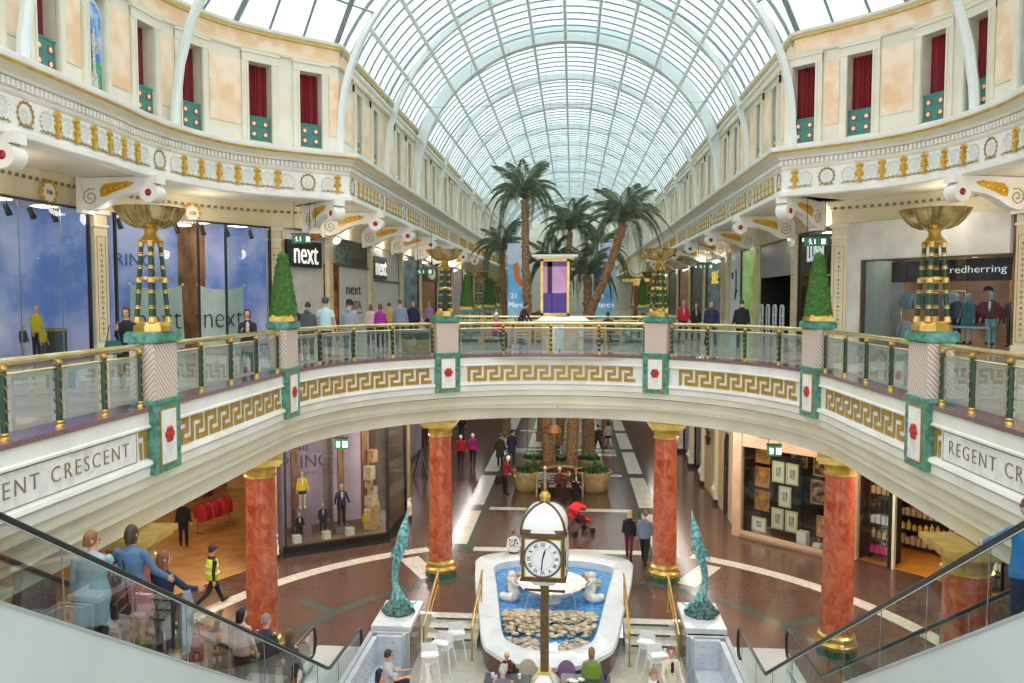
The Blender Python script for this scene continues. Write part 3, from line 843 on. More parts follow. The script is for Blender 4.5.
for s_ in (-1, 1):
    mb.quad((s_*12.5, -2, 14.21), (s_*20, -2, 14.21), (s_*20, 30, 14.21), (s_*12.5, 30, 14.21)); mb.quad((s_*8.6, 30, 14.21), (s_*20, 30, 14.21), (s_*20, 134, 14.21), (s_*8.6, 134, 14.21))
struct(mb.build('ceiling_upper_shops', IVORY, smooth=0))

# ---------------------------------------------------------------- glass roof
EA, EB, EZ = 8.5, 8.15, 15.05
def ell(a, k=0.): return ((EA+k)*cos(a), EZ+(EB+k)*sin(a))
RIBN = 14
for i in range(RIBN):
    y = 30.05+7.45*i
    wide, deep = (.3, .34)
    if i == 2: wide, deep = (.55, .9)
    pts = [(EA, 14.15), (EA, 14.6)]+[ell(pi*j/56) for j in range(57)]+[(-EA, 14.6), (-EA, 14.15)]
    outer = [(EA+deep*.7, 14.15), (EA+deep*.7, 14.6)]+[((EA+deep*.55)*cos(pi*j/56), EZ+(EB+deep)*sin(pi*j/56)) for j in range(57)]+[(-EA-deep*.7, 14.6), (-EA-deep*.7, 14.15)]
    mb = MB(); n = len(pts)
    vs = [(x, y+dy, z) for dy in (-wide/2, wide/2) for P_ in (pts, outer) for x, z in P_]
    fs = []
    for j in range(n-1):
        a, b, c, d = 0, n, 2*n, 3*n
        fs += [(a+j, a+j+1, b+j+1, b+j), (c+j, c+j+1, d+j+1, d+j), (a+j, a+j+1, c+j+1, c+j), (b+j, b+j+1, d+j+1, d+j)]
    mb.add(vs, fs)
    tag(mb.build('roof_arch', RIBW, smooth=30), 'white steel arch spanning the glass vault, %s from the camera' % ORD[i]+(', the deepest one' if i == 2 else ''), 'arch', 'white steel arches of the glass vault')
# rotunda ribs curving in front of the gallery walls
for s_, sd, P_ in ((-1, 'left', WLP), (1, 'right', WRP)):
    for j, (x, y) in enumerate(((12.9, 17.9), (12.66, 24.75))):
        s = P_.near(s_*x, y); mb = MB()
        pr = [(0., 14.15), (.06, 15), (.28, 16.3), (.75, 17.6), (1.55, 18.9), (2.7, 20.1), (4.2, 21.1), (6.5, 22.1)]
        q = [P_.pos(s, .22+o, z) for o, z in pr]; mb.tube(q, .17, 8, flat=(.9, .9))
        tag(mb.build('roof_arch', RIBW), 'white curved roof rib rising in front of the %s gallery wall, %s' % (sd, ['nearest the camera', 'between two red-curtained windows'][j]), 'arch', 'curved ribs of the rotunda roof')
mb = MB()
AN = [pi*(.5+k*.0665) for k in range(-6, 7)]
for a in AN:
    x, z = ell(a, .12)
    mb.tube([(x, 30, z), (x, 134, z)], .1, 6)
purl = mb.build('purlins', RIBW)
mb = MB(); y = 30.3; k = 0
while y < 128:
    r = .045 if k % 8 else .07
    pts = [(9.3*cos(pi*j/40), y, EZ+8.55*sin(pi*j/40)) for j in range(4, 37)]
    mb.tube(pts, r, 4, cap=False); y += .93; k += 1
gbar = mb.build('glazing_bars', GREYB, smooth=0)
mb = MB(); n = 30
for j in range(3, 37):
    a, b = pi*j/40, pi*(j+1)/40
    mb.quad((9.35*cos(a), 29.9, EZ+8.6*sin(a)), (9.35*cos(b), 29.9, EZ+8.6*sin(b)), (9.35*cos(b), 134, EZ+8.6*sin(b)), (9.35*cos(a), 134, EZ+8.6*sin(a)))
ceil_ = struct(mb.build('ceiling', ROOFG, smooth=60)); purl.parent = ceil_; gbar.parent = ceil_
# rotunda roof: glazed skirt rising inward
rg, rb = MB(), MB()
rp = [(.0, 18.5), (1.5, 19.7), (3.2, 20.9), (5.2, 22.0), (7.5, 22.8)]
for s_, P_ in ((-1, WLP), (1, WRP)):
    se = P_.near(s_*8.65, 30)
    sweep(rg, P_, rp, None, 2, se)
    s = se-.1; k = 0
    while s > 3:
        t = [P_.pos(s, o, z-.05) for o, z in rp]; rb.tube(t, .05 if k % 3 else .11, 5); s -= 1.3; k += 1
    for o, z in rp[1:4]:
        rb.tube([P_.pos(3+(se-3)*i/30, o, z-.05) for i in range(31)], .04, 5)
rg.build('rotunda_glass', ROOFG, ceil_, smooth=60); rb.build('rotunda_bars', GREYB, ceil_)
mb = MB()
for i in range(5):
    y = 45+7.45*i
    mb.tube([(-7.5, y-3, 19.0), (7.5, y-3, 19.0)], .015, 4)
    for x in (-5, -3, -1, 1, 3, 5): mb.tube([(x, y-3, 19.0), (x, y-3, 22.5-.05*x*x)], .012, 4)
mb.build('hanging_wires', GREYB, ceil_)
# ---------------------------------------------------------------- fountain
def loopR(right):           # right half front->rear, mirrored about x=-.12
    r = crom(right, 4); return r+[Vector((-.24-p.x, p.y)) for p in r[-2:0:-1]]
OUT = loopR(FOUT)
INN = loopR([(-.12, 18.55), (.4, 18.65), (.8, 18.95), (1.05, 19.4), (1.3, 21.0), (1.52, 22.6), (1.75, 24.1), (1.76, 24.5), (1.6, 24.8), (1.15, 25.05), (.55, 25.2), (-.12, 25.22)])
def rings(mb, rr):
    n = len(rr[0][0]); o = len(mb.v); vs = []
    for loop, z, g in rr:
        c = Vector((-.12, 22)); vs += [(c.x+(p.x-c.x)*(1+g), c.y+(p.y-c.y)*(1+g), z) for p in loop]
    mb.add(vs, [(j*n+i, j*n+(i+1) % n, (j+1)*n+(i+1) % n, (j+1)*n+i) for j in range(len(rr)-1) for i in range(n)])
fo = E('fountain', 'long white-rimmed marble fountain pool with blue water and beige rocks', 'fountain')
mb = MB(); rings(mb, [(OUT, F, -.02), (OUT, -.03, -.02)]); mb.build('basin_wall', BROWNM, fo)
mb = MB(); rings(mb, [(OUT, -.03, -.02), (OUT, -.03, .01), (OUT, .08, .012), (OUT, .12, 0), (INN, .12, .02), (INN, .09, 0), (INN, -.5, 0)]); mb.build('rim', M('rim_marble', 'dde1e6', 'c6ccd3', rough=.25, scale=1.5, detail=6, dist=1.5, pos=(.45, .8)), fo, smooth=40)
mb = MB(); mb.add([(p.x, p.y, -.14) for p in INN], [tuple(range(len(INN)))])
WATER = M('pool_water', '2a7cc4', '6cb2e2', rough=.06, scale=9, detail=6, bump=.15, pos=(.35, .7)); mb.build('water', WATER, fo, smooth=0)
def inpool(x, y, m=.1):
    for a, b in zip(INN, INN[1:]):
        if a.x >= -.12 and b.y > a.y and a.y <= y <= b.y:
            return abs(x+.12) < a.x+(b.x-a.x)*(y-a.y)/(b.y-a.y)+.12-m
    return False
ROCK = M('beige_rock', 'd9ccb2', '8a775c', rough=.85, scale=7, detail=6, bump=.4)
mb = MB()
k = 0
while k < 620:
    x, y = R.uniform(-1.4, 1.2), R.uniform(18.7, 21.6)
    if not inpool(x, y, .12): continue
    if y < 19.7 and abs(x+.1) < .32 or (19.55 < y < 19.75): continue
    if y > 21.3+.12*sin(x*5): continue
    q = R.uniform(.045, .09); mb.rock((x, y, -.13+R.uniform(0, .1)+.2*max(0, 1-abs(y-20.5)/.9)), (q*1.5, q, q*.55)); k += 1
rk = mb.build('rock_bed', ROCK, fo, smooth=20); rk['kind'] = 'stuff'
for x, y, sd in ((-1.2, 23.4, 'left'), (.95, 23.5, 'right')):
    mb = MB()
    for k in range(60):
        a, q = R.uniform(0, 6.28), R.uniform(0, .42)
        mb.rock((x+q*cos(a), y+q*sin(a)*.9, -.1+(.45-q)*.8), (.12, .1, .07))
    r_ = mb.build('rock_mound', ROCK, fo, smooth=20); r_['kind'] = 'stuff'
mb = MB(); mb.lathe([(.3, -.2), (.26, .0), (.2, .1), (.5, .14), (.8, .24), (.97, .4), (1.0, .43), (.95, .42), (.75, .3), (.3, .22), (.01, .2)], 40, (-.12, 22.3, 0), cap=False, ribs=20, ra=.02); mb.build('bowl', WMAR, fo)
mb = MB()
for a in (200, 235, 270, 305, 340):
    a = math.radians(a); c_, s_ = cos(a), sin(a)
    mb.tube([(-.12+c_*q, 22.3+s_*q, z) for q, z in ((1.0, .42), (1.12, .36), (1.2, .15), (1.24, -.13))], .014, 5)
mb.build('water_jets', glass('water_stream', 'f2f8fa', .15, white=.4), fo)
STAT = M('white_statue_marble', 'e9e6e2', 'cfcac4', rough=.4, scale=8)
def blobtube(mb, pts, r, n=10): mb.tube(crom3(pts), crom1(r), n)
def crom3(pts, n=5):
    out = []; P = [Vector(p) for p in pts]; k = len(P)
    for i in range(k-1):
        a, b, c, d = P[max(i-1, 0)], P[i], P[i+1], P[min(i+2, k-1)]
        for j in range(n):
            t = j/n; out.append(.5*((2*b)+(c-a)*t+(2*a-5*b+4*c-d)*t*t+(3*b-a-3*c+d)*t**3))
    out.append(P[-1]); return out
def crom1(r, n=5): return [p.x for p in crom3([(a, 0, 0) for a in r], n)]
for x, y, sg, sd in ((-1.3, 22.35, 1, 'left'), (1.06, 22.45, -1, 'right')):
    t = E('mermaid_statue', 'white marble mermaid holding the fountain bowl on its %s' % sd, 'statue', (x, y, -.14), group='fountain mermaids'); t.scale = (sg*.84, .84, .84)
    mb = MB()
    blobtube(mb, [(-.05, .05, .0), (-.28, .2, .06), (-.3, -.1, .12), (0, -.22, .14), (.15, -.02, .2), (0, 0, .4), (.02, 0, .6), (.0, 0, .74), (.02, 0, .8)], [.05, .11, .14, .17, .18, .14, .12, .14, .06])
    mb.ball((.05, 0, .9), (.09, .08, .11), 12, 8); mb.ball((-.03, 0, .89), (.1, .09, .12), 10, 6); mb.ball((.14, 0, .89), (.02, .02, .025), 6, 4)
    for f in (-1, 1):
        blobtube(mb, [(0, f*.12, .73), (.12, f*.16, .58), (.3, f*.12, .55), (.4, f*.1, .56)], [.055, .045, .038, .03], 8)
        for q in range(4): mb.tube([(.38, f*(.085+.012*q), .56), (.43, f*(.08+.014*q), .565), (.46, f*(.08+.014*q), .55)], .008, 5)
    mb.build('figure', STAT, t); mb = MB()
    mb.prism([(-.05, 0), (.1, .16), (.02, .02), (.12, -.14)], -.02, .02, 'z'); mb.v = [(x_-.1, y_+.16, z_+.05) for x_, y_, z_ in mb.v]; mb.build('tail_fin', STAT, t)

# ---------------------------------------------------------------- steps, rails, pedestals, leaping dolphins
STEP = M('pale_step_stone', 'd8d6cc', 'bfbdb2', rough=.35, scale=5)
DARKR = M('dark_step_nosing', '4a4d4e', rough=.5)  # plain dark colour of the nosing strips
for s_, x0, x1, y0, sd in ((-1, -3.38, -2.02, 20.9, 'left'), (1, 1.86, 3.2, 21.05, 'right')):
    t = E('stone_steps', 'short flight of pale stone steps on the %s of the fountain' % sd, 'steps', ((x0+x1)/2, 20.4, F), group='steps beside the fountain')
    for k in range(3):
        z1 = -.0-(k)*.1375 if k else 0.0; yb = 20.9-(k)*.34
        mb = MB(); mb.box((0, yb-.17-20.4+.02, (z1-F)/2-.002), (x1-x0-.004, .36, z1-F-.004)); st = mb.build('step', STEP, t)
        mb = MB(); mb.box((0, yb-.345-20.4+.01, z1-F-.035), (x1-x0-.3, .012, .05)); mb.build('nosing', DARKR, st)
    for x in (x0+.06, x1-.06):
        h = E('stair_handrail', 'brass handrail of the %s steps, %s side' % (sd, 'fountain' if (x > (x0+x1)/2) == (s_ < 0) else 'pedestal'), 'handrail', (x, 20.4, F), group='brass handrails of the steps')
        y1 = 1.0; y2 = -1.15
        for yy, zb in ((y1, .55), (y2, 0)):
            mb = MB(); mb.tube([(0, yy, zb), (0, yy, zb+.95)], .025, 8); mb.lathe([(.05, 0), (.05, .02)], 10, (0, yy, zb)); mb.build('post', GOLD, h)
        mb = MB(); mb.tube([(0, y1+.25, 1.5), (0, y1, 1.5), (0, y2, .95), (0, y2-.12, .9)], .028, 8); mb.tube([(0, y1, 1.15), (0, y2, .6)], .018, 6); mb.build('rail', GOLD, h)
VERD = M('verdigris_bronze', '3f8c92', 'a2d2d2', rough=.42, metal=.35, scale=9, detail=8, dist=1., pos=(.4, .62))
VERDD = M('dark_verdigris', '1e3636', '5f8a86', rough=.5, metal=.3, scale=14, detail=8, bump=.6)
for x, y, sg, sd in ((-3.94, 19.05, 1, 'left'), (3.72, 19.5, -1, 'right')):
    t = E('statue_pedestal', 'brown marble pedestal with a white slab on the %s of the fountain' % sd, 'pedestal', (x, y, F), group='statue pedestals')
    mb = MB(); mb.box((0, 0, .57), (.86, 1.5, 1.14)); mb.build('block', BROWNM, t)
    mb = MB(); mb.box((0, 0, 1.2), (.98, 1.62, .13)); mb.build('slab', M('pale_slab', 'd6dade', 'c6cace', rough=.3, scale=4), t)
    d = E('dolphin_statue', 'green bronze leaping dolphin on a rocky wave, on the %s pedestal' % sd, 'statue', (x-sg*.02, y+.1, F+1.266), group='dolphin statues'); d.scale = (sg, 1, 1)
    mb = MB(); mb.lathe([(.4, 0), (.41, .05), (.36, .13), (.27, .24), (.18, .34), (.1, .4)], 22)
    mb.v = [(px*(1+R.uniform(-.14, .14)), py*(1+R.uniform(-.14, .14)), pz+R.uniform(-.02, .03)*(pz > .02)) for px, py, pz in mb.v]
    for k in range(26):
        a, q = R.uniform(0, 6.28), R.uniform(.15, .36); mb.rock((q*cos(a), q*sin(a), .04+(.4-q)*.7), (.09, .08, .08))
    mb.build('rock_base', VERDD, d, smooth=20)
    mb = MB(); blobtube(mb, [(.32, 0, .2), (.18, 0, .28), (.02, 0, .46), (-.08, 0, .8), (-.05, 0, 1.2), (.06, 0, 1.6), (.14, 0, 1.95), (.19, 0, 2.2), (.22, 0, 2.38), (.25, 0, 2.52), (.27, 0, 2.66)], [.03, .07, .1, .08, .09, .135, .145, .105, .055, .034, .015], 14); mb.build('body', VERD, d)
    for f in (-1, 1):
        mb = MB(); mb.tube([(.1, f*.12, 1.75), (.17, f*.27, 1.62), (.22, f*.36, 1.45)], [.07, .05, .01], 8, flat=(1, .35)); mb.build('flipper', VERD, d)
    mb = MB(); mb.tube([(-.04, 0, 1.62), (-.12, 0, 1.52), (-.2, 0, 1.38)], [.08, .05, .01], 8, flat=(1, .4)); mb.build('dorsal_fin', VERD, d)
    for f in (-1, 1):
        mb = MB(); mb.tube([(.3, 0, .2), (.4, f*.12, .18), (.46, f*.24, .2)], [.05, .05, .01], 8, flat=(.4, 1)); mb.build('tail_fluke', VERD, d)
    mb = MB()
    for k in range(7):
        a = k*.9; mb.tube([(.2*cos(a), .2*sin(a), .2), (.13*cos(a+.4), .13*sin(a+.4), .4), (-.04+.07*cos(a+.9), .07*sin(a+.9), .62), (-.06+.02*cos(a+1.2), .02*sin(a+1.2), .82)], [.05, .04, .028, .006], 7)
    mb.build('wave', VERD, d)

# ---------------------------------------------------------------- clock
ck = E('pillar_clock', 'white and bronze four-faced clock on a post in front of the fountain', 'clock', (-.14, 17.0, F), -.06)
BZ = M('clock_bronze', '6f5a35', '59462a', rough=.4, metal=.5, scale=8)
CW = M('clock_white', 'e9ecee', rough=.3); CGIL = M('clock_gilt', 'd2bc70', rough=.4, metal=.3)
z0 = .55
mb = MB(); mb.box((0, 0, .26), (.8, .8, .52)); mb.box((0, 0, .54), (.86, .86, .05)); mb.build('plinth', BZ, ck)
mb = MB(); mb.box((0, 0, .72), (.66, .66, .3), top=.4); mb.build('flare', CW, ck)
mb = MB()
for sx in (-1, 1):
    for sy in (-1, 1): mb.tube([(sx*.33, sy*.33, .57), (sx*.13, sy*.13, .88)], .022, 5)
mb.box((0, 0, .9), (.3, .3, .05)); mb.build('flare_edges', CGIL, ck)
mb = MB(); mb.box((0, 0, 1.9), (.18, .18, 2.05)); mb.box((0, 0, 2.92), (.22, .22, .1)); mb.build('post', BZ, ck)
mb = MB(); mb.tube([(-.4, 0, 2.74), (.4, 0, 2.74)], .03, 8); mb.ball((-.42, 0, 2.74), .04); mb.ball((.42, 0, 2.74), .04); mb.build('ladder_bar', BZ, ck)
mb = MB(); mb.box((0, 0, 3.03), (.42, .42, .2), top=1.75); mb.build('bracket', CW, ck)
mb = MB(); mb.box((0, 0, 3.135), (1.0, 1.0, .04)); mb.build('bracket_moulding', BZ, ck)
mb = MB(); mb.box((0, 0, 3.63), (.94, .94, .98)); mb.build('case', BZ, ck)
mb = MB()
for k in range(4):
    mb.T = Matrix.Rotation(k*pi/2, 4, 'Z'); mb.box((0, -.472, 3.63), (.8, .02, .84))
mb.mi = 1
for k in range(4):
    mb.T = Matrix.Rotation(k*pi/2, 4, 'Z')
    for sx in (-1, 1):
        for sz in (-1, 1): mb.prism([(sx*.375, 3.63+sz*.395), (sx*.375, 3.63+sz*.17), (sx*.29, 3.63+sz*.3), (sx*.17, 3.63+sz*.395)][::sx*sz], -.495, -.483, 'y')
mb.T = None; mb.build('corner_panels', [CGIL, CW], ck)
for k in range(4):
    f = E('clock_face', None, None, (0, 0, 3.63)); f.parent = ck; f.rotation_euler = (0, 0, k*pi/2)
    mb = MB(); mb.prism([(.43*cos(a), .43*sin(a)) for a in [2*pi*j/40 for j in range(40)]], -.5, -.47, 'y'); mb.mi = 1
    mb.prism([(.385*cos(a), .385*sin(a)) for a in [2*pi*j/40 for j in range(40)]], -.51, -.5, 'y')
    mb.mi = 2
    for r0, r1 in ((.225, .23), (.372, .378)):
        for j in range(40):
            a, b = 2*pi*j/40, 2*pi*(j+1)/40; mb.quad((r0*cos(a), -.511, r0*sin(a)), (r1*cos(a), -.511, r1*sin(a)), (r1*cos(b), -.511, r1*sin(b)), (r0*cos(b), -.511, r0*sin(b)))
    nums = ['XII', 'I', 'II', 'III', 'IIII', 'V', 'VI', 'VII', 'VIII', 'IX', 'X', 'XI']
    if k in (0, 1):
        for j, s in enumerate(nums):
            vv, ff = text_mb(s, .115, .0, sx=.72 if len(s) > 2 else .95, bold=.003)
            a = -j*pi/6; ca, sa_ = cos(a), sin(a); o = (.3*sin(j*pi/6), .3*cos(j*pi/6))
            mb.add([(o[0]+x*ca-y*sa_, -.5125, o[1]+x*sa_+y*ca) for x, y, z in vv], ff)
    else:
        for j in range(12):
            a = j*pi/6; mb.tube([(.25*sin(a), -.512, .25*cos(a)), (.36*sin(a), -.512, .36*cos(a))], .015, 4)
    for ang_, L_, w_ in ((math.radians(15.5), .25, .016), (math.radians(186), .34, .012)):
        dx, dz = sin(ang_), cos(ang_); nx, nz = -dz, dx
        mb.quad((-dx*.07+nx*w_*.7, -.516, -dz*.07+nz*w_*.7), (-dx*.07-nx*w_*.7, -.516, -dz*.07-nz*w_*.7), (dx*L_*.6-nx*w_*1.3, -.516, dz*L_*.6-nz*w_*1.3), (dx*L_, -.516, dz*L_), (dx*L_*.6+nx*w_*1.3, -.516, dz*L_*.6+nz*w_*1.3))
    o = mb.build('dial', [BZ, M('dial_white', 'e6ebef', rough=.4), BLACK], ck, smooth=0); o.matrix_local = Matrix.Translation((0, 0, 3.63)) @ Matrix.Rotation(k*pi/2, 4, 'Z')
    bpy.data.objects.remove(f)
mb = MB(); mb.box((0, 0, 4.145), (1.0, 1.0, .045)); mb.build('case_cornice', BZ, ck)
# domed square roof
mb = MB(); n = 10; vs = []; fs = []
def dw(t): return .46*(1-t**2.3)**.62+.015
for j in range(n+1):
    t = j/n; w_ = dw(t); z = 4.18+.58*t
    for i in range(16):
        sd_, u = divmod(i, 4); u = u/4*2-1; c_ = [(u, -1), (1, u), (-u, 1), (-1, -u)][sd_]; bul = 1+.05*(1-u*u)
        vs.append((c_[0]*w_*(1 if abs(c_[0]) < 1 else bul), c_[1]*w_*(1 if abs(c_[1]) < 1 else bul), z))
fs = [(j*16+i, j*16+(i+1) % 16, (j+1)*16+(i+1) % 16, (j+1)*16+i) for j in range(n) for i in range(16)]
mb.add(vs, fs); mb.build('dome', CW, ck, smooth=30)
mb = MB()
for sx in (-1, 1):
    for sy in (-1, 1): mb.tube([(sx*dw(j/n), sy*dw(j/n), 4.18+.58*j/n) for j in range(n+1)], .03, 6)
for k in range(4):
    mb.T = Matrix.Rotation(k*pi/2, 4, 'Z'); mb.box((0, -.475, 4.22), (.94, .03, .07))
mb.T = None
mb.build('dome_ribs', BZ, ck)
mb = MB(); mb.ball((0, 0, 4.87), .125, 16, 10); mb.lathe([(.05, 4.72), (.05, 4.78)], 10); mb.lathe([(.035, 4.97), (.03, 5.1), (.012, 5.36), (.002, 5.4)], 8); mb.build('finial', GOLD, ck)

# ---------------------------------------------------------------- escalators
def escalator(sg, Xi, y0, yend, lab, sd):
    """Xi(y): x of the inner (void-side) handrail; zh(y): handrail height"""
    def zh(y):
        yt, yb = y0-1.75, y0+8.6
        if y < yt: return 7.8
        if y > yb: return .95
        t = 6.63-.66*(y-y0)
        return min(7.8, max(.95, t))
    W = 1.12
    root = E('escalator', lab, 'escalator', (Xi(yend), yend, 0), group='escalators')
    T = Matrix.Translation((-Xi(yend), -yend, 0))
    N = 60; ya = 3.2; Y = [ya+(yend-ya)*i/N for i in range(N+1)]
    for k, o in (('inner', 0), ('outer', sg*W)):
        side = [(Xi(y)+o, y) for y in Y]
        end = [(Xi(yend)+o, yend+.18*sin(a), .95-.34*(1-cos(a))) for a in [pi*i/8 for i in range(1, 9)]]
        end += [(Xi(yend)+o, yend-.1, .27)]
        mb = MB(); mb.T = T; mb.tube([(x, y, zh(y)) for x, y in side]+end, .034, 8, flat=(.8, 1.1)); hr = mb.build('handrail', RUBBER, root)
        mb = MB(); mb.T = T; mb.tube([(x, y, zh(y)-.045) for x, y in side], .014, 6); mb.build('handrail_guide', STEEL, hr)
        mb = MB(); mb.T = T; n = len(side)
        mb.add([(x, y, zh(y)-.06) for x, y in side]+[(x, y, zh(y)-.86) for x, y in side], [(i, i+1, n+i+1, n+i) for i in range(n-1)]); mb.mi = 1
        for i in range(4, N, 5):
            x, y = side[i]; mb.tube([(x, y, zh(y)-.06), (x, y+.02, zh(y)-.86)], .008, 4)
        mb.build('glass_balustrade', [EGLASS, STEEL], root, smooth=0)
        mb = MB(); mb.T = T; q = -1 if k == 'inner' else 1
        for dz0, dz1, dx in ((-.86, -.92, .03), ):
            vs = [(x+a*dx*1., y, zh(y)+dz) for x, y in side for a, dz in ((-1, -.85), (1, -.85), (1, -.885), (-1, -.885))]
            mb.add(vs, [(i*4+j, i*4+(j+1) % 4, i*4+4+(j+1) % 4, i*4+4+j) for i in range(n-1) for j in range(4)])
        mb.build('deck_trim', M('deck_trim', 'aab2b4', rough=.4, metal=.2), root)
        mb = MB(); mb.T = T
        xx = .02*(1 if o else -1)*sg*-1
        prof = [(side[i][0]+.015*(-sg if k == 'inner' else sg), side[i][1], max(zh(side[i][1])-d, 0.003)) for d in (.87, 2.5) for i in range(n)]
        mb.add(prof, [(i, i+1, n+i+1, n+i) for i in range(n-1)]); mb.build('side_cladding', GREYP, root, smooth=0)
    # underside
    mb = MB(); mb.T = T
    mb.add([(Xi(y)+o, y, max(zh(y)-2.5, .003)) for o in (0, sg*W) for y in Y], [(i, i+1, N+2+i, N+1+i) for i in range(N)]); mb.build('underside', GREYP, root, smooth=0)
    # treads
    mb = MB(); mb.T = T; y = ya
    while y < yend-.6:
        z = zh(y+.2)-.98; x = Xi(y)+sg*W/2
        mb.box((x, y+.2, z-.11), (W-.16, .4, .22)); y += .4
    st = mb.build('steps', M('step_metal', '6a6d70', '4c4f52', rough=.4, metal=.6, scale=60, stretch=(1, 0, 0)), root, smooth=0)
    mb = MB(); mb.T = T; mb.box((Xi(yend)+sg*W/2, yend+.15, .006), (W+.5, 1.9, .008)); mb.build('landing_plate', M('landing_plate', 'c3c9cc', 'b2b8bb', rough=.35, metal=.3, scale=40), root)
    return zh
zhL = escalator(-1, lambda y: -5.0+.046*(y-6.92), 6.92, 17.5, 'left escalator with white cladding, dark handrails and three women riding', 'left')
zhR = escalator(1, lambda y: 4.62-.02*(y-7.5), 7.4, 18.2, 'right escalator with white cladding and dark handrails, one rider at the top', 'right')

# ---------------------------------------------------------------- food court furniture
GREYL = M('grey_leather', 'c3c9d2', 'b4bac4', rough=.4, scale=3)
BOOTHF = M('booth_frame', 'a3abb2', rough=.5)
def booth(x, y, sg, sd, ylen):
    t = E('booth_sofa', 'light grey tufted booth sofa against the %s pedestal' % sd, 'sofa', (x, y, F), group='booth sofas')
    mb = MB(); mb.box((sg*-.3, -ylen/2, .58), (.12, ylen, 1.16)); mb.mi = 1
    for i in range(int(ylen/.28)):
        for z in (.62, .82, 1.02): mb.ball((sg*-.236, -.2-i*.28, z), (.012, .025, .025), 6, 4)
    mb.build('long_back', [GREYL, BOOTHF], t)
    mb = MB(); mb.box((sg*.05, .05, .58), (.62, .12, 1.16)); mb.mi = 1
    for i in range(2):
        for z in (.62, .82, 1.02): mb.ball((sg*(-.06+.22*i), -.014, z), (.03, .012, .025), 6, 4)
    mb.build('end_back', [GREYL, BOOTHF], t)
    mb = MB(); mb.box((sg*-.42, -ylen/2+.05, .6), (.1, ylen+.2, 1.2)); mb.box((sg*.02, .16, .6), (.98, .08, 1.2)); mb.box((sg*.4, .05, .6), (.08, .14, 1.2)); mb.build('frame', BOOTHF, t)
    mb = MB(); mb.box((sg*.06, -ylen/2-.02, .24), (.6, ylen-.02, .46)); mb.build('seat', GREYL, t)
booth(-3.95, 17.9, 1, 'left', 3.6); booth(3.72, 18.25, -1, 'right', 3.4)
PLW = M('white_plastic', 'e6e8e8', rough=.4)
def high_chair(first=None):
    t = E('high_chair', 'x', 'high chair')
    for sx in (-1, 1):
        for sy in (-1, 1):
            mb = MB(); mb.tube([(sx*.26, sy*.25, 0), (sx*.17, sy*.16, .56), (sx*.17, sy*.15, .88)], .022, 6); mb.build('leg', PLW, t)
    mb = MB(); mb.box((0, 0, .54), (.34, .32, .03)); mb.build('seat', PLW, t)
    mb = MB(); mb.box((0, .16, .72), (.34, .02, .32)); mb.build('backrest', PLW, t)
    mb = MB(); mb.box((0, -.2, .76), (.42, .26, .025)); mb.build('tray', PLW, t)
    mb = MB(); mb.box((.17, 0, .7), (.02, .3, .05)); mb.box((-.17, 0, .7), (.02, .3, .05)); mb.box((0, -.16, .62), (.34, .02, .05)); mb.build('side_bars', PLW, t)
    return t
hc0 = high_chair(); HT = tree_of(hc0)
for i, (x, y, z, l) in enumerate([(-2.95, 18.1, F, 'white plastic high chair at the foot of the left steps, front one'), (-2.72, 18.75, F, 'white plastic high chair at the foot of the left steps, middle one'), (-2.5, 19.35, F, 'white plastic high chair at the foot of the left steps, back one'),
                                  (2.35, 19.2, F, 'white plastic high chair at the foot of the right steps, back one'), (2.5, 18.5, F, 'white plastic high chair at the foot of the right steps, front one')]):
    if i == 0: hc0.location = (x, y, z); hc0['label'] = l; hc0['group'] = 'white high chairs'; hc0.rotation_euler = (0, 0, .2)
    else: dup(hc0, HT, (x, y, z), .2*(-1)**i, l, 'white high chairs')
SLATE = M('slate_table', '3f4753', '343b45', rough=.35, scale=5)
def table(name, x, y, w, d, mat, lab, h=.73):
    t = E('table', lab, 'table', (x, y, F))
    mb = MB(); mb.box((0, 0, h), (w, d, .04)); mb.build('tabletop', mat, t)
    mb = MB(); mb.tube([(0, 0, .02), (0, 0, h-.02)], .035, 8); mb.build('stem', STEEL, t)
    mb = MB(); mb.lathe([(.24, 0), (.24, .02), (.05, .04)], 18); mb.build('foot', STEEL, t)
table('t', -.98, 16.75, 1.0, .75, SLATE, 'dark slate cafe table left of the clock post')
table('t', .78, 16.85, 1.1, .75, SLATE, 'dark slate cafe table right of the clock post')
table('t', -2.75, 16.1, .9, .8, PLW, 'white cafe table beside the left booth sofa')
def chair(x, y, rz, mat, lab):
    t = E('cafe_chair', lab, 'chair', (x, y, F), rz)
    mb = MB(); mb.box((0, 0, .45), (.42, .42, .04)); mb.build('seat', mat, t)
    mb = MB(); mb.prism([(.21*cos(a), .62+.26*sin(a)) for a in [pi*i/14 for i in range(15)]]+[(-.2, .5), (.2, .5)], .17, .2, 'y'); mb.build('backrest', mat, t)
    for sx in (-1, 1):
        for sy in (-1, 1):
            mb = MB(); mb.tube([(sx*.17, sy*.17, .43), (sx*.2, sy*.2, 0)], .014, 6); mb.build('leg', STEEL, t)
chair(.35, 17.42, 0, M('mauve_plastic', '8a6a92', rough=.4), 'mauve round-backed cafe chair between clock post and fountain')
chair(-.55, 17.42, 0, M('beige_plastic', 'c8bfae', rough=.4), 'beige round-backed cafe chair left of the clock post')
chair(-1.02, 17.35, 0, M('dark_plastic', '4a4446', rough=.4), 'dark cafe chair the blonde child sits on')
chair(.92, 17.3, pi, M('dark_plastic', '4a4446'), 'dark cafe chair under the woman with a green backpack')
def cup(x, y, z, lab, col='f2f2f0', h=.11):
    o = MB(); o.lathe([(.03, 0), (.042, h), (.036, h-.004), (.026, .01)], 12, cap=False); m = o.build('paper_cup', M('cup_'+col, col, rough=.5), loc=(x, y, z)); tag(m, lab, 'cup', 'cups on the cafe tables')
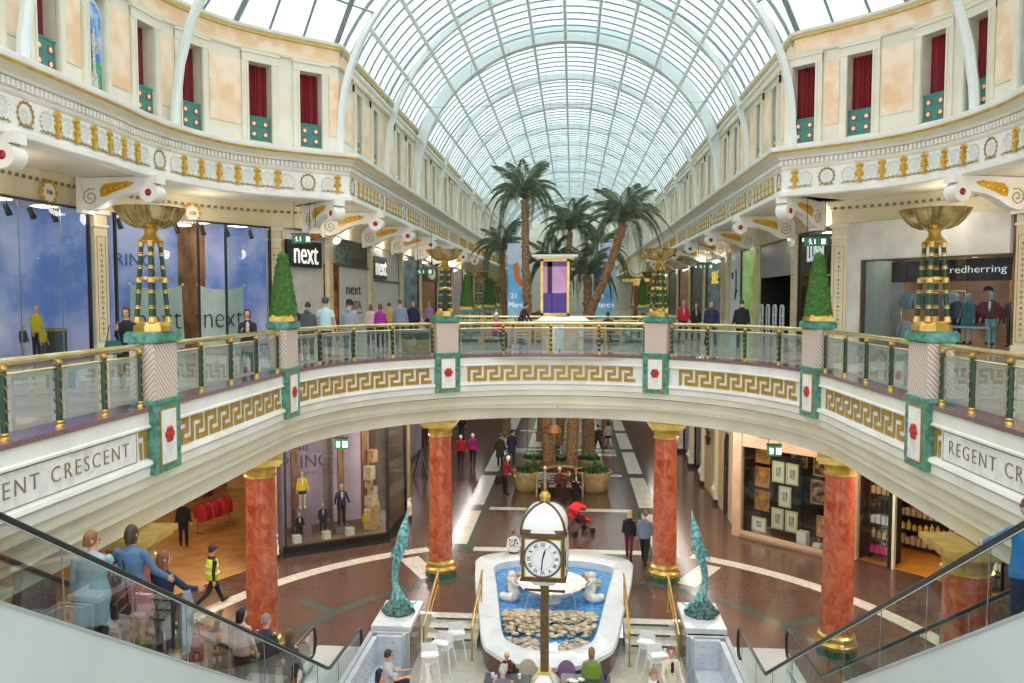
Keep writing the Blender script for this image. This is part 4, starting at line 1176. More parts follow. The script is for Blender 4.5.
cup(-1.3, 16.9, F+.75, 'white cup at the left end of the left slate table'); cup(-1.22, 16.78, F+.75, 'white cup in front of the blonde child'); cup(-.7, 16.9, F+.75, 'white cup at the right end of the left slate table'); cup(1.22, 17.0, F+.75, 'dark cup at the right end of the right slate table', '3a3a40')
mb = MB()
for k in range(9): mb.rock((R.uniform(-.17, .17), R.uniform(-.07, .07), .03+R.uniform(0, .03)), (.07, .05, .025))
tag(mb.build('crumpled_napkins', PLW, loc=(.55, 16.85, F+.75), smooth=0), 'crumpled white napkins on the right slate table', 'napkins')
# ---------------------------------------------------------------- people
SKIN = M('skin', 'd9a688', 'cf9778', rough=.5, scale=8)
EYE = M('eye_dark', '20160f', rough=.2); LIP = M('lip', 'a85a52', rough=.5)
MANQ = M('mannequin_skin', 'a9bcc4', rough=.4); MANT = M('mannequin_tan', 'e0b890', rough=.4)
JOBS = []
def cloth(h, h2=None):
    n = 'cloth_'+h
    return M(n, h, h2 or h, rough=.85, scale=14, detail=4, bump=.25)
def job(o, mb, vox, extra=None, smooth=4):
    JOBS.append((o, mb, vox, extra, smooth))
def empty_mesh(name, mats, parent):
    me = bpy.data.meshes.new(name)
    for m in mats: me.materials.append(m)
    o = bpy.data.objects.new(name, me); COL.objects.link(o); o.parent = parent; return o
def person(label, loc, rz=0., h=1.72, top='333333', sleeve='long', tlen='hip', bottom='trousers', bcol='22242a', hair='3a2a1c', hlen=0., hat=None, bald=False,
           walk=0., sit=False, lean=0., armL=(.1, .2, .2), armR=(.1, .2, .2), turn=0., nod=0., fem=False, shoes='1e1c1c', skin=None, vox=.024, group=None, name='person', cat='person',
           inner=None, hood=False, seat=.47, collar=None, headless=False, skirt='555555', wide=1., stripes=None, vest=None, dots=None):
    s = h/1.72; sk = skin or SKIN
    root = E(name, label, cat, (loc[0], loc[1], loc[2]+.012), rz, group, scale=s)
    hz = (seat/s+.09) if sit else .93
    W = .95 if fem else 1.04
    W *= wide
    def up(p):            # lean the upper body forward about the hips
        y, z = p[1], p[2]-hz; c, q = cos(lean), sin(lean)
        return Vector((p[0], y*c-z*q, hz+y*q+z*c))
    hip = [Vector((f*.088*W, 0, hz-.03)) for f in (-1, 1)]
    legs = []
    for i, f in enumerate((-1, 1)):
        if sit:
            k = Vector((f*.11, -.43, hz+.0)); a = Vector((f*.12, -.43, hz-.43)); 
            if a.z < .09: a = Vector((f*.12, -.48, .09))
        else:
            th = walk*(1 if i else -1); bend = max(0, -th)*1.1+abs(walk)*.15
            k = hip[i]+Vector((f*.01, -.42*sin(th), -.42*cos(th))); a = k+Vector((f*.005, .40*sin(bend-th), -.40*cos(bend-th)))
        legs.append((hip[i], k, a))
    if not sit and walk:
        dz = min(l[2].z for l in legs)-.085
        for l in legs:
            for p in l: p.z -= dz
        hz -= dz
    arms = []
    sw = .168*W
    for f, (sa, ou, be) in ((-1, armR), (1, armL)):
        sh = up((f*sw, .01, hz+.43))
        def dr(a): a = a+lean; return Vector((f*sin(ou)*cos(a*.3), -sin(a)*cos(ou), -cos(a)*cos(ou)))
        el = sh+dr(sa)*.285; d2 = dr(sa+be); d2.x -= f*min(be, 1.4)*.22; d2.normalize(); wr = el+d2*.25
        arms.append((sh, el, wr, d2, f))
    tor = [up((0, 0, hz+z)) for z in (-.07, .03, .17, .33, .445, .5)]
    tw = [.15*W, .158*W, (.118 if fem else .138)*W, .152*W, .132*W, .07]
    nk = [up((0, .01, hz+.47)), up((0, -.005, hz+.57)), up((0, -.012, hz+.63))]
    hc = up((0, -.02, hz+.672))
    HR = Matrix.Translation(hc) @ Matrix.Rotation(turn, 4, 'Z') @ Matrix.Rotation(nod+lean*.4, 4, 'X')
    # --- body
    b = MB()
    b.tube(tor, [w_*.92 for w_ in tw], 14, up=(1, 0, 0), flat=(1, .64))
    b.tube(nk, [.06, .052, .05], 10)
    for l in legs: b.tube([l[0], l[0].lerp(l[1], .5), l[1], l[1].lerp(l[2], .35), l[2]], [.082, .07, .052, .052, .034], 10)
    for a in arms: b.ball(a[0], .052, 10, 6); b.tube([a[0], a[1], a[1].lerp(a[2], .3), a[2]], [.045, .037, .037, .026], 10)
    if not headless:
        b.T = HR; b.ball((0, .008, .02), (.074, .09, .1), 16, 12); b.ball((0, -.022, -.045), (.054, .062, .062), 12, 8); b.tube([(0, -.08, .02), (0, -.104, -.022), (0, -.08, -.03)], [.01, .017, .01], 6)
        for f in (-1, 1): b.ball((f*.077, .012, -.005), (.014, .024, .032), 6, 5)
        b.T = None
    ex = MB()
    for sh, el, wr, d, f in arms:
        t = d.normalized(); side = Vector((0, 0, 1)).cross(t)
        if side.length < .2: side = Vector((0, 1, 0)).cross(t)
        side = Vector((f*.2, -1, 0)); side = (side-t*side.dot(t)).normalized(); nn = t.cross(side)
        ex.tube([wr-t*.02, wr+t*.03, wr+t*.085], [.026, .038, .036], 8, up=nn, flat=(.5, 1))
        for q, (o, L_) in enumerate(((.028, .062), (.01, .072), (-.01, .067), (-.027, .052))):
            p = wr+t*.075+side*o; ex.tube([p, p+t*L_*.55+nn*.004*f, p+t*L_+nn*.018*f], [.0095, .0085, .006], 6)
        p = wr+t*.03+side*.03; ex.tube([p, p+t*.03+side*.022, p+t*.058+side*.024], [.012, .0105, .007], 6)
    if not headless:
        ex.T = HR; ex.mi = 1
        for f in (-1, 1): ex.ball((f*.03, -.079, .0), (.011, .008, .008), 6, 4); ex.box((f*.03, -.083, .02), (.03, .008, .007))
        ex.mi = 2; ex.box((0, -.083, -.052), (.042, .01, .012)); ex.T = None
    body = empty_mesh('body', [sk, EYE, LIP], root); job(body, b, vox*.75, ex, 3)
    # --- hair / hat
    if hair and not headless:
        m = MB(); m.T = HR; n = 20; rows = 9; vs = []
        for j in range(rows+1):
            for i in range(n):
                a = 2*pi*i/n; fr = max(0, -sin(a))           # front = -y
                low = (-.035-hlen if fr < .25 else (-.02-hlen*.9 if fr < .55 and hlen > .03 else (.0 if fr < .6 else .062)))
                if bald: low = -.05 if fr < .3 else .03
                z = .128-(.128-low)*(j/rows)
                zz = max(z, .0); q = math.sqrt(max(1-(min(zz, .127)/.13)**2, 0)) if z > 0 else 1-.15*min(1, max(0, -z-.02)/.1)*(0 if hlen > .1 else 1)
                q *= 1+.03*sin(i*7.3+j)
                yo = .01 if z > -.02 else .018
                if bald and j < rows*.62: q *= .9
                vs.append((.083*q*cos(a), .099*q*sin(a)+yo, z+.008))
        m.add(vs, [(j*n+i, j*n+(i+1) % n, (j+1)*n+(i+1) % n, (j+1)*n+i) for j in range(rows) for i in range(n)]+[tuple(range(n))])
        m.build('hair', M('hair_'+hair, hair, None, rough=.55) if bald else M('hair_'+hair, hair, tuple(x*1.9 for x in lin(hair)), rough=.5, scale=30, stretch=(1, 1, .15)), root, smooth=60)
    if hat:
        m = MB(); m.T = HR; m.lathe([(.097, .045), (.1, .07), (.09, .11), (.06, .138), (.005, .148)], 18, (0, .008, 0), 1, 1.12); m.box((0, -.13, .052), (.13, .09, .012)); m.build('cap', cloth(hat), root)
    # --- top
    tm = MB(); pad = .016
    ext = {'waist': -.0, 'hip': -.1, 'coat': -.42}[tlen]
    pts = [up((0, 0, hz+z)) for z in (.03, .17, .33, .445, .515)]; ww_ = [tw[1]+pad+.008, tw[2]+pad+.012, tw[3]+pad, tw[4]+pad, .066]
    if tlen != 'waist' and not sit: pts = [Vector((0, 0, hz+ext))]+pts; ww_ = [tw[1]+pad+(.02 if tlen == 'hip' else .05)]+ww_
    if sit: pts = [up((0, 0, hz-.05))]+pts; ww_ = [tw[1]+pad+.01]+ww_
    tm.tube(pts, ww_, 16, up=(1, 0, 0), flat=(1, .68))
    for sh, el, wr, d, f in arms:
        tm.ball(sh, .055, 10, 6)
        if sleeve == 'long': tm.tube([sh, el, el.lerp(wr, .3), wr-d*.01], [.056, .049, .047, .04], 10)
        elif sleeve == 'short': tm.tube([sh, sh.lerp(el, .65)], [.056, .058], 10)
    if hood: tm.ball(up((0, .085, hz+.51)), (.1, .06, .075), 10, 7)
    if sleeve != 'none': tm.tube([up((0, .008, hz+.46)), up((0, .0, hz+.535))], [.09, .064], 12)
    tp = empty_mesh('jacket' if sleeve == 'long' else 'shirt', [cloth(top)]+([cloth(inner)] if inner else [])+([cloth(stripes or dots)] if stripes or dots else []), root)
    e2 = None
    if inner or stripes or dots:
        e2 = MB(); e2.mi = 1
        for z, wd in (((.06, .05), (.18, .05), (.3, .055), (.4, .05)) if inner else ()):
            c = up((0, -.68*((tw[3] if z > .25 else tw[2])+pad)+.012, hz+z)); e2.ball(c, (wd*.85, .022, .085), 8, 6)
        if dots:
            for k in range(60):
                z, a = R.uniform(.02, .44), R.uniform(0, 6.28); q = (tw[2] if z < .2 else tw[3])+pad+.006; e2.ball(up((q*cos(a), q*.69*sin(a), hz+z)), .02, 6, 4)
        if stripes:
            for z in (.12, .27):
                rr = [(tw[2]+pad+.02)*1.0 if z < .2 else (tw[3]+pad+.008)]*2
                e2.tube([up((0, 0, hz+z)), up((0, 0, hz+z+.045))], rr, 20, up=(1, 0, 0), flat=(1, .7))
    job(tp, tm, vox, e2)
    if vest:
        vm = MB(); vm.tube([up((0, 0, hz+z)) for z in (-.1, .05, .17, .33, .44, .5)], [tw[1]+.045, tw[1]+.04, tw[2]+.045, tw[3]+.03, tw[4]+.025, .07], 16, up=(1, 0, 0), flat=(1, .72))
        v2 = MB(); v2.mi = 1
        for z, q in ((.06, tw[1]+.05), (.25, tw[3]+.035)): v2.tube([up((0, 0, hz+z)), up((0, 0, hz+z+.05))], [q, q], 20, up=(1, 0, 0), flat=(1, .74))
        job(empty_mesh('hi_vis_vest', [cloth(vest), cloth('e6e6dc')], root), vm, vox, v2)
    # --- lower half
    if bottom in ('trousers', 'shorts'):
        lm = MB(); lm.tube([tor[0]-Vector((0, 0, .02)), tor[1], up((0, 0, hz+.1))], [tw[0]+.008, tw[1]+.008, tw[2]+.012], 14, up=(1, 0, 0), flat=(1, .66))
        for l in legs:
            if bottom == 'trousers': lm.tube([l[0], l[0].lerp(l[1], .5), l[1], l[1].lerp(l[2], .4), l[2]], [.094, .084, .068, .064, .056], 10)
            else: lm.tube([l[0], l[0].lerp(l[1], .55)], [.094, .09], 10)
        o = empty_mesh(bottom, [cloth(bcol)], root); job(o, lm, vox)
    elif bottom == 'skirt':
        lm = MB(); n = 28; vs = []
        for j, (z, q) in enumerate(((.12, tw[2]+.02), (.02, tw[1]+.02), (-.12, tw[1]+.06), (-.28, tw[1]+.085), (-.4, tw[1]+.1))):
            for i in range(n):
                a = 2*pi*i/n; w_ = q*(1+.05*sin(i*2.7)*(j/4)); vs.append((w_*cos(a), w_*.74*sin(a), hz+z))
        lm.add(vs, [(j*n+i, j*n+(i+1) % n, (j+1)*n+(i+1) % n, (j+1)*n+i) for j in range(4) for i in range(n)])
        lm.build('skirt', cloth(bcol), root, smooth=70)
    for l in legs:
        a = l[2]; m = MB(); d = (l[2]-l[1]).normalized(); ft = Vector((0, -1, 0)); ft = (ft-d*ft.dot(d)*(.9 if not sit else 0)).normalized()
        m.tube([a-ft*.05+d*.045, a+ft*.02+d*.04, a+ft*.12+d*.055, a+ft*.19+d*.06], [.036, .045, .042, .022], 8, up=d, flat=(.75, 1)); m.tube([a-d*.04, a+d*.04], [.04, .04], 8); m.build('shoe', cloth(shoes), root, smooth=60)
    if collar:
        m = MB(); m.tube([up((0, .01, hz+.47)), up((0, -.005, hz+.545))], [.095, .08], 14); m.build('scarf', cloth(collar), root)
    return root, arms
def finish_jobs():
    tmp = []
    for o, mb, vox, ex, sm in JOBS:
        me = bpy.data.meshes.new('tmp'); me.from_pydata([tuple(p) for p in mb.v], [], mb.f); me.update()
        t = bpy.data.objects.new('tmp', me); COL.objects.link(t)
        r = t.modifiers.new('r', 'REMESH'); r.mode = 'VOXEL'; r.voxel_size = vox; r.use_smooth_shade = True
        q = t.modifiers.new('s', 'SMOOTH'); q.iterations = sm; q.factor = .5
        tmp.append(t)
    bpy.context.view_layer.update(); dg = bpy.context.evaluated_depsgraph_get()
    for (o, mb, vox, ex, sm), t in zip(JOBS, tmp):
        ev = t.evaluated_get(dg); me = ev.to_mesh()
        r = MB(); r.v = [tuple(v.co) for v in me.vertices]; r.f = [tuple(p.vertices) for p in me.polygons]; r.m = [0]*len(r.f)
        ev.to_mesh_clear()
        if ex is not None:
            k = len(r.v); r.v += ex.v; r.f += [tuple(i+k for i in f) for f in ex.f]; r.m += ex.m
        m = o.data; m.from_pydata([tuple(p) for p in r.v], [], r.f); m.update()
        m.polygons.foreach_set('material_index', r.m); m.polygons.foreach_set('use_smooth', [True]*len(r.f))
    for t in tmp:
        d = t.data; bpy.data.objects.remove(t); bpy.data.meshes.remove(d)
# ---------------------------------------------------------------- shopfronts
LITP = M('ceiling_light_panel', 'fff1d8', rough=.5, emit=5)
DARKF = M('dark_shop_frame', '2a2c30', rough=.35)
GWALL = M('grey_shop_panel', 'c6c0ba', 'b9b3ac', rough=.5, scale=1.5)
PLAST = M('plaster_shop_panel', 'd6d3cc', 'c2beb6', rough=.6, scale=1.2)
WOODF = M('warm_wood_floor', 'b9824c', 'a06c3c', rough=.3, scale=3, stretch=(1, 8, 1))
SKYB = M('cloudy_blue_backdrop', '6680b4', 'c4bfd8', rough=.8, scale=.5, detail=6, pos=(.36, .7), emit=.34)  # glow stands in for the window lighting on the backdrop
MAUVE = M('mauve_backdrop', '957e92', 'b49aa4', rough=.8, scale=.6, emit=.2)  # slight glow imitates shop lighting on the surface
WARM = M('warm_shop_interior', 'a8622e', '4a2a18', rough=.7, scale=1.6, detail=6, emit=.25)  # emission imitates a lit interior, the surface is no lamp
DKIN = M('dark_shop_interior', '1f1b1a', '3a322c', rough=.7, scale=1.5)
def bay(p0, p1, label, z=U, H=4.7, d=2.6, glass_=True, back=None, floor_m=None, light=True, group=None, lit=None, frame=DARKF, sides=None, sw=(1, 1)):
    p0, p1 = Vector(p0), Vector(p1); mid = (p0+p1)/2; rz = math.atan2(p1.y-p0.y, p1.x-p0.x); w = (p1-p0).length
    r = E('shopfront', label, 'shopfront', (mid.x, mid.y, z), rz, group)
    if back:
        mb = MB(); mb.quad((-w/2, d, .02), (w/2, d, .02), (w/2, d, H), (-w/2, d, H)); mb.build('backdrop', back, r, smooth=0)
        for q_, u_ in ((-w/2, sw[0]), (w/2, sw[1])):
            if u_: mb = MB(); mb.quad((q_, .1, .0), (q_, d, .0), (q_, d, H), (q_, .1, H)); mb.build('side_wall', sides or back, r, smooth=0)
        mb = MB(); mb.quad((-w/2, 0, H), (w/2, 0, H), (w/2, d, H), (-w/2, d, H)); mb.build('shop_ceiling', WHITE, r, smooth=0)
        mb = MB(); mb.quad((-w/2, 0, .012), (w/2, 0, .012), (w/2, d, .012), (-w/2, d, .012)); mb.build('shop_floor', floor_m or WOODF, r, smooth=0)
        if light:
            mb = MB(); k = max(1, int(w/1.6))
            for i in range(k): mb.box((-w/2+w*(i+.5)/k, d*.5, H-.02), (.5, d*.35, .02))
            lo = mb.build('light_panel', lit or LITP, r)
    if glass_:
        mb = MB(); mb.quad((-w/2, 0, .1), (w/2, 0, .1), (w/2, 0, H), (-w/2, 0, H)); mb.build('shop_window_glass', SGLASS, r, smooth=0)
        mb = MB(); t = .06
        mb.box((-w/2+t/2, 0, H/2), (t, .1, H)); mb.box((w/2-t/2, 0, H/2), (t, .1, H)); mb.box((0, 0, H-t/2), (w, .1, t)); mb.box((0, 0, .06), (w, .12, .12))
        mb.build('window_frame', frame, r)
    T = Matrix.Translation((mid.x, mid.y, z)) @ Matrix.Rotation(rz, 4, 'Z')
    return r, w, T
def at(T, x, y, z=0): return tuple(T @ Vector((x, y, z)))
def rzT(T): return math.atan2(T[1][0], T[0][0])
# pilasters
def mk_pil(H=4.7):
    r = E('shop_pilaster', 'x', 'pilaster')
    mb = MB(); mb.box((0, -.03, .18), (.66, .24, .36)); mb.build('base', IVORY, r)
    mb = MB(); mb.box((0, -.04, H-.06), (.7, .3, .14)); mb.build('capital', IVORY, r)
    mb = MB(); mb.box((0, -.03, H-.5), (.62, .24, .08)); mb.build('neck_moulding', IVORY, r)
    mb = MB(); mb.box((0, 0, H/2), (.56, .2, H)); mb.mi = 1
    for x in (-.18, .18): mb.box((x, -.105, H*.46), (.018, .012, H*.72))
    for z in (H*.1, H*.82): mb.box((0, -.105, z), (.37, .012, .018))
    mb.mi = 2; z = H*.14
    k = 0
    while z < H*.79:
        f = k % 3
        if f == 0: mb.tube([(-.06, -.104, z), (0, -.104, z+.09), (.06, -.104, z)], .012, 4)
        elif f == 1: mb.tube([(0, -.104, z-.03), (0, -.104, z+.1)], .014, 4); mb.ball((-.06, -.104, z+.05), (.02, .006, .03), 6, 4); mb.ball((.06, -.104, z+.05), (.02, .006, .03), 6, 4)
        else: mb.ball((0, -.104, z+.04), (.05, .006, .05), 8, 4)
        z += .17; k += 1
    mb.build('shaft', [CREAM, KEYG, M('pilaster_ornament', '9c8450', '9a5a3c', rough=.6, scale=3)], r)
    return r
pil0 = mk_pil(); PT = tree_of(pil0); pf = True
for sg, sd, lst in ((-1, 'left', [(-15.2, 17.9), (-14.93, 24.22), (-11.5, 30.4), (-10.5, 34.2), (-10.5, 41.3), (-10.5, 49.0), (-10.5, 55.1), (-10.5, 62.4), (-10.5, 70), (-10.5, 77.4), (-10.5, 85)]),
                    (1, 'right', [(14.55, 25.6), (10.75, 31.0), (10.5, 36.0), (10.5, 43.4), (10.5, 51.3), (10.5, 52.9), (10.5, 60), (10.5, 67.4), (10.5, 75), (10.5, 82.6)])):
    P_ = SL if sg < 0 else SR
    for i, (x, y) in enumerate(lst):
        s = P_.near(x, y); q = P_.pos(s, .06); a = P_.ang(s)
        l = 'cream shop pilaster with incised ornament on the upper %s wall, %s from the camera' % (sd, ORD[i])
        if pf: pil0.location = (q.x, q.y, U); pil0.rotation_euler = (0, 0, a); pil0['label'] = l; pil0['group'] = 'shop pilasters'; pf = False
        else: dup(pil0, PT, (q.x, q.y, U), a, l, 'shop pilasters')
def spot_light(T, x, y, z, lab):
    t = E('track_spotlight', lab, 'spotlight', at(T, x, y, z), rzT(T), group='black spotlights in the blue windows')
    mb = MB(); mb.tube([(0, 0, 0), (0, 0, -.12)], .015, 5); mb.build('stem', CHAR, t)
    mb = MB(); mb.tube([(0, .06, -.12), (0, -.08, -.42)], [.07, .09], 10); mb.build('can', CHAR, t)
def plaque(P_, x, y, num, lab):
    s = P_.near(x, y); q = P_.pos(s, .1); t = E('number_plaque', lab, 'sign', (q.x, q.y, 11.85), P_.ang(s), 'number plaques')
    mb = MB(); mb.prism([(.27*cos(a), .3*sin(a)) for a in [2*pi*i/20 for i in range(20)]], -.04, .04, 'y'); mb.build('plate', WHITE, t)
    mb = MB()
    for i in range(10):
        a = 2*pi*i/10; mb.ball((.31*cos(a), -.03, .34*sin(a)), (.075, .05, .09), 7, 5)
    mb.build('gilt_wreath', GILT, t); text(num, .2, .004, CHAR, 'digits', t, Matrix.Translation((0, -.047, -.0)))
plaque(SL, -15.15, 22.1, '106', 'oval plaque numbered 106 with gilt leaves on the upper left wall'); plaque(SL, -13.75, 28.0, '108', 'oval plaque numbered 108 with gilt leaves above the blue window')

# left rotunda windows
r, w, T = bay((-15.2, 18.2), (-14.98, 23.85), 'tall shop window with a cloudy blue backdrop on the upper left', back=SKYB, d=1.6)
for x in (-1.9, -.2, 1.5):
    mb = MB(); mb.box((x, 0, 2.35), (.02, .03, 4.6)); mb.build('mullion', STEEL, r)
for i in range(5): spot_light(T, -1.9+i*.95, .5, 4.65, 'black spotlight in the left blue window, %s from the left' % ORD[i].replace('nearest', 'first'))
mb = MB(); mb.box((-.9, .9, 1.7), (.16, .12, 3.4)); mb.build('grey_post', M('grey_post', '8c8480', rough=.6), r)
T1 = T
def mann(label, T, x, y, z=0, h=1.7, **k):
    k.setdefault('skin', MANT); k.setdefault('hair', None)
    return person(label, at(T, x, y, z), rzT(T)+k.pop('rz', 0), h=h, name='mannequin', cat='mannequin', **k)
mann('adult mannequin in a bright yellow jacket in the left blue window', T1, 1.25, .7, .03, 1.6, top='e8c81c', bottom='trousers', bcol='2b3350')
mann('child mannequin in a yellow top in front of the adult one', T1, 1.12, .4, .03, 1.0, top='d8b82a', bcol='5a5a64')
mann('child mannequin in a yellow scarf left of the yellow adult', T1, .45, .5, .03, 1.08, top='4a4a50', bcol='cfd2d6', collar='e0c020', fem=True)
mb = MB(); mb.box((0, 0, .45), (.55, .5, .9)); mb.mi = 1; mb.box((0, 0, .86), (.58, .53, .05)); mb.mi = 0
tag(mb.build('display_crate', [M('grey_crate', '5a5f60', rough=.6), M('yellow_trim', 'd8b020')], loc=at(T1, 1.85, .6, .02), rz=rzT(T1)), 'grey display crate with a yellow rim right of the yellow mannequin', 'crate')
r, w, T = bay((-14.7, 24.75), (-11.55, 30.2), 'wide blue shop window with a doorway and two hanging fabric banners', back=None, glass_=False)
mb = MB(); t = .07
mb.box((-w/2+t/2, 0, 2.35), (t, .12, 4.7)); mb.box((w/2-t/2, 0, 2.35), (t, .12, 4.7)); mb.box((0, 0, 4.66), (w, .12, .07)); mb.box((-.05, 0, 2.35), (.05, .1, 4.7)); mb.box((1.1, 0, 2.35), (.05, .1, 4.7)); mb.build('window_frame', DARKF, r)
for a, b in ((-w/2, -.05), (1.1, w/2)):
    mb = MB(); mb.quad((a, 0, .1), (b, 0, .1), (b, 0, 4.65), (a, 0, 4.65)); mb.build('shop_window_glass', SGLASS, r, smooth=0)
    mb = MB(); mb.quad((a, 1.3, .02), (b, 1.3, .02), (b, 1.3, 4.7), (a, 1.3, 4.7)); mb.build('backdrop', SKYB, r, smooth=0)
    q_ = a if a < -1 else b
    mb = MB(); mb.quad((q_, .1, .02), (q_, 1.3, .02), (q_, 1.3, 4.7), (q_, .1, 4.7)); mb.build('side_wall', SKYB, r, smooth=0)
mb = MB(); mb.quad((-.6, 6, 0), (2, 6, 0), (2, 6, 4.7), (-.6, 6, 4.7)); mb.quad((-.05, 1.3, 0), (-.6, 6, 0), (-.6, 6, 4.7), (-.05, 1.3, 4.7)); mb.quad((1.1, 1.3, 0), (2, 6, 0), (2, 6, 4.7), (1.1, 1.3, 4.7)); mb.build('warm_interior', M('tan_interior', 'b98a60', '6a4a34', rough=.7, scale=.8, emit=.2), r, smooth=0)  # interior walls given a glow to imitate shop lighting
mb = MB(); mb.quad((-w/2, 0, 4.7), (w/2, 0, 4.7), (w/2, 6, 4.7), (-w/2, 6, 4.7)); mb.build('shop_ceiling', WHITE, r, smooth=0)
mb = MB()
for x in (-2.2, -1, .5, 2.2): mb.box((x, .7, 4.68), (.6, .5, .02))
for y in (2.2, 3.6, 5): mb.box((.6, y, 4.68), (.8, .5, .02))
mb.build('light_panel', LITP, r)
mb = MB(); mb.box((.75, 3.0, 2.35), (.3, .3, 4.6)); mb.build('interior_pillar', M('grey_post', '8c8480'), r)
text('SPRING', .62, .004, M('faint_blue_letters', '4a62a8', rough=.8), 'window_letters', r, Matrix.Translation((-2.05, 1.28, 3.2)), sx=1.0)
for i in range(6): spot_light(T, -2.7+i*1.05, .45, 4.65, 'black spotlight in the wide blue window, %s from the left' % ORD[i].replace('nearest', 'first'))
FAB = M('pale_green_fabric', 'c3cfc6', 'b4c2b9', rough=.9, scale=2)
for x, l in ((-1.35, 'left'), (1.28, 'right')):
    t = E('fabric_banner', 'pale green fabric banner lettered next in the blue window, %s one' % l, 'banner', at(T, x, .55, .0), rzT(T), group='fabric banners')
    mb = MB(); n = 14; vs = []
    for j in range(9):
        for i in range(n+1):
            u = i/n*2-1; z = .05+2.3*(j/8); sag = .16*(1-u*u)*(j/8)
            vs.append((u*1.0, .05*sin(u*5+j*.4), z-sag))
    mb.add(vs, [(j*(n+1)+i, j*(n+1)+i+1, (j+1)*(n+1)+i+1, (j+1)*(n+1)+i) for j in range(8) for i in range(n)]); mb.build('cloth', FAB, t, smooth=60)
    text('next', 1.2, .003, M('navy_print', '2c3550', rough=.8), 'letters', t, Matrix.Translation((0, -.08, 1.1)), sx=.82, bold=-.02)
    mb = MB(); mb.ball((-1, 0, 2.36), .05); mb.ball((1, 0, 2.36), .05); mb.build('corner_ties', WHITE, t)
# corridor bays, left
def sign(T, x, y, z, w, h, s, size, bg, fg, lab, sx=1., bold=0., ext=.02):
    t = E('shop_sign', lab, 'sign', at(T, x, y, z), rzT(T), group=None)
    if bg is not None:
        mb = MB(); mb.box((0, 0, 0), (w, .12, h)); mb.build('board', bg, t)
    text(s, size, ext, fg, 'letters', t, Matrix.Translation((0, -.09, 0)), sx=sx, bold=bold)
    return t
LETW = M('white_letters', 'ffffff', rough=.4, emit=.35)
X_ = -10.5
r, w, T = bay((-11.2, 30.7), (-10.55, 33.85), 'pale grey shop panel under the first white lettered sign on the upper left', glass_=False)
mb = MB(); mb.box((0, .1, 2.35), (w, .1, 4.7)); mb.build('panel', GWALL, r)
sign(T, -.15, -.06, 3.72, 2.7, 1.1, 'next', 1.35, BLACK, LETW, 'black sign with large white letters next, nearest on the upper left corridor', .8, -.004)
r, w, T = bay((X_, 34.6), (X_, 41.0), 'grey shop panel with a warm doorway and small dark lettering', glass_=False)
mb = MB(); mb.box((.75, .1, 1.75), (w-1.5, .1, 3.5)); mb.build('panel', GWALL, r)
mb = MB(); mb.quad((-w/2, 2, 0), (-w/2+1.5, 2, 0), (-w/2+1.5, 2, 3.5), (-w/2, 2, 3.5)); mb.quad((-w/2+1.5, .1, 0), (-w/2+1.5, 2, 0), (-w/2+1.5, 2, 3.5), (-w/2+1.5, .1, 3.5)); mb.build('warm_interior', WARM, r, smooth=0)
mb = MB(); mb.quad((-w/2, .9, 3.5), (w/2, .9, 3.5), (w/2, .9, 4.7), (-w/2, .9, 4.7)); mb.build('patterned_back', M('patterned_glass', '4a5450', 'b9c4c0', rough=.5, kind='voro', scale=3, pos=(.1, .5)), r, smooth=0)
mb = MB(); mb.quad((-w/2, 0, 3.5), (w/2, 0, 3.5), (w/2, 0, 4.7), (-w/2, 0, 4.7)); mb.build('transom_glass', SGLASS, r, smooth=0)
mb = MB(); mb.box((0, 0, 3.45), (w, .14, .1)); mb.build('transom_bar', DARKF, r)
text('next', .8, .01, CHAR, 'letters', r, Matrix.Translation((.6, .03, 2.3)), sx=1.9); text('COSTA', .6, .01, M('maroon_letters', '7a2430'), 'letters', r, Matrix.Translation((.6, .03, 1.5)), sx=1.4)
mb = MB(); mb.box((.9, .03, 1.12), (2.2, .02, .05)); mb.build('underline', CHAR, r)
r, w, T = bay((X_, 41.7), (X_, 48.6), 'pale grey shop panel under the second white lettered sign', glass_=False)
mb = MB(); mb.box((0, .1, 2.35), (w, .1, 4.7)); mb.build('panel', GWALL, r)
mb = MB(); mb.box((0, 0, 2.85), (w, .1, .06)); mb.build('ledge', DARKF, r)
sign(T, -1.6, -.02, 3.6, 3.0, 1.25, 'next', 1.4, BLACK, LETW, 'black sign with white letters next, second on the upper left corridor', 1.0, .012)
BLUEG = M('dark_blue_display', '27343f', '7f97a8', rough=.5, kind='voro', scale=1.6, pos=(.1, .6), emit=.1)  # weak glow put into the display colour as interior light
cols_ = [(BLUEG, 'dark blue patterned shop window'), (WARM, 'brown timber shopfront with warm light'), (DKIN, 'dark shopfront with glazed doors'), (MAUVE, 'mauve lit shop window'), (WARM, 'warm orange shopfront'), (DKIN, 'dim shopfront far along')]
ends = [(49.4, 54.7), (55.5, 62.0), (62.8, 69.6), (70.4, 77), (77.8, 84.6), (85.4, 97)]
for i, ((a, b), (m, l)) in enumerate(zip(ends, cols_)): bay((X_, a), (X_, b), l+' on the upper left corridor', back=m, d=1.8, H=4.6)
r = E('shop_sign', 'oval cream sign on the brown timber shopfront', 'sign', (-10.3, 58.7, 10.6), pi/2)
mb = MB(); mb.box((0, .05, 0), (6.2, .1, 1.3)); mb.build('board', M('brown_board', '4a3424', rough=.5), r)
mb = MB(); mb.prism([(1.6*cos(a), .45*sin(a)) for a in [2*pi*i/24 for i in range(24)]], -.05, 0, 'y'); mb.build('oval_plate', IVORY, r)
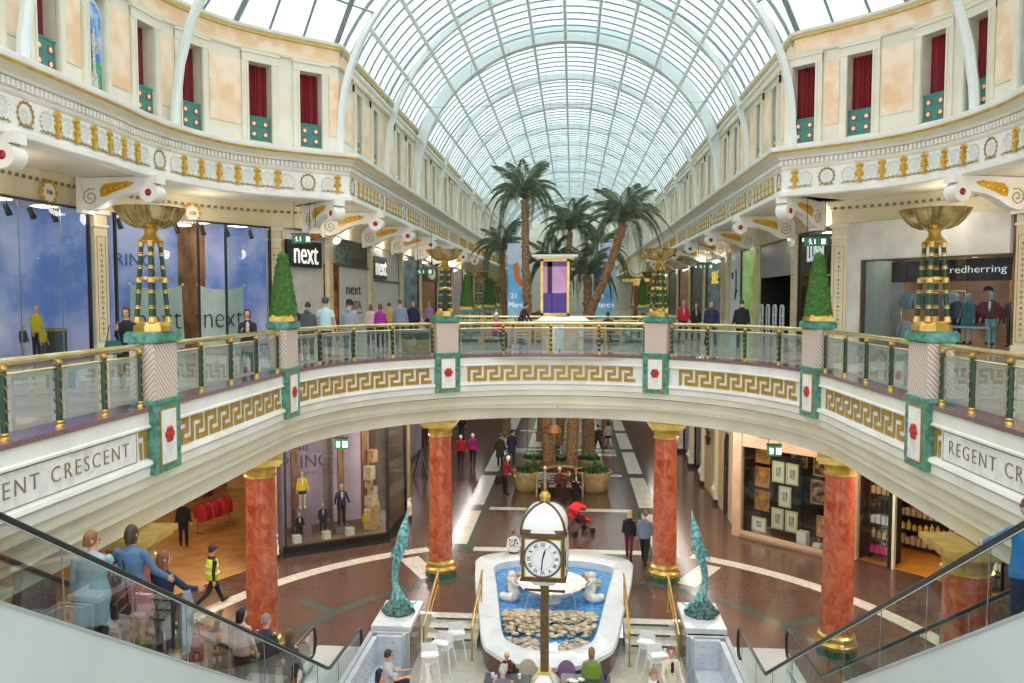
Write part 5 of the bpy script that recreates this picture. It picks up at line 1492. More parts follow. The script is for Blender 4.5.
# right rotunda: plaster front with display window
r, w, T = bay((10.98, 30.82), (14.4, 26.0), 'pale plaster shopfront framing a large clothes window on the upper right', glass_=False)
x0, x1, h1 = -2.3, w/2-.02, 3.3
mb = MB(); mb.box(((-w/2+x0)/2, 0, 2.35), (x0+w/2, .2, 4.7)); mb.box(((x0+x1)/2, 0, (4.7+h1)/2), (x1-x0, .2, 4.7-h1)); mb.build('plaster', PLAST, r)
mb = MB(); mb.quad((x0, 0, .1), (x1, 0, .1), (x1, 0, h1), (x0, 0, h1)); mb.build('shop_window_glass', SGLASS, r, smooth=0)
mb = MB(); mb.box((x0+.03, -.02, h1/2), (.06, .24, h1)); mb.box(((x0+x1)/2, -.02, h1-.03), (x1-x0, .24, .06)); mb.build('window_frame', M('brown_frame', '5a4a3e'), r)
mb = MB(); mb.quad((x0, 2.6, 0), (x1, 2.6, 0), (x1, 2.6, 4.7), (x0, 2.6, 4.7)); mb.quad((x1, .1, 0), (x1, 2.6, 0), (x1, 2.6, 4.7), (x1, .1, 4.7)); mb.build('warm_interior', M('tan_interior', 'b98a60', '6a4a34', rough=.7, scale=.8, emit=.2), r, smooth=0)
mb = MB(); mb.quad((x0, .1, 0), (x0, 2.6, 0), (x0, 2.6, h1), (x0, .1, h1)); mb.build('pale_return', M('pale_blue_panel', 'a9bcc0', '9fb0b4'), r, smooth=0)
mb = MB(); mb.quad((x0, 0, 3.6), (x1, 0, 3.6), (x1, 2.6, 3.6), (x0, 2.6, 3.6)); mb.build('shop_ceiling', WHITE, r, smooth=0)
mb = MB()
for i in range(4): mb.box((x0+.7+i*1.2, 1.3, 3.58), (.6, .8, .02))
mb.build('light_panel', LITP, r)
mb = MB(); mb.box(((x0+x1)/2+.4, .5, 2.82), (x1-x0-.9, .05, .75)); mb.build('dark_header', M('dark_brown_header', '33241e'), r)
T5 = T
sign(T, 1.72, .42, 2.83, 0, 0, 'redherring', .35, None, LETW, 'white lettering redherring in the upper right clothes window', 1.25, -.004, .01)
for i, (x, top, bc, l, hd) in enumerate([(.75, '2a3348', '25292f', 'navy jacket', 0), (1.15, '3c6a74', '3c6a74', 'teal dress', 0), (2.1, '5a2a34', '7fa6b8', 'maroon cardigan and pale jeans', 0), (2.6, '4a3f58', '2b2f38', 'plaid shirt', 0)]):
    mann('mannequin in a %s in the upper right clothes window' % l, T5, x, .9 if i != 2 else .55, .25 if i != 2 else .3, 1.78, top=top, bcol=bc, skin=MANQ, inner='e6e6e6' if i == 2 else None, fem=i == 1, bottom='skirt' if i == 1 else 'trousers', tlen='hip')
t = E('fashion_poster', 'poster of a dark-haired man in a red jumper in the clothes window', 'poster', at(T5, 1.5, 1.5, 1.0), rzT(T5))
mb = MB(); mb.box((0, 0, .75), (1.3, .03, 1.7)); mb.build('sheet', M('poster_tan', 'c9a084', 'a67a5c', scale=1), t)
mb = MB(); mb.prism([(-.55, .0), (.6, .0), (.5, .55), (.18, .75), (-.18, .75), (-.5, .5)], -.03, -.018, 'y'); mb.build('printed_jumper', M('printed_red', 'a8281e', '7a1a18'), t)
mb = MB(); mb.prism([(.15*cos(a), 1.0+.21*sin(a)) for a in [2*pi*i/20 for i in range(20)]], -.034, -.02, 'y'); mb.box((0, -.026, .78), (.14, .01, .14)); mb.build('printed_face', M('printed_skin', 'c98f6c'), t)
mb = MB(); mb.prism([(-.17, 1.02), (-.14, 1.24), (.02, 1.3), (.16, 1.22), (.17, 1.02), (.12, 1.13), (-.1, 1.13)], -.04, -.03, 'y'); mb.box((-.06, -.036, 1.03), (.05, .005, .02)); mb.box((.06, -.036, 1.03), (.05, .005, .02)); mb.build('printed_hair', BLACK, t)
def shirt(T, x, y, z, c, lab, grp, rz=0):
    t = MB(); t.tube([(0, 0, 0), (0, 0, .2), (0, 0, .55), (0, 0, .66)], [.2, .2, .22, .06], 10, up=(1, 0, 0), flat=(1, .35))
    for f in (-1, 1): t.tube([(f*.18, 0, .58), (f*.3, 0, .3), (f*.3, 0, .08)], [.08, .07, .055], 8)
    o = t.build('hanging_garment', cloth(c), loc=at(T, x, y, z), rz=rzT(T)+rz, smooth=60); tag(o, lab, 'garment', grp)
for i, c in enumerate(('6f7f93', '8a93a4', '54606e', '7c6a72', '9a9fae')): shirt(T5, -1.5+i*.42, 1.7, 1.45, c, 'hanging shirt on the rail of the upper right clothes window, %s from the left' % ORD[i].replace('nearest', 'first'), 'shirts on the clothes window rail', .5)
for i, c in enumerate(('8f98a6', 'b9bcc2', '6a7280', 'a3a7b0')): shirt(T5, -1.45+i*.45, 1.5, .35, c, 'folded-sleeve shirt hung low in the clothes window, %s from the left' % ORD[i].replace('nearest', 'first'), 'low shirts in the clothes window', .4)
mb = MB(); mb.tube([(-1.8, 1.7, 2.12), (.6, 1.7, 2.12)], .018, 6); mb.tube([(-1.8, 1.7, 0), (-1.8, 1.7, 2.12)], .018, 6); mb.tube([(.6, 1.7, 0), (.6, 1.7, 2.12)], .018, 6)
o = mb.build('clothes_rail', STEEL); o.matrix_world = T5; tag(o, 'steel clothes rail in the upper right clothes window', 'clothes rail')
t = E('display_table', 'pale blue display table among the window mannequins', 'table', at(T5, 1.55, .35, 0), rzT(T5))
mb = MB(); mb.box((0, 0, .88), (1.5, .4, .06)); mb.build('tabletop', M('pale_blue_table', '8fb4cc', rough=.4), t)
for sx in (-1, 1):
    for sy in (-1, 1): mb = MB(); mb.box((sx*.7, sy*.16, .43), (.05, .05, .86)); mb.build('leg', M('pale_blue_table', '8fb4cc'), t)
# right corridor
X_ = 10.5
r, w, T = bay((X_, 35.6), (10.6, 31.4), 'dark glazed cosmetics shopfront behind the right topiary', back=DKIN, d=2.2)
sign(T, -.3, .2, 3.8, 0, 0, 'LUSH', 1.1, None, LETW, 'white LUSH lettering on the dark shopfront behind the topiary', .8, .03)
PINK = M('pink_goods', 'e0408c', 'f08ab8', rough=.5, scale=8, emit=.2)
for j in range(4):
    for i in range(3):
        o = MB(); o.box((0, 0, .14), (.34, .3, .28)); m = o.build('gift_box', PINK if (i+j) % 2 else M('lilac_goods', 'c9a8d8', 'f0c8dc', scale=6), loc=at(T, 1.1+i*.4, .9, .9+j*.52), rz=rzT(T)); tag(m, 'pink or lilac gift box on the shelves behind the right topiary', 'box', 'gift boxes behind the topiary')
mb = MB()
for j in range(5): mb.box((1.5, .9, .87+j*.52), (1.4, .4, .03))
mb.box((.78, .9, 1.7), (.04, .4, 3.4)); mb.box((2.2-.02, .9, 1.7), (.04, .4, 3.4)); o = mb.build('shelving', CHAR); o.matrix_world = T; tag(o, 'dark shelving holding pink boxes behind the right topiary', 'shelves')
r, w, T = bay((X_, 43.0), (X_, 36.4), 'black shop opening below a half-lowered grey shutter', back=M('black_interior', '15130f'), d=2.4, glass_=False, light=False)
mb = MB(); mb.box((0, .1, 3.8), (w, .1, 1.7)); mb.build('roller_shutter', M('grey_shutter', '8f9292', '7c8080', rough=.5, metal=.4, scale=12, stretch=(0, 0, 1)), r)
mb = MB(); mb.box((w/2-.9, .9, 1.45), (1.3, .06, 2.9)); mb.build('pale_door', M('pale_grey_door', 'a9b0b6'), r)
for i in range(4):
    g = E('security_gate', 'grey security gate in the black shop opening, %s from the left' % ORD[i].replace('nearest', 'first'), 'gate', at(T, -1.5+i*1.3, -.25, 0), rzT(T), 'security gates')
    mb = MB(); mb.tube([(-.25, 0, 0), (-.25, 0, 1.4), (-.15, 0, 1.52), (.15, 0, 1.52), (.25, 0, 1.4), (.25, 0, 0)], .05, 8); mb.build('frame', M('gate_grey', 'c3c9ce', rough=.4), g)
    mb = MB(); mb.box((0, 0, .7), (.42, .03, .06)); mb.box((0, 0, .35), (.42, .03, .06)); mb.box((0, 0, 1.05), (.42, .03, .06)); mb.build('bars', M('gate_grey', 'c3c9ce'), g)
r, w, T = bay((X_, 47.5), (X_, 43.9), 'green lit shop window on the upper right corridor', back=M('green_backdrop', '7fae52', 'c9d8a0', rough=.7, scale=.8, emit=.35), d=1.2)  # backdrop glow simulates light inside the window
r, w, T = bay((X_, 51.0), (X_, 47.6), 'pale panel with dark line drawing on the upper right corridor', glass_=False)
mb = MB(); mb.box((0, .1, 2.35), (w, .1, 4.7)); mb.build('panel', M('pale_panel', 'd3d6da', 'c3c7cd', scale=1), r)
mb = MB(); mb.tube([(.2, .03, 3.6), (.3, .03, 2.6), (.0, .03, 1.8), (.5, .03, 2.4)], .05, 4); mb.box((-.9, .03, 3.3), (.5, .02, .4)); mb.build('printed_drawing', CHAR, r)
YEL = M('yellow_letters', 'e8c83a', emit=.6)
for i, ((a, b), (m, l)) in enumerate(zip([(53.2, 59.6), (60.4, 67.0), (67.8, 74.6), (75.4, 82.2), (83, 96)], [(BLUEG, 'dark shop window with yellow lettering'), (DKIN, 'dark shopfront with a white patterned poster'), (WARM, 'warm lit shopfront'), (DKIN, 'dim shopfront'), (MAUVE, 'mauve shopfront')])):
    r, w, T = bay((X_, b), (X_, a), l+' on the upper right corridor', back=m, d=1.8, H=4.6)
    if i == 0: sign(T, .3, .1, 3.3, 0, 0, 'SALE', 1.2, None, YEL, 'yellow lettering in the dark shop window on the upper right', 1., .02)
    if i == 1:
        mb = MB(); mb.box((0, 0, 1.4), (3, .04, 2.8)); o = mb.build('poster', M('patterned_poster', 'e8e6e8', '3a3038', kind='voro', scale=3.5, pos=(.18, .3))); o.matrix_world = T @ Matrix.Translation((1.2, .4, .1)); tag(o, 'white poster with dark patches in the dark shopfront', 'poster')
# hanging exit signs, sphere lamp
def exit_sign(x, y, z, rz, lab, drop, w=1.0):
    t = E('exit_sign', lab, 'sign', (x, y, z), rz, 'hanging green exit signs')
    mb = MB(); mb.box((0, 0, 0), (w, .1, .32)); mb.build('box', M('exit_green', '0f6b4a', rough=.4, emit=.12), t)
    mb = MB()
    for f in (-1, 1):
        mb.box((w*.32, f*.056, 0), (.16, .006, .2)); mb.box((-.05, f*.056, 0), (.05, .006, .18)); mb.ball((-w*.28, f*.056, .08), (.03, .006, .03), 6, 4)
        mb.tube([(-w*.28, f*.056, .05), (-w*.25, f*.056, -.02), (-w*.32, f*.056, -.1)], .018, 4); mb.tube([(-w*.25, f*.056, -.02), (-w*.18, f*.056, -.1)], .018, 4); mb.tube([(-w*.38, f*.056, 0), (-w*.2, f*.056, .04)], .014, 4)
    mb.build('pictogram', LETW, t)
    mb = MB(); mb.box((0, 0, .2), (w*1.12, .14, .04)); mb.build('bracket', CHAR, t)
    mb = MB()
    for f in (-1, 1): mb.tube([(f*w*.4, 0, .2), (f*w*.4, 0, drop)], .012, 5)
    mb.build('hanger', CHAR, t)
exit_sign(-10.0, 29.5, 11.0, .1, 'green exit sign hanging by the globe at the upper left corner', 1.42, .75)
exit_sign(-7.8, 43, 10.2, 0, 'green exit sign hanging over the upper left corridor', 2.2)
exit_sign(9.4, 29.6, 10.8, 0, 'green exit sign hanging above the right topiary', 1.6, .8)
exit_sign(-7.0, 24.4, 4.0, .1, 'green exit sign hanging in front of the lower clothes window', 1.2, .42)
exit_sign(6.75, 24.6, 3.95, -.1, 'green exit sign hanging in front of the lower picture shop', 1.25, .42)
exit_sign(8.3, 47, 10.6, 0, 'green exit sign hanging over the upper right corridor', 1.8)
t = E('globe_lamp', 'orange and white globe lamp beside the hanging exit sign', 'lamp', (-9.5, 29.6, 11.2), group=None)
mb = MB(); mb.lathe([(.27*sin(pi*j/12), -.27*cos(pi*j/12)) for j in range(0, 6)], 18, cap=False); mb.build('lower_bowl', M('copper', 'b8763a', rough=.25, metal=.7), t)
mb = MB(); mb.lathe([(.265*sin(pi*j/12), -.265*cos(pi*j/12)) for j in range(6, 12)], 18, cap=False); mb.build('upper_bowl', M('cream_globe', 'f0dcb8', rough=.3), t)
mb = MB(); mb.tube([(0, 0, .25), (0, 0, 1.22)], .012, 5); mb.build('rod', CHAR, t)

# ---------------------------------------------------------------- lower level shops
def lpil(x, y, rz, lab, H=4.95, m=None):
    t = E('shop_pilaster', lab, 'pilaster', (x, y, 0), rz, 'lower level pilasters')
    mb = MB(); mb.box((0, 0, H/2), (.34, .26, H)); mb.build('shaft', m or M('gilt_pilaster', 'b39a5c', '9a8248', rough=.45, metal=.25, scale=2), t)
    mb = MB(); mb.box((0, 0, .35), (.4, .32, .3)); mb.box((0, 0, .85), (.38, .3, .08)); mb.ball((0, -.1, .62), (.19, .16, .2), 10, 6); mb.build('base_ornament', IVORY, t)
    mb = MB(); mb.box((0, 0, .1), (.42, .34, .2)); mb.build('foot', CHAR, t)
lpil(-9.5, 24.75, .5, 'gilt pilaster left of the lit lower clothes window'); lpil(-6.05, 29.6, 1.2, 'gilt pilaster right of the lit lower clothes window')
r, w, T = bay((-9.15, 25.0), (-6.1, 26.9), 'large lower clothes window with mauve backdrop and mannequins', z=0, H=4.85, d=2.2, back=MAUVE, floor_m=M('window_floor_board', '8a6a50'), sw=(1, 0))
mb = MB(); mb.box((0, .02, .17), (w+.1, .14, .34)); mb.build('black_plinth', BLACK, r)
mb = MB(); mb.box((0, 1.1, .18), (w, 2.1, .36)); mb.build('display_floor', M('window_floor_board', '7a6658', '65544a', scale=4), r)
T7 = T
r2, w2, T8 = bay((-6.1, 26.9), (-5.95, 29.3), 'side pane of the lower clothes window by the corridor', z=0, H=4.85, d=2.4, back=M('grey_brown_screen', '8a7468', '6a584e', scale=1, emit=.1), light=False, sw=(0, 1))  # backdrop glows slightly in place of window lighting
mb = MB(); mb.box((0, .02, .17), (w2, .14, .34)); mb.build('black_plinth', BLACK, r2)
DKL = M('dim_mauve_letters', '6a5568')
text('SPRING', .66, .003, DKL, 'window_letters', r, Matrix.Translation((-.75, 2.17, 2.72)), sx=.95); text('THE', .3, .003, DKL, 'window_letters', r, Matrix.Translation((-.75, 2.17, 3.22))); text('COLLECTION', .16, .003, DKL, 'window_letters', r, Matrix.Translation((-.75, 2.17, 2.3)))
for x, y, l in ((-1.15, 1.5, 'leftmost'), (.55, 1.6, 'middle'), (1.35, 1.3, 'rightmost')):
    o = MB(); o.box((0, 0, 2.3), (.22, .18, 4.6)); tag(o.build('timber_post', M('window_timber', 'a5764e', '7c5436', rough=.7, scale=3, stretch=(4, 4, .4)), loc=at(T7, x, y, .37), rz=rzT(T7)), 'timber post standing in the lower clothes window, %s' % l, 'post', 'timber posts')
for x, y, z, h, top, bc, l, kw in [(-1.0, .9, 1.35, 1.3, 'e6bc28', '2b3048', 'mannequin in a yellow jacket and dark shorts, highest in the lower window', dict(inner='f0ece0', bottom='shorts', shoes='e8e8e8')), (-1.2, .5, .38, .95, '26262a', '1e1e24', 'small dark child mannequin at the left of the lower window', dict(inner='e8e2d8')),
                                (-.35, .7, .38, 1.12, '2f3242', '3a3a44', 'child mannequin in a grey jacket in the middle of the lower window', dict(inner='e6e2da')), (.35, .8, .6, 1.5, '2c2440', '22222a', 'tall mannequin in a purple jacket in the lower window', dict(inner='d8d2c4', armL=(.1, .3, .6), armR=(.1, .3, .6))),
                                (1.1, .4, .38, .75, 'd8b820', 'c9a818', 'small all-yellow child mannequin in the lower window', dict())]:
    mann(l, T7, x, y, z, h, top=top, bcol=bc, **kw)
mb = MB(); mb.box((0, 0, .48), (.5, .5, .96)); tag(mb.build('display_plinth', M('mauve_plinth', '8a7880'), loc=at(T7, -1.0, .9, .37), rz=rzT(T7)), 'display plinth under the yellow-jacket mannequin', 'plinth')
mb = MB(); mb.box((0, 0, .11), (.5, .5, .22)); tag(mb.build('display_plinth', M('mauve_plinth', '8a7880'), loc=at(T7, .35, .8, .37), rz=rzT(T7)), 'low display plinth under the purple-jacket mannequin', 'plinth')
WBOX = [M('timber_box', 'd8a878', 'b8865a', rough=.7, scale=5), M('pale_box', 'd9c2a4', 'c0a888', rough=.7, scale=5)]
for i, (x, y, z, a, b) in enumerate([(-.25, 0, .0, .5, .4), (.25, .1, .0, .45, .45), (.0, 0, .4, .45, .4), (-.35, .1, .4, .3, .3), (.4, .1, .45, .4, .35), (-.05, .05, .8, .4, .35), (.3, .1, .8, .3, .3), (.1, .05, 1.15, .32, .3), (-.15, .1, 1.45, .28, .26), (-.1, .1, 1.75, .36, .5), (.15, .05, 2.35, .3, .45)]):
    o = MB(); o.box((0, 0, b/2), (a, a*.8, b), R.uniform(-.4, .4)); tag(o.build('wooden_box', WBOX[i % 2], loc=at(T8, x-.55, .75+y, .36+z), rz=rzT(T8)), 'pale wooden box in the tall pile in the lower window, %s' % ('bottom left', 'bottom right', 'middle left', 'small left', 'second right', 'third middle', 'third right', 'fourth', 'fifth', 'sixth', 'topmost')[i], 'box', 'wooden boxes piled in the lower window')
for i, (x, y) in enumerate(((-1.35, .25), (-.35, .25), (.5, .3))):
    o = MB(); o.box((0, 0, .13), (.26, .22, .26)); tag(o.build('white_box', M('white_card_box', 'e6e0d2'), loc=at(T7, x, y, .37), rz=rzT(T7)+.2), 'small white box on the lower window floor, %s' % ('leftmost', 'middle', 'rightmost')[i], 'box', 'small white boxes')
# open shop on the lower left
r, w, T = bay((-12.6, 19.0), (-9.75, 23.9), 'open shop entrance with warm timber floor on the lower left', z=0, H=4.95, glass_=False)
TS = T
TR_ = T.inverted()
def wq(*p): return [TR_ @ Vector(q) for q in p]
mb = MB(); mb.quad(*wq((-12.6, 19, .012), (-9.75, 23.9, .012), (-11.6, 36, .012), (-20, 36, .012), (-20, 19, .012))); mb.build('shop_floor', M('shop_tile_floor', 'c0935f', 'ab7d4e', rough=.25, scale=2), r, smooth=0)
mb = MB(); mb.quad(*wq((-11.6, 36, 0), (-20, 36, 0), (-20, 36, 4.95), (-11.6, 36, 4.95))); mb.quad(*wq((-9.8, 24, 0), (-11.6, 36, 0), (-11.6, 36, 4.95), (-9.8, 24, 4.95))); mb.quad(*wq((-20, 36, 0), (-20, 19, 0), (-20, 19, 4.95), (-20, 36, 4.95))); mb.build('interior_walls', M('shop_brown_wall', '6a4c38', '4a3428', rough=.7, scale=1.2), r, smooth=0)
mb = MB(); mb.quad(*wq((-9.75, 19, 4.95), (-9.75, 36, 4.95), (-20, 36, 4.95), (-20, 19, 4.95))); mb.build('shop_ceiling', WHITE, r, smooth=0)
mb = MB()
for xx, yy in ((-12.5, 23.5), (-13.5, 27), (-14.5, 31), (-17, 25), (-16.5, 29)):
    mb.box(wq((xx, yy, 4.9))[0], (1.2, 1.2, .03))
mb.build('light_panel', M('warm_light_panel', 'ffd9a0', emit=7), r)
lpil(-9.75, 24.05, 1.0, 'pale timber post at the right edge of the open shop', m=M('pale_timber', 'c9a884', 'b08c68', rough=.6, scale=3))
mb = MB()
def hung(x, y, n, cols, lab, rack):
    t = E('garment_rack', rack, 'clothes rail', (x, y, 0), 1.25, scale=(1, 1, .82))
    mb = MB(); mb.tube([(-.8, 0, 1.35), (.8, 0, 1.35)], .02, 6); mb.build('rail', STEEL, t)
    for f in (-1, 1):
        mb = MB(); mb.tube([(f*.8, 0, 1.35), (f*.8, 0, .05)], .02, 6); mb.tube([(f*.8, -.25, .05), (f*.8, .25, .05)], .02, 6); mb.build('leg', STEEL, t)
    TR = Matrix.Translation((x, y, -.22)) @ Matrix.Rotation(1.25, 4, 'Z')
    for i in range(n): shirt(TR, -.65+1.3*i/(n-1), 0, .66, cols[i % len(cols)], lab+', %s along the rail' % ORD[i].replace('nearest', 'first'), 'garments on the '+rack, 1.4)
hung(-13.05, 28.0, 8, ('c02a34', 'a81e2c', 'd04048'), 'red garment on the rack in the open shop', 'front rack of red garments in the open shop')
hung(-14.9, 30.6, 6, ('8a2a44', '6a2438', 'b05070'), 'dark pink garment on the back rack of the open shop', 'back rack of dark garments in the open shop')
t = E('display_table', 'low timber table with folded clothes in the open shop', 'table', (-13.2, 22.4, 0), rzT(TS))
mb = MB(); mb.box((0, 0, .5), (.9, .8, .06)); mb.build('tabletop', WBOX[0], t); mb = MB(); mb.box((0, 0, .24), (.7, .6, .46)); mb.build('base', WBOX[1], t)
for i in range(4):
    o = MB(); o.box((0, 0, .05), (.3, .24, .1)); tag(o.build('folded_clothes', cloth(('c9b8a8', '6a5a50', 'a8988c', '50484c')[i]), loc=(-13.4+.36*(i % 2), 22.25+.3*(i//2), .535), rz=rzT(TS)), 'folded clothes on the low timber table in the open shop, %s' % ('front left', 'front right', 'back left', 'back right')[i], 'clothes', 'folded clothes')
t = E('display_counter', 'long lit display counter deep in the open shop', 'counter', (-14.2, 34.6, 0), .1)
mb = MB(); mb.box((0, 0, .45), (2.4, .7, .9)); mb.build('base', M('pale_timber', 'c9a884'), t); mb = MB(); mb.box((0, 0, .95), (2.6, .8, .1)); mb.build('worktop', CHAR, t)
# picture shop on the lower right
PKW = M('pinkish_shop_wall', 'c4a68c', 'b4967c', rough=.6, scale=1.2)
r, w, T = bay((6.62, 28.65), (9.15, 26.3), 'picture shop window on the lower right filled with framed prints', z=0, H=3.4, d=1.7, back=M('black_interior', '15130f'), floor_m=M('window_floor_board', '7a6658'), frame=PKW, lit=M('soft_warm_panel', 'ffd9a0', emit=4))
mb = MB(); mb.box((0, .05, 4.2), (w+.5, .16, 1.6)); mb.box((-w/2-.12, .02, 2.4), (.34, .22, 4.9)); mb.box((w/2+.1, .02, 2.4), (.3, .22, 4.9)); mb.box((0, -.02, .16), (w, .2, .12)); mb.build('plaster_surround', PKW, r)
text('Castle Gallery', .46, .008, M('brown_script', '6a4434'), 'letters', r, Matrix.Translation((.1, -.05, 3.86)), sx=.9)
TP = T
GF = M('gilt_picture_frame', 'c98a4a', 'a06a30', rough=.4, metal=.2, scale=6); MNT = M('cream_mount', 'e3dcc0', rough=.7)
def picture(x, y, z, w_, h_, fm, im, lab, T=None, tilt=0):
    T = T or TP
    t = E('framed_picture', lab, 'picture', at(T, x, y, z), rzT(T), 'framed pictures in the picture shop'); b = .05
    mb = MB()
    for a, c in (((0, 0, b/2), (w_, .05, b)), ((0, 0, h_-b/2), (w_, .05, b)), ((-w_/2+b/2, 0, h_/2), (b, .05, h_-2*b)), ((w_/2-b/2, 0, h_/2), (b, .05, h_-2*b))): mb.box(a, c)
    mb.build('frame', fm, t)
    mb = MB(); mb.box((0, .01, h_/2), (w_-2*b, .02, h_-2*b)); mb.build('mount', MNT if fm is not GF else im, t)
    if fm is not GF: mb = MB(); mb.box((0, -.006, h_/2), (w_*.4, .012, h_*.46)); mb.build('print', im, t)
SEP = M('sepia_print', '6a6258', 'cfc7b0', rough=.7, scale=9); GPT = M('golden_landscape', 'c98a30', '4a2c14', rough=.6, scale=3, detail=6, emit=.15); PORT = M('portrait_print', '3a241c', 'd89a70', rough=.6, scale=4, detail=5, pos=(.45, .7), emit=.1)
CRM = M('cream_picture_frame', 'd2c79c', rough=.5)
for i, (x, z) in enumerate(((-.55, 2.1), (-.02, 2.1), (-.28, 1.25), (-.55, .4), (-.02, .4))):
    picture(x, .55, z, .46, .76 if i != 2 else .74, CRM, SEP, 'cream framed print on the black display panel, %s' % ('top left', 'top right', 'centre', 'bottom left', 'bottom right')[i])
mb = MB(); mb.box((0, 0, 1.5), (1.16, .06, 2.7)); o = mb.build('exhibition_board', BLACK, loc=at(TP, -.28, .62, .2), rz=rzT(TP)); tag(o, 'black exhibition board holding five cream framed prints', 'board')
for i in range(3): picture(-1.25, .7, .9+i*.88, .6, .74, GF, GPT, 'gilt framed golden landscape in the left column of the picture shop, %s' % ('lowest', 'middle', 'highest')[i])
picture(-1.2, .4, .22, .55, .5, CRM, SEP, 'small cream framed print on the picture shop floor at the left')
picture(.05, .9, 2.7, .62, .58, GF, PORT, 'orange framed portrait at the top centre of the picture shop'); picture(.95, .9, 2.5, .74, .78, GF, PORT, 'large orange framed portrait at the top right of the picture shop'); picture(.85, .9, 1.5, .7, .85, GF, PORT, 'large orange framed portrait below the top right one'); picture(1.5, .8, 1.7, .4, 1.9, GF, GPT, 'tall gilt framed painting at the right edge of the picture shop')
t = E('easel', 'wooden easel with a golden painting at the right of the picture shop', 'easel', at(TP, 1.3, .45, .05), rzT(TP))
for p in (((-.3, -.05, 0), (-.05, .1, 1.5)), ((.3, -.05, 0), (.05, .1, 1.5)), ((0, .5, 0), (0, .1, 1.45))): mb = MB(); mb.tube(p, .022, 5); mb.build('leg', WBOX[0], t)
mb = MB(); mb.box((0, -.02, .5), (.66, .06, .04)); mb.build('ledge', WBOX[0], t)
picture(1.3, .38, .6, .62, .66, GF, GPT, 'golden painting resting on the easel in the picture shop')
mb = MB(); mb.box((0, 0, .27), (.34, .3, .54)); tag(mb.build('white_plinth', WHITE, loc=at(TP, .5, .4, .04), rz=rzT(TP)), 'white plinth on the picture shop window floor', 'plinth')
mb = MB(); mb.box((0, 0, .15), (.26, .2, .3)); tag(mb.build('white_box', WHITE, loc=at(TP, 1.12, .2, .04), rz=rzT(TP)), 'small white box beside the easel', 'box')
# wall with pointed black door, right corridor
mb = MB(); mb.box((6.72, 29.9, 2.5), (.2, 2.0, 5)); mb.box((6.72, 34.6, 2.5), (.2, 5.2, 5)); mb.box((6.72, 31.45, 4.2), (.2, 1.2, 1.7)); struct(mb.build('wall_lower_right', M('beige_wall', 'c9b290', 'bda684', rough=.6, scale=1)))
mb = MB(); mb.quad((6.9, 37, 0), (6.9, 130, 0), (6.9, 130, 5.2), (6.9, 37, 5.2)); struct(mb.build('wall_lower_right_far', CREAM, smooth=0))
d = E('door_1', None, None, (6.66, 31.45, 0), -pi/2, kind='structure')
mb = MB(); mb.prism([(-.5, 0), (.5, 0), (.5, 2.9), (.0, 3.5), (-.5, 2.9)], -.02, .04, 'y'); mb.build('leaf', BLACK, d)
mb = MB(); mb.ball((.0, -.04, 1.9), (.1, .02, .12)); mb.ball((0, -.04, 1.45), (.08, .02, .1)); mb.build('knocker', STEEL, d)
for i, y in enumerate((33.2, 36.6, 40.4, 44.4, 48.6, 53)):
    lpil(6.62, y, -pi/2, 'cream pilaster along the lower right corridor, %s from the camera' % ORD[i], m=CREAM)
for i, (a, b) in enumerate(((40.0, 37.0), (44.0, 40.8), (48.2, 44.8), (52.6, 49), (60, 53.4))):
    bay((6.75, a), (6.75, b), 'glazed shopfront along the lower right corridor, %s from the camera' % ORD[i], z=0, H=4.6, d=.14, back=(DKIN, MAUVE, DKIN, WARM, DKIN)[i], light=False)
t = E('wreath', 'dark hanging garland on the lower right corridor wall', 'garland', (6.45, 34.6, 2.3))
mb = MB()
for k in range(40): mb.rock((R.uniform(-.05, .05), R.gauss(0, .12), R.uniform(0, 1.7)), (.08, .1, .1))
mb.build('foliage', M('dark_foliage', '1d1f18', '33352a'), t, smooth=0)
# cosmetics shop
r, w, T = bay((10.0, 26.3), (12.9, 23.2), 'open cosmetics shop with stacked shelves on the lower right', z=0, H=4.95, d=3.0, glass_=False, back=M('cosmetics_back', '4a3424', '2a1e18', scale=2), floor_m=M('amber_shop_floor', 'd8913a', 'c07c2c', rough=.3, scale=2), lit=M('warm_light_panel', 'ffd9a0', emit=7))
TC = T
mb = MB(); mb.quad((-w/2, 0, .1), (-w/2+1.0, 0, .1), (-w/2+1.0, 0, 4.9), (-w/2, 0, 4.9)); mb.build('shop_window_glass', SGLASS, r, smooth=0)
mb = MB(); mb.box((-w/2+1.05, 0, 2.47), (.12, .14, 4.95)); mb.build('black_post', BLACK, r)
mb = MB(); mb.box((-w/2+1.16, 0, 2.47), (.08, .14, 4.95)); mb.build('pale_post', CREAM, r)
mb = MB(); mb.box((-w/2-.2, 0, 2.47), (.36, .2, 4.95)); mb.build('end_wall', PKW, r)
goods = {'amber': M('goods_amber', 'd9821e', emit=.1), 'pink': M('goods_pink', 'd8286c', emit=.1), 'white': M('goods_white', 'e0dccf'), 'tan': M('goods_tan', 'c9a070'), 'dark': M('goods_dark', '3c3a3c'), 'gold': M('goods_gold', 'c9a23a', emit=.08)}
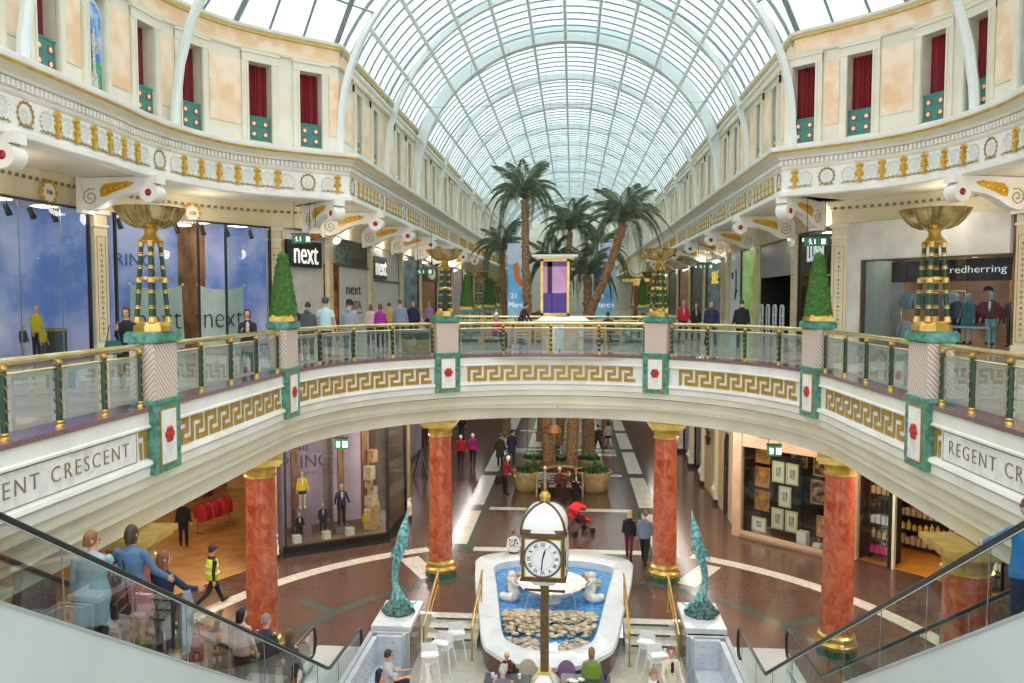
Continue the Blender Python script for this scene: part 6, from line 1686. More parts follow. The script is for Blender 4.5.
def shelves(x, y, wd, lv, n, cs, nm, rot=0):
    t = E('shelving_unit', nm, 'shelves', at(TC, x, y, 0), rzT(TC)+rot, 'cosmetics shelving')
    mb = MB()
    for k in range(lv): mb.box((0, 0, .2+k*.5), (wd, .36, .03))
    mb.build('shelf', CHAR, t); mb = MB(); mb.box((-wd/2, 0, lv*.25+.1), (.03, .36, lv*.5+.2)); mb.box((wd/2, 0, lv*.25+.1), (.03, .36, lv*.5+.2)); mb.build('side_panel', CHAR, t)
    TR = Matrix.Translation(at(TC, x, y, 0)) @ Matrix.Rotation(rzT(TC)+rot, 4, 'Z')
    for k in range(lv):
        c = cs[k % len(cs)]
        for i in range(n):
            q = wd/n*.36; o = MB(); hh = R.uniform(.2, .34)
            if k % 2: o.lathe([(q, 0), (q, hh*.7), (q*.4, hh*.8), (q*.4, hh)], 8)
            else: o.box((0, 0, hh/2), (q*2, .2, hh))
            m = o.build('bottle' if k % 2 else 'carton', goods[c], loc=at(TR, -wd/2+wd*(i+.5)/n, -.02, .217+k*.5), rz=rzT(TR)); tag(m, '%s %s on the %s shelf of the %s' % (c, 'bottle' if k % 2 else 'carton', ('lowest', 'second', 'third', 'fourth', 'fifth', 'sixth', 'seventh', 'eighth')[k], nm), 'bottle' if k % 2 else 'box', '%s goods, shelf %d of the %s' % (c, k+1, nm))
shelves(-.9, 2.4, 2.3, 8, 12, ('tan', 'gold', 'tan', 'dark', 'white', 'amber', 'pink', 'amber'), 'back shelves of the cosmetics shop')
shelves(-1.55, .6, .9, 7, 5, ('pink', 'tan', 'white', 'dark', 'tan', 'white', 'gold'), 'left window shelves of the cosmetics shop')
shelves(1.75, .3, .9, 4, 5, ('dark', 'white', 'tan', 'pink'), 'low front shelves of the cosmetics shop', -.3)
# lower left corridor wall, sandwich board
mb = MB(); mb.quad((-8.3, 29.6, 0), (-8.3, 130, 0), (-8.3, 130, 5.2), (-8.3, 29.6, 5.2)); mb.quad((-8.3, 29.6, 0), (-6.1, 29.6, 0), (-6.1, 29.6, 5.2), (-8.3, 29.6, 5.2)); struct(mb.build('wall_lower_left', M('taupe_wall', '9a8c84', '8a7d76', rough=.4, scale=1), smooth=0))
for i, (a, b) in enumerate(((33, 37), (38, 44), (45, 52), (53, 60))):
    bay((-8.15, a), (-8.15, b), 'glazed shopfront along the lower left corridor, %s from the camera' % ORD[i], z=0, H=4.4, d=.1, back=(M('taupe_glow_back', '85776f', '74675f', scale=1, emit=.12), MAUVE, WARM, DKIN)[i], light=False)  # taupe back glows to make up for light missing here
t = E('sandwich_board', 'dark folding sandwich board standing on the lower left corridor', 'sign', (-6.95, 37.2, 0), 1.75)
for f in (-1, 1):
    mb = MB(); mb.add([(-.4, f*.32, 0), (.4, f*.32, 0), (.36, f*.03, 1.15), (-.36, f*.03, 1.15)], [(0, 1, 2, 3)]); mb.add([(-.4, f*.35, 0), (.4, f*.35, 0), (.36, f*.06, 1.15), (-.36, f*.06, 1.15)], [(3, 2, 1, 0)]); mb.build('board', M('board_grey', '9a948c'), t, smooth=0)
    mb = MB()
    for x in (-.4, .4): mb.tube([(x, f*.34, 0), (x*.9, f*.045, 1.18)], .025, 5)
    mb.build('frame', CHAR, t)
# back walls closing the lower level off
for s_, sd in ((-1, 'left'), (1, 'right')):
    mb = MB(); mb.quad((s_*14.5, -6, 0), (s_*14.5, 17, 0), (s_*14.5, 17, 5.3), (s_*14.5, -6, 5.3)); mb.quad((s_*14.5, 17, 0), (s_*12.9, 18.8 if s_ < 0 else 23, 0), (s_*12.9, 18.8 if s_ < 0 else 23, 5.3), (s_*14.5, 17, 5.3)); struct(mb.build('wall_lower_near_'+sd, M('shop_dark_wall', '4a3c34', '3a2e28', scale=1), smooth=0))
# ---------------------------------------------------------------- palms
TRUNK = M('palm_trunk', '4e3423', '92704c', rough=.85, kind='voro', scale=9, pos=(.1, .5), bump=.8)
FROND = M('palm_frond', '414d36', '7d8a6c', rough=.6, scale=3)
def frond_mesh(L_, droop, seed):
    rr = random.Random(seed); mb = MB(); n = 16; sp = []
    for i in range(n+1):
        t = i/n; sp.append(Vector((L_*(.92*t-.22*droop*t*t*t), 0, L_*(.55*t-.28*t*t-droop*.6*t**2.5))))
    mb.tube(sp, [.03*(1-.85*i/n) for i in range(n+1)], 5)
    for i in range(64):
        t = .12+.88*i/64; k = min(int(t*n), n-1); p = sp[k].lerp(sp[k+1], t*n-k); d = (sp[k+1]-sp[k]).normalized()
        ll = L_*.23*(sin(pi*min(1, .18+t*.86))**.7)+.05
        for f in (-1, 1):
            dr = (d*1.0+Vector((0, f*.75, 0))+Vector((0, 0, -.3-.35*rr.random()))).normalized()
            q = p+dr*ll+Vector((0, 0, -.18*ll)); w_ = Vector((.0095, 0, .007))*max(1, L_/2.0); m = p.lerp(q, .5)+Vector((0, 0, .06*ll))
            mb.quad(p-w_*.5, m-w_, q, m+w_)
    me_o = mb.build('frond', FROND, smooth=0); me = me_o.data; bpy.data.objects.remove(me_o); return me
FM = [frond_mesh(2.75, d, i) for i, d in enumerate((.45, .95, 1.4, 1.8))]
def palm(path, r, lab, nf=26, sc=1., seed=0, boots=True):
    rr = random.Random(seed)
    t = E('palm_tree', lab, 'palm', path[0], group='palms in the far opening'); o = Vector(path[0])
    pts = crom3([Vector(p)-o for p in path], 8); n = len(pts)
    mb = MB(); rad = [r*(1.25-.5*min(1, i/n*1.3))*(1+.06*(i % 2)) for i in range(n)]; mb.tube(pts, rad, 12)
    if boots:
        for i in range(n-1):
            for k in range(7):
                a = k*.9+i*.45; p = pts[i].lerp(pts[i+1], rr.random()); q = rad[i]
                mb.rock((p.x+q*cos(a), p.y+q*sin(a), p.z), (.05, .05, .09), 5, 3)
    mb.build('trunk', TRUNK, t, smooth=30)
    top = pts[-1]
    for i in range(nf):
        u = i/nf; f = bpy.data.objects.new('frond', FM[min(3, int(u*4))]); COL.objects.link(f); f.parent = t
        f.location = top; f.rotation_euler = (rr.uniform(-.2, .2), -1.0+1.0*u+rr.uniform(-.1, .1), i*2.39996+rr.uniform(-.15, .15)); s = sc*rr.uniform(.85, 1.1); f.scale = (s, s, s)
palm([(-.62, 36.2, 0), (-.75, 36.2, 3), (-1.35, 36.4, 6), (-1.72, 36.8, 9), (-1.82, 37.2, 13.4)], .23, 'tall straight palm rising left of the purple kiosk', 26, 1.0, 1)
palm([(.42, 36.2, 0), (.5, 36.2, 3), (.75, 36.2, 6.2), (1.25, 36.1, 8), (2.0, 36, 9.8), (2.75, 36, 12.1)], .23, 'leaning palm with a curved trunk right of the purple kiosk', 26, 1.0, 2)
palm([(-.3, 45.5, 0), (0, 45.5, 6), (.28, 45.5, 12.6)], .22, 'palm standing behind the kiosk between the two foremost palms', 26, 1.05, 3)
palm([(1.35, 42, 0), (1.3, 42, 5), (1.25, 42, 9.9)], .3, 'short thick palm with low fronds right behind the kiosk', 28, .9, 4)
palm([(-3.6, 48, 0), (-3.7, 48, 6), (-3.9, 48, 11.6)], .2, 'palm at the far left with fronds beside the blue banner', 24, .95, 5)
palm([(-1.5, 47, 0), (-1.2, 47, 5), (-.9, 47, 10.6)], .2, 'palm hidden mostly behind the kiosk, left of centre', 24, .95, 6)
palm([(2.6, 50, 0), (2.4, 50, 6), (2.2, 50, 11.4)], .2, 'palm far back between the kiosk and the leaning palm', 24, .95, 7)

# planters
POT = M('beige_stone_pot', 'b39c6c', '94804f', rough=.7, scale=5); PLANT = M('planter_leaf', '2f4a26', '5a7a42', rough=.6, scale=6)
def bush(mb, c, r, h, n, l=.22, spiky=False):
    for i in range(n):
        a, q = R.uniform(0, 6.28), r*math.sqrt(R.random()); p = Vector((c[0]+q*cos(a), c[1]+q*sin(a), c[2]+R.uniform(0, h*.5)))
        d = Vector((cos(a)*R.uniform(.3, 1), sin(a)*R.uniform(.3, 1), R.uniform(.4, 1.4 if not spiky else 3))).normalized(); w_ = d.cross(Vector((0, 0, 1))).normalized()*l*.2
        k = l*R.uniform(.7, 1.3)*(2 if spiky else 1); e = p+d*k+Vector((0, 0, -k*.2)); m = p+d*k*.5; mb.quad(p, m-w_, e, m+w_)
def planter(x, y, r, lab, z=0., h=.9, tall=True):
    t = E('planter', lab, 'planter', (x, y, z), group='stone planters')
    mb = MB(); mb.lathe([(r*.72, 0), (r*.8, .06), (r*.95, h*.6), (r, h*.88), (r*1.06, h*.9), (r*1.06, h), (r*.9, h), (r*.88, h*.85), (.01, h*.84)], 26); mb.build('pot', POT, t)
    mb = MB(); bush(mb, (0, 0, h*.84), r*.85, .4, 170, .26)
    if tall: bush(mb, (r*.2, 0, h*.9), r*.15, .3, 22, .3, True)
    f = mb.build('foliage', PLANT, t, smooth=0)
planter(-1.55, 35.0, .78, 'large beige stone planter left of the lower bench'); planter(1.45, 35.1, .78, 'large beige stone planter right of the lower bench')
planter(-1.35, 37.6, .6, 'beige stone planter behind the left one', tall=False); planter(1.3, 37.7, .6, 'beige stone planter behind the right one', tall=False); planter(-.05, 38.2, .5, 'small beige stone planter between the two thick palm trunks', tall=False, h=.7)
planter(-4.75, 25.6, .5, 'leafy low shrub in a planter behind the railing left of the central pier', U, .5, False)
planter(4.0, 31.8, .5, 'leafy shrub in a planter behind the right central pier', U, .5, False)
mb = MB()
cv = [(-.85, 34.7), (-.4, 35.2), (0, 35.3), (.4, 35.2), (.8, 34.7)]
WCURVE = Path([tuple(p) for p in crom(cv, 5)], 1)
sweep(mb, WCURVE, [(.08, 0), (.08, 1.0), (-.08, 1.0), (-.08, 0)]); mb.mi = 1; sweep(mb, WCURVE, [(.12, 1.0), (.12, 1.06), (-.12, 1.06), (-.12, 1.0)]); tag(mb.build('curved_planter_wall', [BROWNM, POT]), 'low curved wall with pale coping behind the lower bench', 'wall')
PWOOD = M('bench_wood', 'd0a468', 'b98a50', rough=.5, scale=3, stretch=(1, 6, 6))
def bench(x, y, z, rz, w, lab, mat=None):
    mat = mat or PWOOD; t = E('bench', lab, 'bench', (x, y, z), rz)
    for i in range(4):
        mb = MB(); mb.box((0, -.2+.13*i, .45), (w, .1, .03)); mb.build('seat_slat', mat, t)
    for i in range(4):
        mb = MB(); mb.box((0, .26+.02*i, .55+.12*i), (w, .025, .08)); mb.build('back_slat', mat, t)
    for sx in (-1, 1):
        for yy, hh in ((-.22, .45), (.25, 1.0)): mb = MB(); mb.box((sx*(w/2-.04), yy, hh/2), (.06, .06, hh)); mb.build('leg', mat, t)
        mb = MB(); mb.tube([(sx*(w/2-.04), .26, .68), (sx*(w/2-.04), 0, .68), (sx*(w/2-.04), -.22, .66), (sx*(w/2-.04), -.24, .45)], .03, 6); mb.build('armrest', mat, t)
bench(-.08, 33.9, 0, 0, 2.1, 'pale bench in front of the curved planter wall with three people', M('pale_bench', 'b9ac88', 'a39670'))
bench(-2.35, 28.5, U, 0, 1.1, 'wooden slatted bench with the man in red on the bridge'); bench(-1.35, 28.1, U, 0, .62, 'wooden slatted armchair left of the white counter'); bench(1.15, 28.4, U, 0, 1.1, 'wooden slatted bench right of the white counter'); bench(1.85, 30.9, U, 0, 1.1, 'wooden bench under the dark seated person near the right banner')
bench(-.62, 27.6, U, 0, .55, 'small wooden chair in front of the white counter, left'); bench(.42, 27.6, U, 0, .55, 'small wooden chair in front of the white counter, right')

# kiosk, counter, banners
t = E('poster_kiosk', 'gold-framed kiosk with a purple poster and white canopy on the bridge', 'kiosk', (-.22, 30.2, U))
mb = MB()
for x in (-.5, .5):
    for y in (-.4, .4): mb.box((x, y, 1.68), (.1, .1, 3.36))
for z in (.85, 1.25, 3.32): mb.box((0, -.4, z), (1.1, .1, .1)); mb.box((0, .4, z), (1.1, .1, .1))
mb.build('gilt_frame', GOLD, t)
mb = MB(); mb.box((0, 0, 3.4), (1.5, 1.2, .08)); mb.box((0, 0, 3.48), (1.75, 1.3, .09)); mb.build('canopy', IVORY, t)
mb = MB(); mb.box((0, -.33, 1.68), (.92, .04, .76)); mb.mi = 1; mb.box((0, -.33, 2.67), (.92, .04, 1.2)); mb.mi = 2; mb.box((-.2, -.355, 2.67), (.18, .02, 1.2)); mb.box((-.12, -.355, 1.68), (.04, .02, .76)); mb.mi = 3; mb.box((0, -.355, 3.17), (.92, .02, .18))
mb.build('poster', [M('purple_print', '4a3a8c', emit=.1), M('pink_print', 'cfa0c4', 'b98ab8', scale=2, emit=.1), M('dark_plum_print', '3a1c3c'), M('violet_print', '6a4aa0')], t)
mb = MB(); mb.box((0, -.33, .62), (.95, .06, 1.1)); mb.build('white_panel', WHITE, t); text('Thorn', .34, .004, CHAR, 'letters', t, Matrix.Translation((-.05, -.37, 1.0)))
t = E('white_counter', 'white marble-topped counter with a round emblem on the bridge', 'counter', (.1, 28.7, U))
mb = MB(); mb.box((0, 0, 1.12), (1.95, 1.3, .14), top=.78); mb.build('top', WHITE, t); mb = MB(); mb.box((0, 0, .5), (1.5, .9, 1.0)); mb.build('body', WMAR, t)
mb = MB(); mb.lathe([(.2, 0), (.2, .03)], 20); mb.v = [(x, -.455-z, .5+y) for x, y, z in mb.v]; mb.build('emblem', PALEG, t); mb = MB(); mb.box((0, -.1, 1.2), (.5, .14, .03)); mb.build('inset', CHAR, t)
BLUEB = M('blue_banner', '1f8fd0', 'a9d8f0', rough=.6, scale=.45, detail=6, pos=(.4, .68), emit=.12)
for x, l, f in ((-2.62, 'left', 1), (2.2, 'right', -1)):
    t = E('promotional_banner', 'tall blue banner with an orange swoosh beside the palms, %s one' % l, 'banner', (x, 43.5, 0), group='tall blue banners')
    mb = MB(); mb.box((0, 0, 9.55), (1.12, .05, 4.5)); mb.build('sheet', BLUEB, t)
    mb = MB(); mb.box((0, -.03, 11.2), (1.12, .02, 1.15)); mb.build('pale_top', M('pale_lilac_print', 'd6dcf0', 'b9cce8', scale=1.5), t)
    mb = MB(); mb.prism([(f*.5, 9.2), (f*.1, 9.45), (f*-.2, 9.9), (f*-.25, 10.6), (f*0, 10.75), (f*.12, 10.3), (f*.1, 9.9), (f*.5, 9.55)], -.05, -.03, 'y'); mb.build('orange_swoosh', M('orange_print', 'e0702c'), t)
    text('March', .42, .004, LETW, 'letters', t, Matrix.Translation((0, -.05, 8.35))); text('21', .4, .004, LETW, 'digits', t, Matrix.Translation((-.2, -.05, 8.85)))
    for sx in (-1, 1): mb = MB(); mb.tube([(sx*.54, .05, 0), (sx*.54, .05, 11.8)], .03, 6); mb.build('pole', STEEL, t)
    mb = MB(); mb.box((0, .05, .03), (1.4, .8, .06)); mb.build('foot_plate', STEEL, t)
t = E('medallion_sign', 'round cream medallion sign with gilt bracket over the far opening', 'sign', (4.7, 52.2, U+.62))
mb = MB(); mb.lathe([(.62, -.06), (.62, .06)], 26); mb.v = [(x, z, 3.3+y) for x, y, z in mb.v]; mb.build('disc', IVORY, t); mb = MB(); mb.tube([(.64*cos(a), -.05, 3.3+.64*sin(a)) for a in [2*pi*i/24 for i in range(25)]], .05, 6); mb.tube([(.45*cos(a), -.08, 3.3+.45*sin(a)) for a in [2*pi*i/24 for i in range(25)]], .03, 6); mb.build('gilt_ring', GOLD, t)
mb = MB(); mb.box((0, 0, 2.45), (1.9, .3, .22)); mb.box((0, 0, 2.2), (.5, .2, .3)); mb.build('bracket', GOLD, t); mb = MB(); mb.box((0, 0, .8), (.24, .24, 2.6)); mb.build('post', M('red_post', '9a3a2a'), t)
t = E('hanging_lampshade', 'small orange lampshade among the lower palm trunks', 'lamp', (-.35, 35.6, 2.55)); mb = MB(); mb.lathe([(.34, 0), (.27, .18), (.19, .3)], 6); mb.build('shade', M('orange_shade', 'b9783a', 'a0642c', emit=.1), t); mb = MB(); mb.tube([(0, 0, -2.5), (0, 0, .3)], .03, 6); mb.build('pole', BRASS, t)
# pushchair
t = E('pushchair', 'red-hooded pushchair standing behind the clock', 'pushchair', (.75, 28.4, 0), 2.2)
mb = MB()
for sx in (-.25, .25): mb.tube([(sx, -.4, .1), (sx, .1, .55), (sx, .55, 1.0)], .02, 6); mb.tube([(sx, .4, .1), (sx, -.1, .6)], .02, 6)
mb.tube([(-.25, .55, 1.0), (.25, .55, 1.0)], .025, 6); mb.build('frame', CHAR, t)
for sx in (-.27, .27):
    for sy in (-.4, .4): mb = MB(); mb.lathe([(.06, -.025), (.12, -.025), (.12, .025), (.06, .025)], 14); mb.v = [(sx+z, sy+x, .12+y) for x, y, z in mb.v]; mb.build('wheel', RUBBER, t)
mb = MB(); mb.tube([(0, -.3, .45), (0, .05, .5), (0, .28, .95)], [.2, .24, .22], 10, up=(1, 0, 0), flat=(1, .35)); mb.build('seat', CHAR, t)
mb = MB(); mb.tube([(0, -.12, .98), (0, .1, 1.08), (0, .3, .95), (0, .36, .7)], [.25, .28, .28, .24], 12, up=(1, 0, 0), flat=(1, .5)); mb.tube([(0, -.45, .42), (0, -.1, .62)], [.16, .2], 10, up=(1, 0, 0), flat=(1, .4)); mb.build('red_hood', cloth('d01824'), t)

# ---------------------------------------------------------------- people and what they carry
def bag(x, y, z, lab, col, w_=.3, h_=.26, rz=0, strap=.25, name='handbag'):
    t = E(name, lab, 'bag', (x, y, z), rz); mb = MB(); mb.tube([(0, 0, 0), (0, 0, h_*.5), (0, 0, h_)], [w_*.5, w_*.52, w_*.42], 10, up=(1, 0, 0), flat=(1, .4)); mb.build('body', cloth(col), t)
    mb = MB(); mb.tube([(-w_*.35, 0, h_), (-w_*.2, 0, h_+strap), (w_*.2, 0, h_+strap), (w_*.35, 0, h_)], .012, 5); mb.build('strap', cloth(col), t)
P = person; B = pi
# escalator riders
P('woman in a long pale blue coat riding the left escalator, looking right', (-5.62, 9.25, 4.06), B+.25, 1.68, '9db3c2', tlen='coat', bcol='2e3a4a', hair='7a5232', hlen=.04, fem=True, turn=-1.1, armR=(.5, .1, .9), armL=(.1, .15, .2), vox=.013, wide=1.25)
P('woman in a denim jacket and dusty pink skirt riding the left escalator', (-5.4, 9.75, 3.95), B-.1, 1.72, '567394', tlen='waist', bottom='skirt', bcol='a8626c', hair='3a2c26', hlen=.09, fem=True, armL=(.2, .55, .9), armR=(.3, .35, .6), vox=.013, shoes='2a2c36', wide=1.25)
P('woman in a navy top with long brown hair riding the left escalator', (-5.38, 10.5, 3.4), B-.35, 1.68, '232f50', bcol='2b3142', hair='6a4630', hlen=.2, fem=True, turn=-.5, armR=(.75, .15, .4), armL=(.2, .1, .5), vox=.013, wide=1.15)
o = MB(); o.tube([(0, 0, -.45), (0, 0, -.1), (.03, 0, .25), (.03, 0, .45)], [.1, .18, .15, .08], 12, up=(0, 1, 0), flat=(1, .5)); tag(o.build('folded_coat', cloth('8793a2'), loc=(-5.1, 10.55, 4.05)), 'pale grey coat carried over the navy woman\'s arm', 'coat')
bag(-5.1, 10.75, 3.38, 'dark red shopping bag hanging beside the navy woman', '9c1c34', .34, .36)
bag(-5.3, 9.3, 4.62, 'black shoulder bag on the denim-jacket woman', '1e1e22', .26, .24, .3, .5)
P('dark-haired woman in a pink-beige top low on the left escalator', (-5.4, 13.1, 1.57), B-.2, 1.62, 'c9a89c', bcol='2a2a30', hair='1a1412', hlen=.12, fem=True, inner='e0c8bc', turn=-.9)
P('balding grey-haired man low on the left escalator', (-5.3, 13.95, 1.01), B-.2, 1.72, '3a3e48', bcol='2a2a30', hair='8a8078', bald=True, turn=-.6)
P('woman with a brown ponytail and dark jacket at the bottom of the left escalator', (-5.25, 15.0, .32), B-.3, 1.66, '3a3a44', bcol='2a2a30', hair='5a3c28', hlen=.1, fem=True)
P('person in a bright blue top holding the rail of the right escalator', (5.2, 8.35, 5.0), B, 1.62, '2f78b8', bcol='2a3450', hair='4a3a30', armL=(.95, .15, .1), turn=.3, vox=.013)
# lower floor
P('security man in a yellow hi-vis vest and dark cap walking right', (-9.64, 20.76, 0), B-.65, 1.8, '1a1c24', bcol='16181e', hair='20201e', hat='1c2438', walk=.45, vest='c9dc1c', wide=1.12, armL=(.4, .15, .3), armR=(-.3, .15, .3))
P('woman all in black standing in the open shop entrance', (-13.15, 25.9, 0), .5, 1.68, '151518', bcol='151518', hair='5a4030', fem=True, walk=.12)
P('white-haired woman in a red coat walking away on the lower floor', (-5.3, 39.65, 0), B, 1.62, 'c01c2c', hair='e6e2da', bcol='1e1c20', fem=True, walk=.2, wide=1.15)
P('white-haired woman in a magenta coat walking away on the lower floor', (-4.71, 39.9, 0), B, 1.66, 'b01c78', hair='e6e2da', bcol='1e1c20', fem=True, walk=.2, wide=1.1)
P('man in an olive coat walking away on the left white stripe', (-3.25, 39.57, 0), B, 1.76, '3a3c30', hair='3a3430', bcol='24242a', walk=.25, tlen='coat')
P('man in a dark blue coat walking away beside the olive coat', (-2.75, 40.83, 0), B, 1.7, '2a3450', hair='2a2624', bcol='20242e', tlen='coat')
P('white-haired man in a maroon jacket leaning at the left planter', (-2.5, 33.95, 0), B-1.1, 1.74, '8c1420', hair='d8d4cc', bcol='17171a', lean=.22, armL=(.55, .1, .3), armR=(.2, .15, .1))
bag(-2.78, 33.85, .48, 'black bag held by the maroon-jacket man', '121214', .34, .34)
P('person in dark clothes far away at the upper left of the lower floor', (-6.4, 47.5, 0), B, 1.72, '22222a', hair='241c18', walk=.2)
P('bald man in a grey-blue jacket seated left on the lower bench', (-.72, 33.72, 0), 0, 1.7, '66788c', bcol='2a3448', hair='d8d4cc', bald=True, sit=True, armL=(.5, .2, 1.5), armR=(.5, .2, 1.5))
P('white-haired person in maroon seated in the middle of the lower bench', (-.08, 33.72, 0), 0, 1.66, '5a2430', bcol='2a2024', hair='e0dcd4', sit=True, armL=(.4, .1, .9), armR=(.4, .1, .9))
P('man in black seated right on the lower bench', (.62, 33.72, 0), 0, 1.74, '1a1a1e', bcol='16161a', hair='4a4440', sit=True, armL=(.4, .2, 1.0), armR=(.4, .2, 1.0))
P('woman with a pale scarf in black standing before the lower bench', (.62, 32.9, 0), .2, 1.4, '1c1a1c', bcol='1a1a1c', hair='5a3c28', hlen=.12, fem=True, inner='d6d0c8', lean=.1)
P('auburn-haired woman in brown bending in front of the lower bench', (.1, 32.6, 0), .9, 1.5, '4a2a1c', bcol='2c1c18', hair='8a4424', hlen=.12, fem=True, lean=.5, armL=(.6, .1, .3), armR=(.8, .1, .3))
P('woman in a pink top with a dark bag walking on the lower floor', (1.92, 43.6, 0), B+.4, 1.66, '2c3434', bcol='1a1c20', hair='1c1614', collar='e0287c', fem=True, walk=.4, wide=1.1)
P('girl in a pale top and black shorts walking on the lower floor', (2.55, 44.85, 0), B+.3, 1.64, 'b0a8a4', bottom='shorts', bcol='17171a', hair='2a1e18', hlen=.14, fem=True, sleeve='short', walk=.3)
P('man in a grey T-shirt seated between the two thick palm trunks', (.05, 40.2, 0), 0, 1.72, '7a7c88', bcol='242a44', hair='2a2420', sit=True, sleeve='short', armL=(.4, .1, .9), armR=(.4, .1, .9))
bench(.05, 40.4, 0, 0, 1.0, 'dark bench under the man in the grey T-shirt', BROWNM)
P('blonde woman in a black jacket and maroon trousers beside the fountain', (2.38, 25.85, 0), B-.25, 1.62, '1a1a1e', bcol='6a1c34', hair='b08a50', hlen=.12, fem=True, walk=.2, shoes='141416')
bag(2.62, 25.8, .78, 'black shoulder bag of the blonde woman', '141416', .32, .28, .4, .5)
P('bald man in a grey-blue shirt and dark trousers beside the blonde woman', (2.85, 25.3, 0), B-.35, 1.8, '6f7c90', bcol='17181e', hair='6a5a50', bald=True, walk=.3)
P('person in a black-dotted white top sitting on the far rim behind the clock', (-1.5, 25.68, 0), B, 1.6, 'e6e4e0', bcol='2a2a30', hair='6a5030', fem=True, hlen=.05, sit=True, seat=.13, dots='1c1c20')
# food court
P('blonde child sitting at the left slate table, hands at mouth', (-1.02, 17.35, F), 0, 1.3, '5a2c2c', inner='d8d4d0', bcol='3a3a44', hair='d0a868', hlen=.06, sit=True, fem=True, armL=(.5, -.1, 2.0), armR=(.5, -.1, 2.0))
P('grey-haired person seated with back turned before the blonde child', (-1.0, 16.12, F), B, 1.8, '6a6c74', bcol='2a2a30', hair='9a968e', sit=True, seat=.5)
chair(-1.0, 16.05, B, M('dark_plastic', '4a4446'), 'dark cafe chair under the grey-haired person at the left slate table')
P('woman with a green backpack sitting at the right slate table', (.92, 17.35, F), B, 1.62, '8a8e94', bcol='3a3a44', hair='7a5a3c', hlen=.1, sit=True, fem=True)
bag(.92, 17.08, F+.62, 'olive green backpack on the seated woman', '6f8a2c', .42, .42, 0, .06, 'backpack')
P('woman in a beige cardigan over a black top standing by the right booth', (2.62, 16.75, F), .3, 1.66, 'cfc6b0', inner='1a1a1c', bcol='3a3634', hair='4a3424', fem=True, tlen='coat', nod=-.2, turn=-.4, armR=(.5, .3, .8), armL=(.2, .2, .6))
P('balding man in a navy top sitting by the right booth', (2.2, 16.35, F), .9, 1.72, '1f2a4a', bcol='26262c', hair='8a7460', bald=True, sit=True, collar='e6e6e6')
chair(2.2, 16.5, .9, M('dark_plastic', '4a4446'), 'dark cafe chair under the balding man in navy')
P('man in a grey T-shirt sitting in the left booth sofa', (-3.65, 16.75, F), pi/2+.2, 1.74, 'b4bac0', bcol='2a2e3a', hair='2c2018', sit=True, sleeve='short', armL=(.6, .1, 1.1), armR=(.6, .1, 1.1))
P('black-haired woman in orange sitting nearest in the left booth sofa', (-3.65, 15.95, F), pi/2, 1.64, 'e0701c', bcol='2a2a30', hair='14100e', hlen=.14, fem=True, sit=True, armL=(.5, .1, 1.0), armR=(.5, .1, 1.0))
# upper floor
P('dark-haired woman in black with a teal bag by the left lamp pier', (-8.7, 15.3, U), .35, 1.66, '1c1c22', bcol='1a1a1e', hair='2a1a18', hlen=.07, fem=True, armR=(.4, .1, 1.9), armL=(.3, .2, 1.2), tlen='coat')
bag(-8.82, 15.02, U+.72, 'teal handbag of the woman in black', '2a5a5c', .34, .28, .35, .3)
P('dark-haired woman in a black jacket behind the left railing', (-6.95, 17.2, U), .4, 1.6, '1e2028', bcol='20222a', hair='2e1e18', hlen=.1, fem=True, inner='c9b8b0', armR=(.4, .1, 1.6), armL=(.3, .1, .5))
P('man in navy half hidden behind the left topiary', (-7.9, 22.8, U), B, 1.74, '1e2638', bcol='26262e', hair='3a2a20')
P('man in a dark grey hoodie looking over the mall, back turned', (-7.22, 22.04, U), B-.1, 1.74, '4f545c', bcol='34343c', hair='231c18', hood=True)
P('man in a pale blue T-shirt and green cap, back turned', (-6.77, 22.27, U), B, 1.86, 'b4d4dc', bcol='2e3648', hair='3a2c22', hat='2f5a54', sleeve='short', armL=(0, .25, .3), armR=(0, .25, .3))
P('man in a light grey hoodie and dark cap, back turned', (-6.2, 22.75, U), B, 1.8, '8f97a0', bcol='41607f', hair='2c221c', hat='1d2028', hood=True)
P('woman in pale pink among the crowd on the left walkway', (-7.3, 29.4, U), B+.2, 1.62, 'c9a8a8', bcol='3a4250', hair='5a3a28', hlen=.1, fem=True)
P('woman in a purple top among the crowd on the left walkway', (-6.7, 28.5, U), B, 1.64, '9a2a8c', bcol='23232a', hair='4a2a1c', hlen=.08, fem=True)
P('person in mustard yellow behind the purple top', (-7.3, 32.4, U), B, 1.66, 'a8923c', bcol='26262c', hair='1c1614')
P('man in a grey-blue shirt among the crowd on the left walkway', (-6.2, 29.6, U), B, 1.8, '7a8a9c', bcol='2a3040', hair='3a2c24', wide=1.1)
P('man in navy walking behind the crowd on the left walkway', (-6.3, 32.6, U), 0, 1.76, '1c2238', bcol='20222a', hair='2a2220', wide=1.1)
P('person in lilac far along the left walkway', (-6.9, 39.5, U), 0, 1.66, '9a6a9c', bcol='2a2a34', hair='8a6a4a', hlen=.1, fem=True)
P('person in dark red far along the left walkway', (-6.6, 41.5, U), 0, 1.7, '5a2a34', bcol='2a2a34', hair='2a2220')
P('person in blue at the far lamp on the left walkway', (-5.6, 44.6, U), 0, 1.7, '3a5a8c', bcol='22222a', hair='2a2220')
P('white-haired man in a red jumper sitting on the bridge bench', (-2.35, 28.4, U), .9, 1.7, 'c02c44', bcol='3f4a5a', hair='e0dcd6', bald=True, sit=True, armL=(.4, .1, .9), armR=(.4, .1, .9))
P('man in a red and navy jacket leaning over left of the kiosk', (-1.62, 31.0, U), 1.3, 1.74, '2a3450', inner='b83028', bcol='2a3040', hair='2c221c', lean=.35, stripes='c0342c')
P('person in dark clothes sitting near the right banner', (1.85, 30.85, U), B, 1.66, '4a2a2c', bcol='22222a', hair='2a1e1a', sit=True)
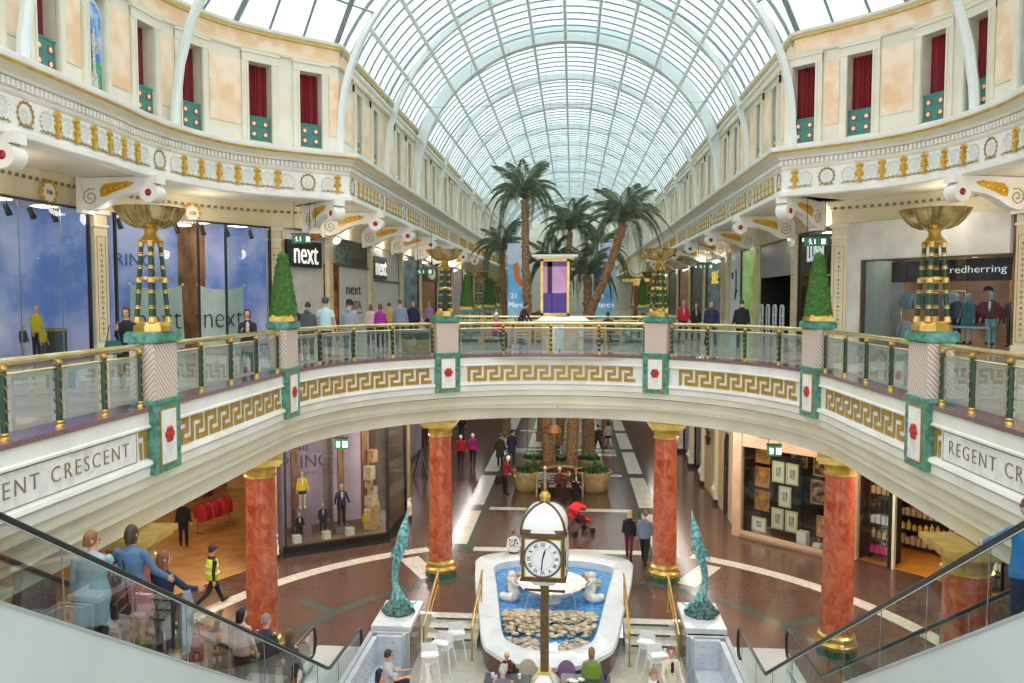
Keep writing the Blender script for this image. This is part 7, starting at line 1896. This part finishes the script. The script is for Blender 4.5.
P('man in a red jacket over a blue shirt on the right walkway', (5.28, 34.4, U), .1, 1.8, 'b0202c', inner='9ab0d0', bcol='2a3040', hair='5a4434', walk=.2)
P('woman in black on the right walkway', (5.85, 34.6, U), .1, 1.66, '1c201e', inner='8a9a7c', bcol='1a1a1e', hair='3a2418', hlen=.12, fem=True, walk=.2)
P('man in a navy jacket walking on the right walkway', (5.79, 30.46, U), .1, 1.78, '222a40', inner='4a3a4a', bcol='2a3448', hair='3a2c24', walk=.25, wide=1.1)
P('man in a black jumper walking away on the right walkway', (6.63, 29.0, U), B, 1.8, '17181c', bcol='17181c', hair='2a2220', wide=1.1)
P('person in grey far along the right walkway', (5.4, 44, U), 0, 1.7, '6a7078', bcol='22222a', hair='2a2220')
finish_jobs()
# ---------------------------------------------------------------- light and camera
w = bpy.data.worlds.new('sky'); scene.world = w; w.use_nodes = True
bg = w.node_tree.nodes['Background']; bg.inputs['Color'].default_value = (.97, .985, 1.0, 1); bg.inputs['Strength'].default_value = 1.75
def lamp(kind, loc, power, col=(1, .93, .82), size=.06, rot=None, spot=2.2):
    l = bpy.data.lights.new('fill_light', kind); l.energy = power; l.color = col  # name shared by the overcast sun and the added fill points
    if kind in ('POINT', 'SPOT'): l.shadow_soft_size = size
    if kind == 'SPOT': l.spot_size = spot; l.spot_blend = .8
    if kind == 'SUN': l.angle = size
    o = bpy.data.objects.new('fill_light', l); COL.objects.link(o); o.location = loc
    if rot: o.rotation_euler = rot
    return o
lamp('SUN', (0, 0, 40), 1.0, (1, .98, .95), 2.2, (math.radians(-20), math.radians(12), 0))
for x, y in ((-9.2, 14), (-9.2, 19), (-8.6, 23), (-5, 27), (9.2, 14), (9.2, 19), (8.6, 23.5), (5, 27.2), (0, 28.5)):
    lamp('POINT', (x, y, 4.7), 300, (1, .92, .82), .5)  # added fill points under the slab, no fittings there
for s_ in (-1, 1):
    l = bpy.data.lights.new('corridor_fill_light', 'AREA'); l.shape = 'RECTANGLE'; l.size = 1.6; l.size_y = 26; l.energy = 700; l.color = (1, .95, .9)  # added area fill for the dark lower corridor, no strip fitting modelled
    o = bpy.data.objects.new('corridor_fill_light', l); COL.objects.link(o); o.location = (s_*5.9, 45, 5.2)
    for x, y in ((13.6, 14), (13.6, 19), (13.6, 23.5), (12, 27), (9.4, 31.5), (9.4, 37), (9.4, 44), (9.4, 51.5), (9.4, 59), (9.4, 67), (9.4, 75)):
        lamp('POINT', (s_*(x+.6), y, 11.6), 40, (1, .92, .8), .3)  # added fill points below the upper soffits, without fittings
cam = bpy.data.cameras.new('camera'); cam.lens = 776/1024*36; cam.sensor_width = 36; cam.clip_end = 400
co = bpy.data.objects.new('camera', cam); COL.objects.link(co)
co.location = (.45, 0, 8.7); co.rotation_euler = (pi/2-.0552, 0, .0777)
scene.camera = co
scene.view_settings.view_transform = 'Standard'
scene.view_settings.exposure = 0.16
scene.view_settings.gamma = 1.0
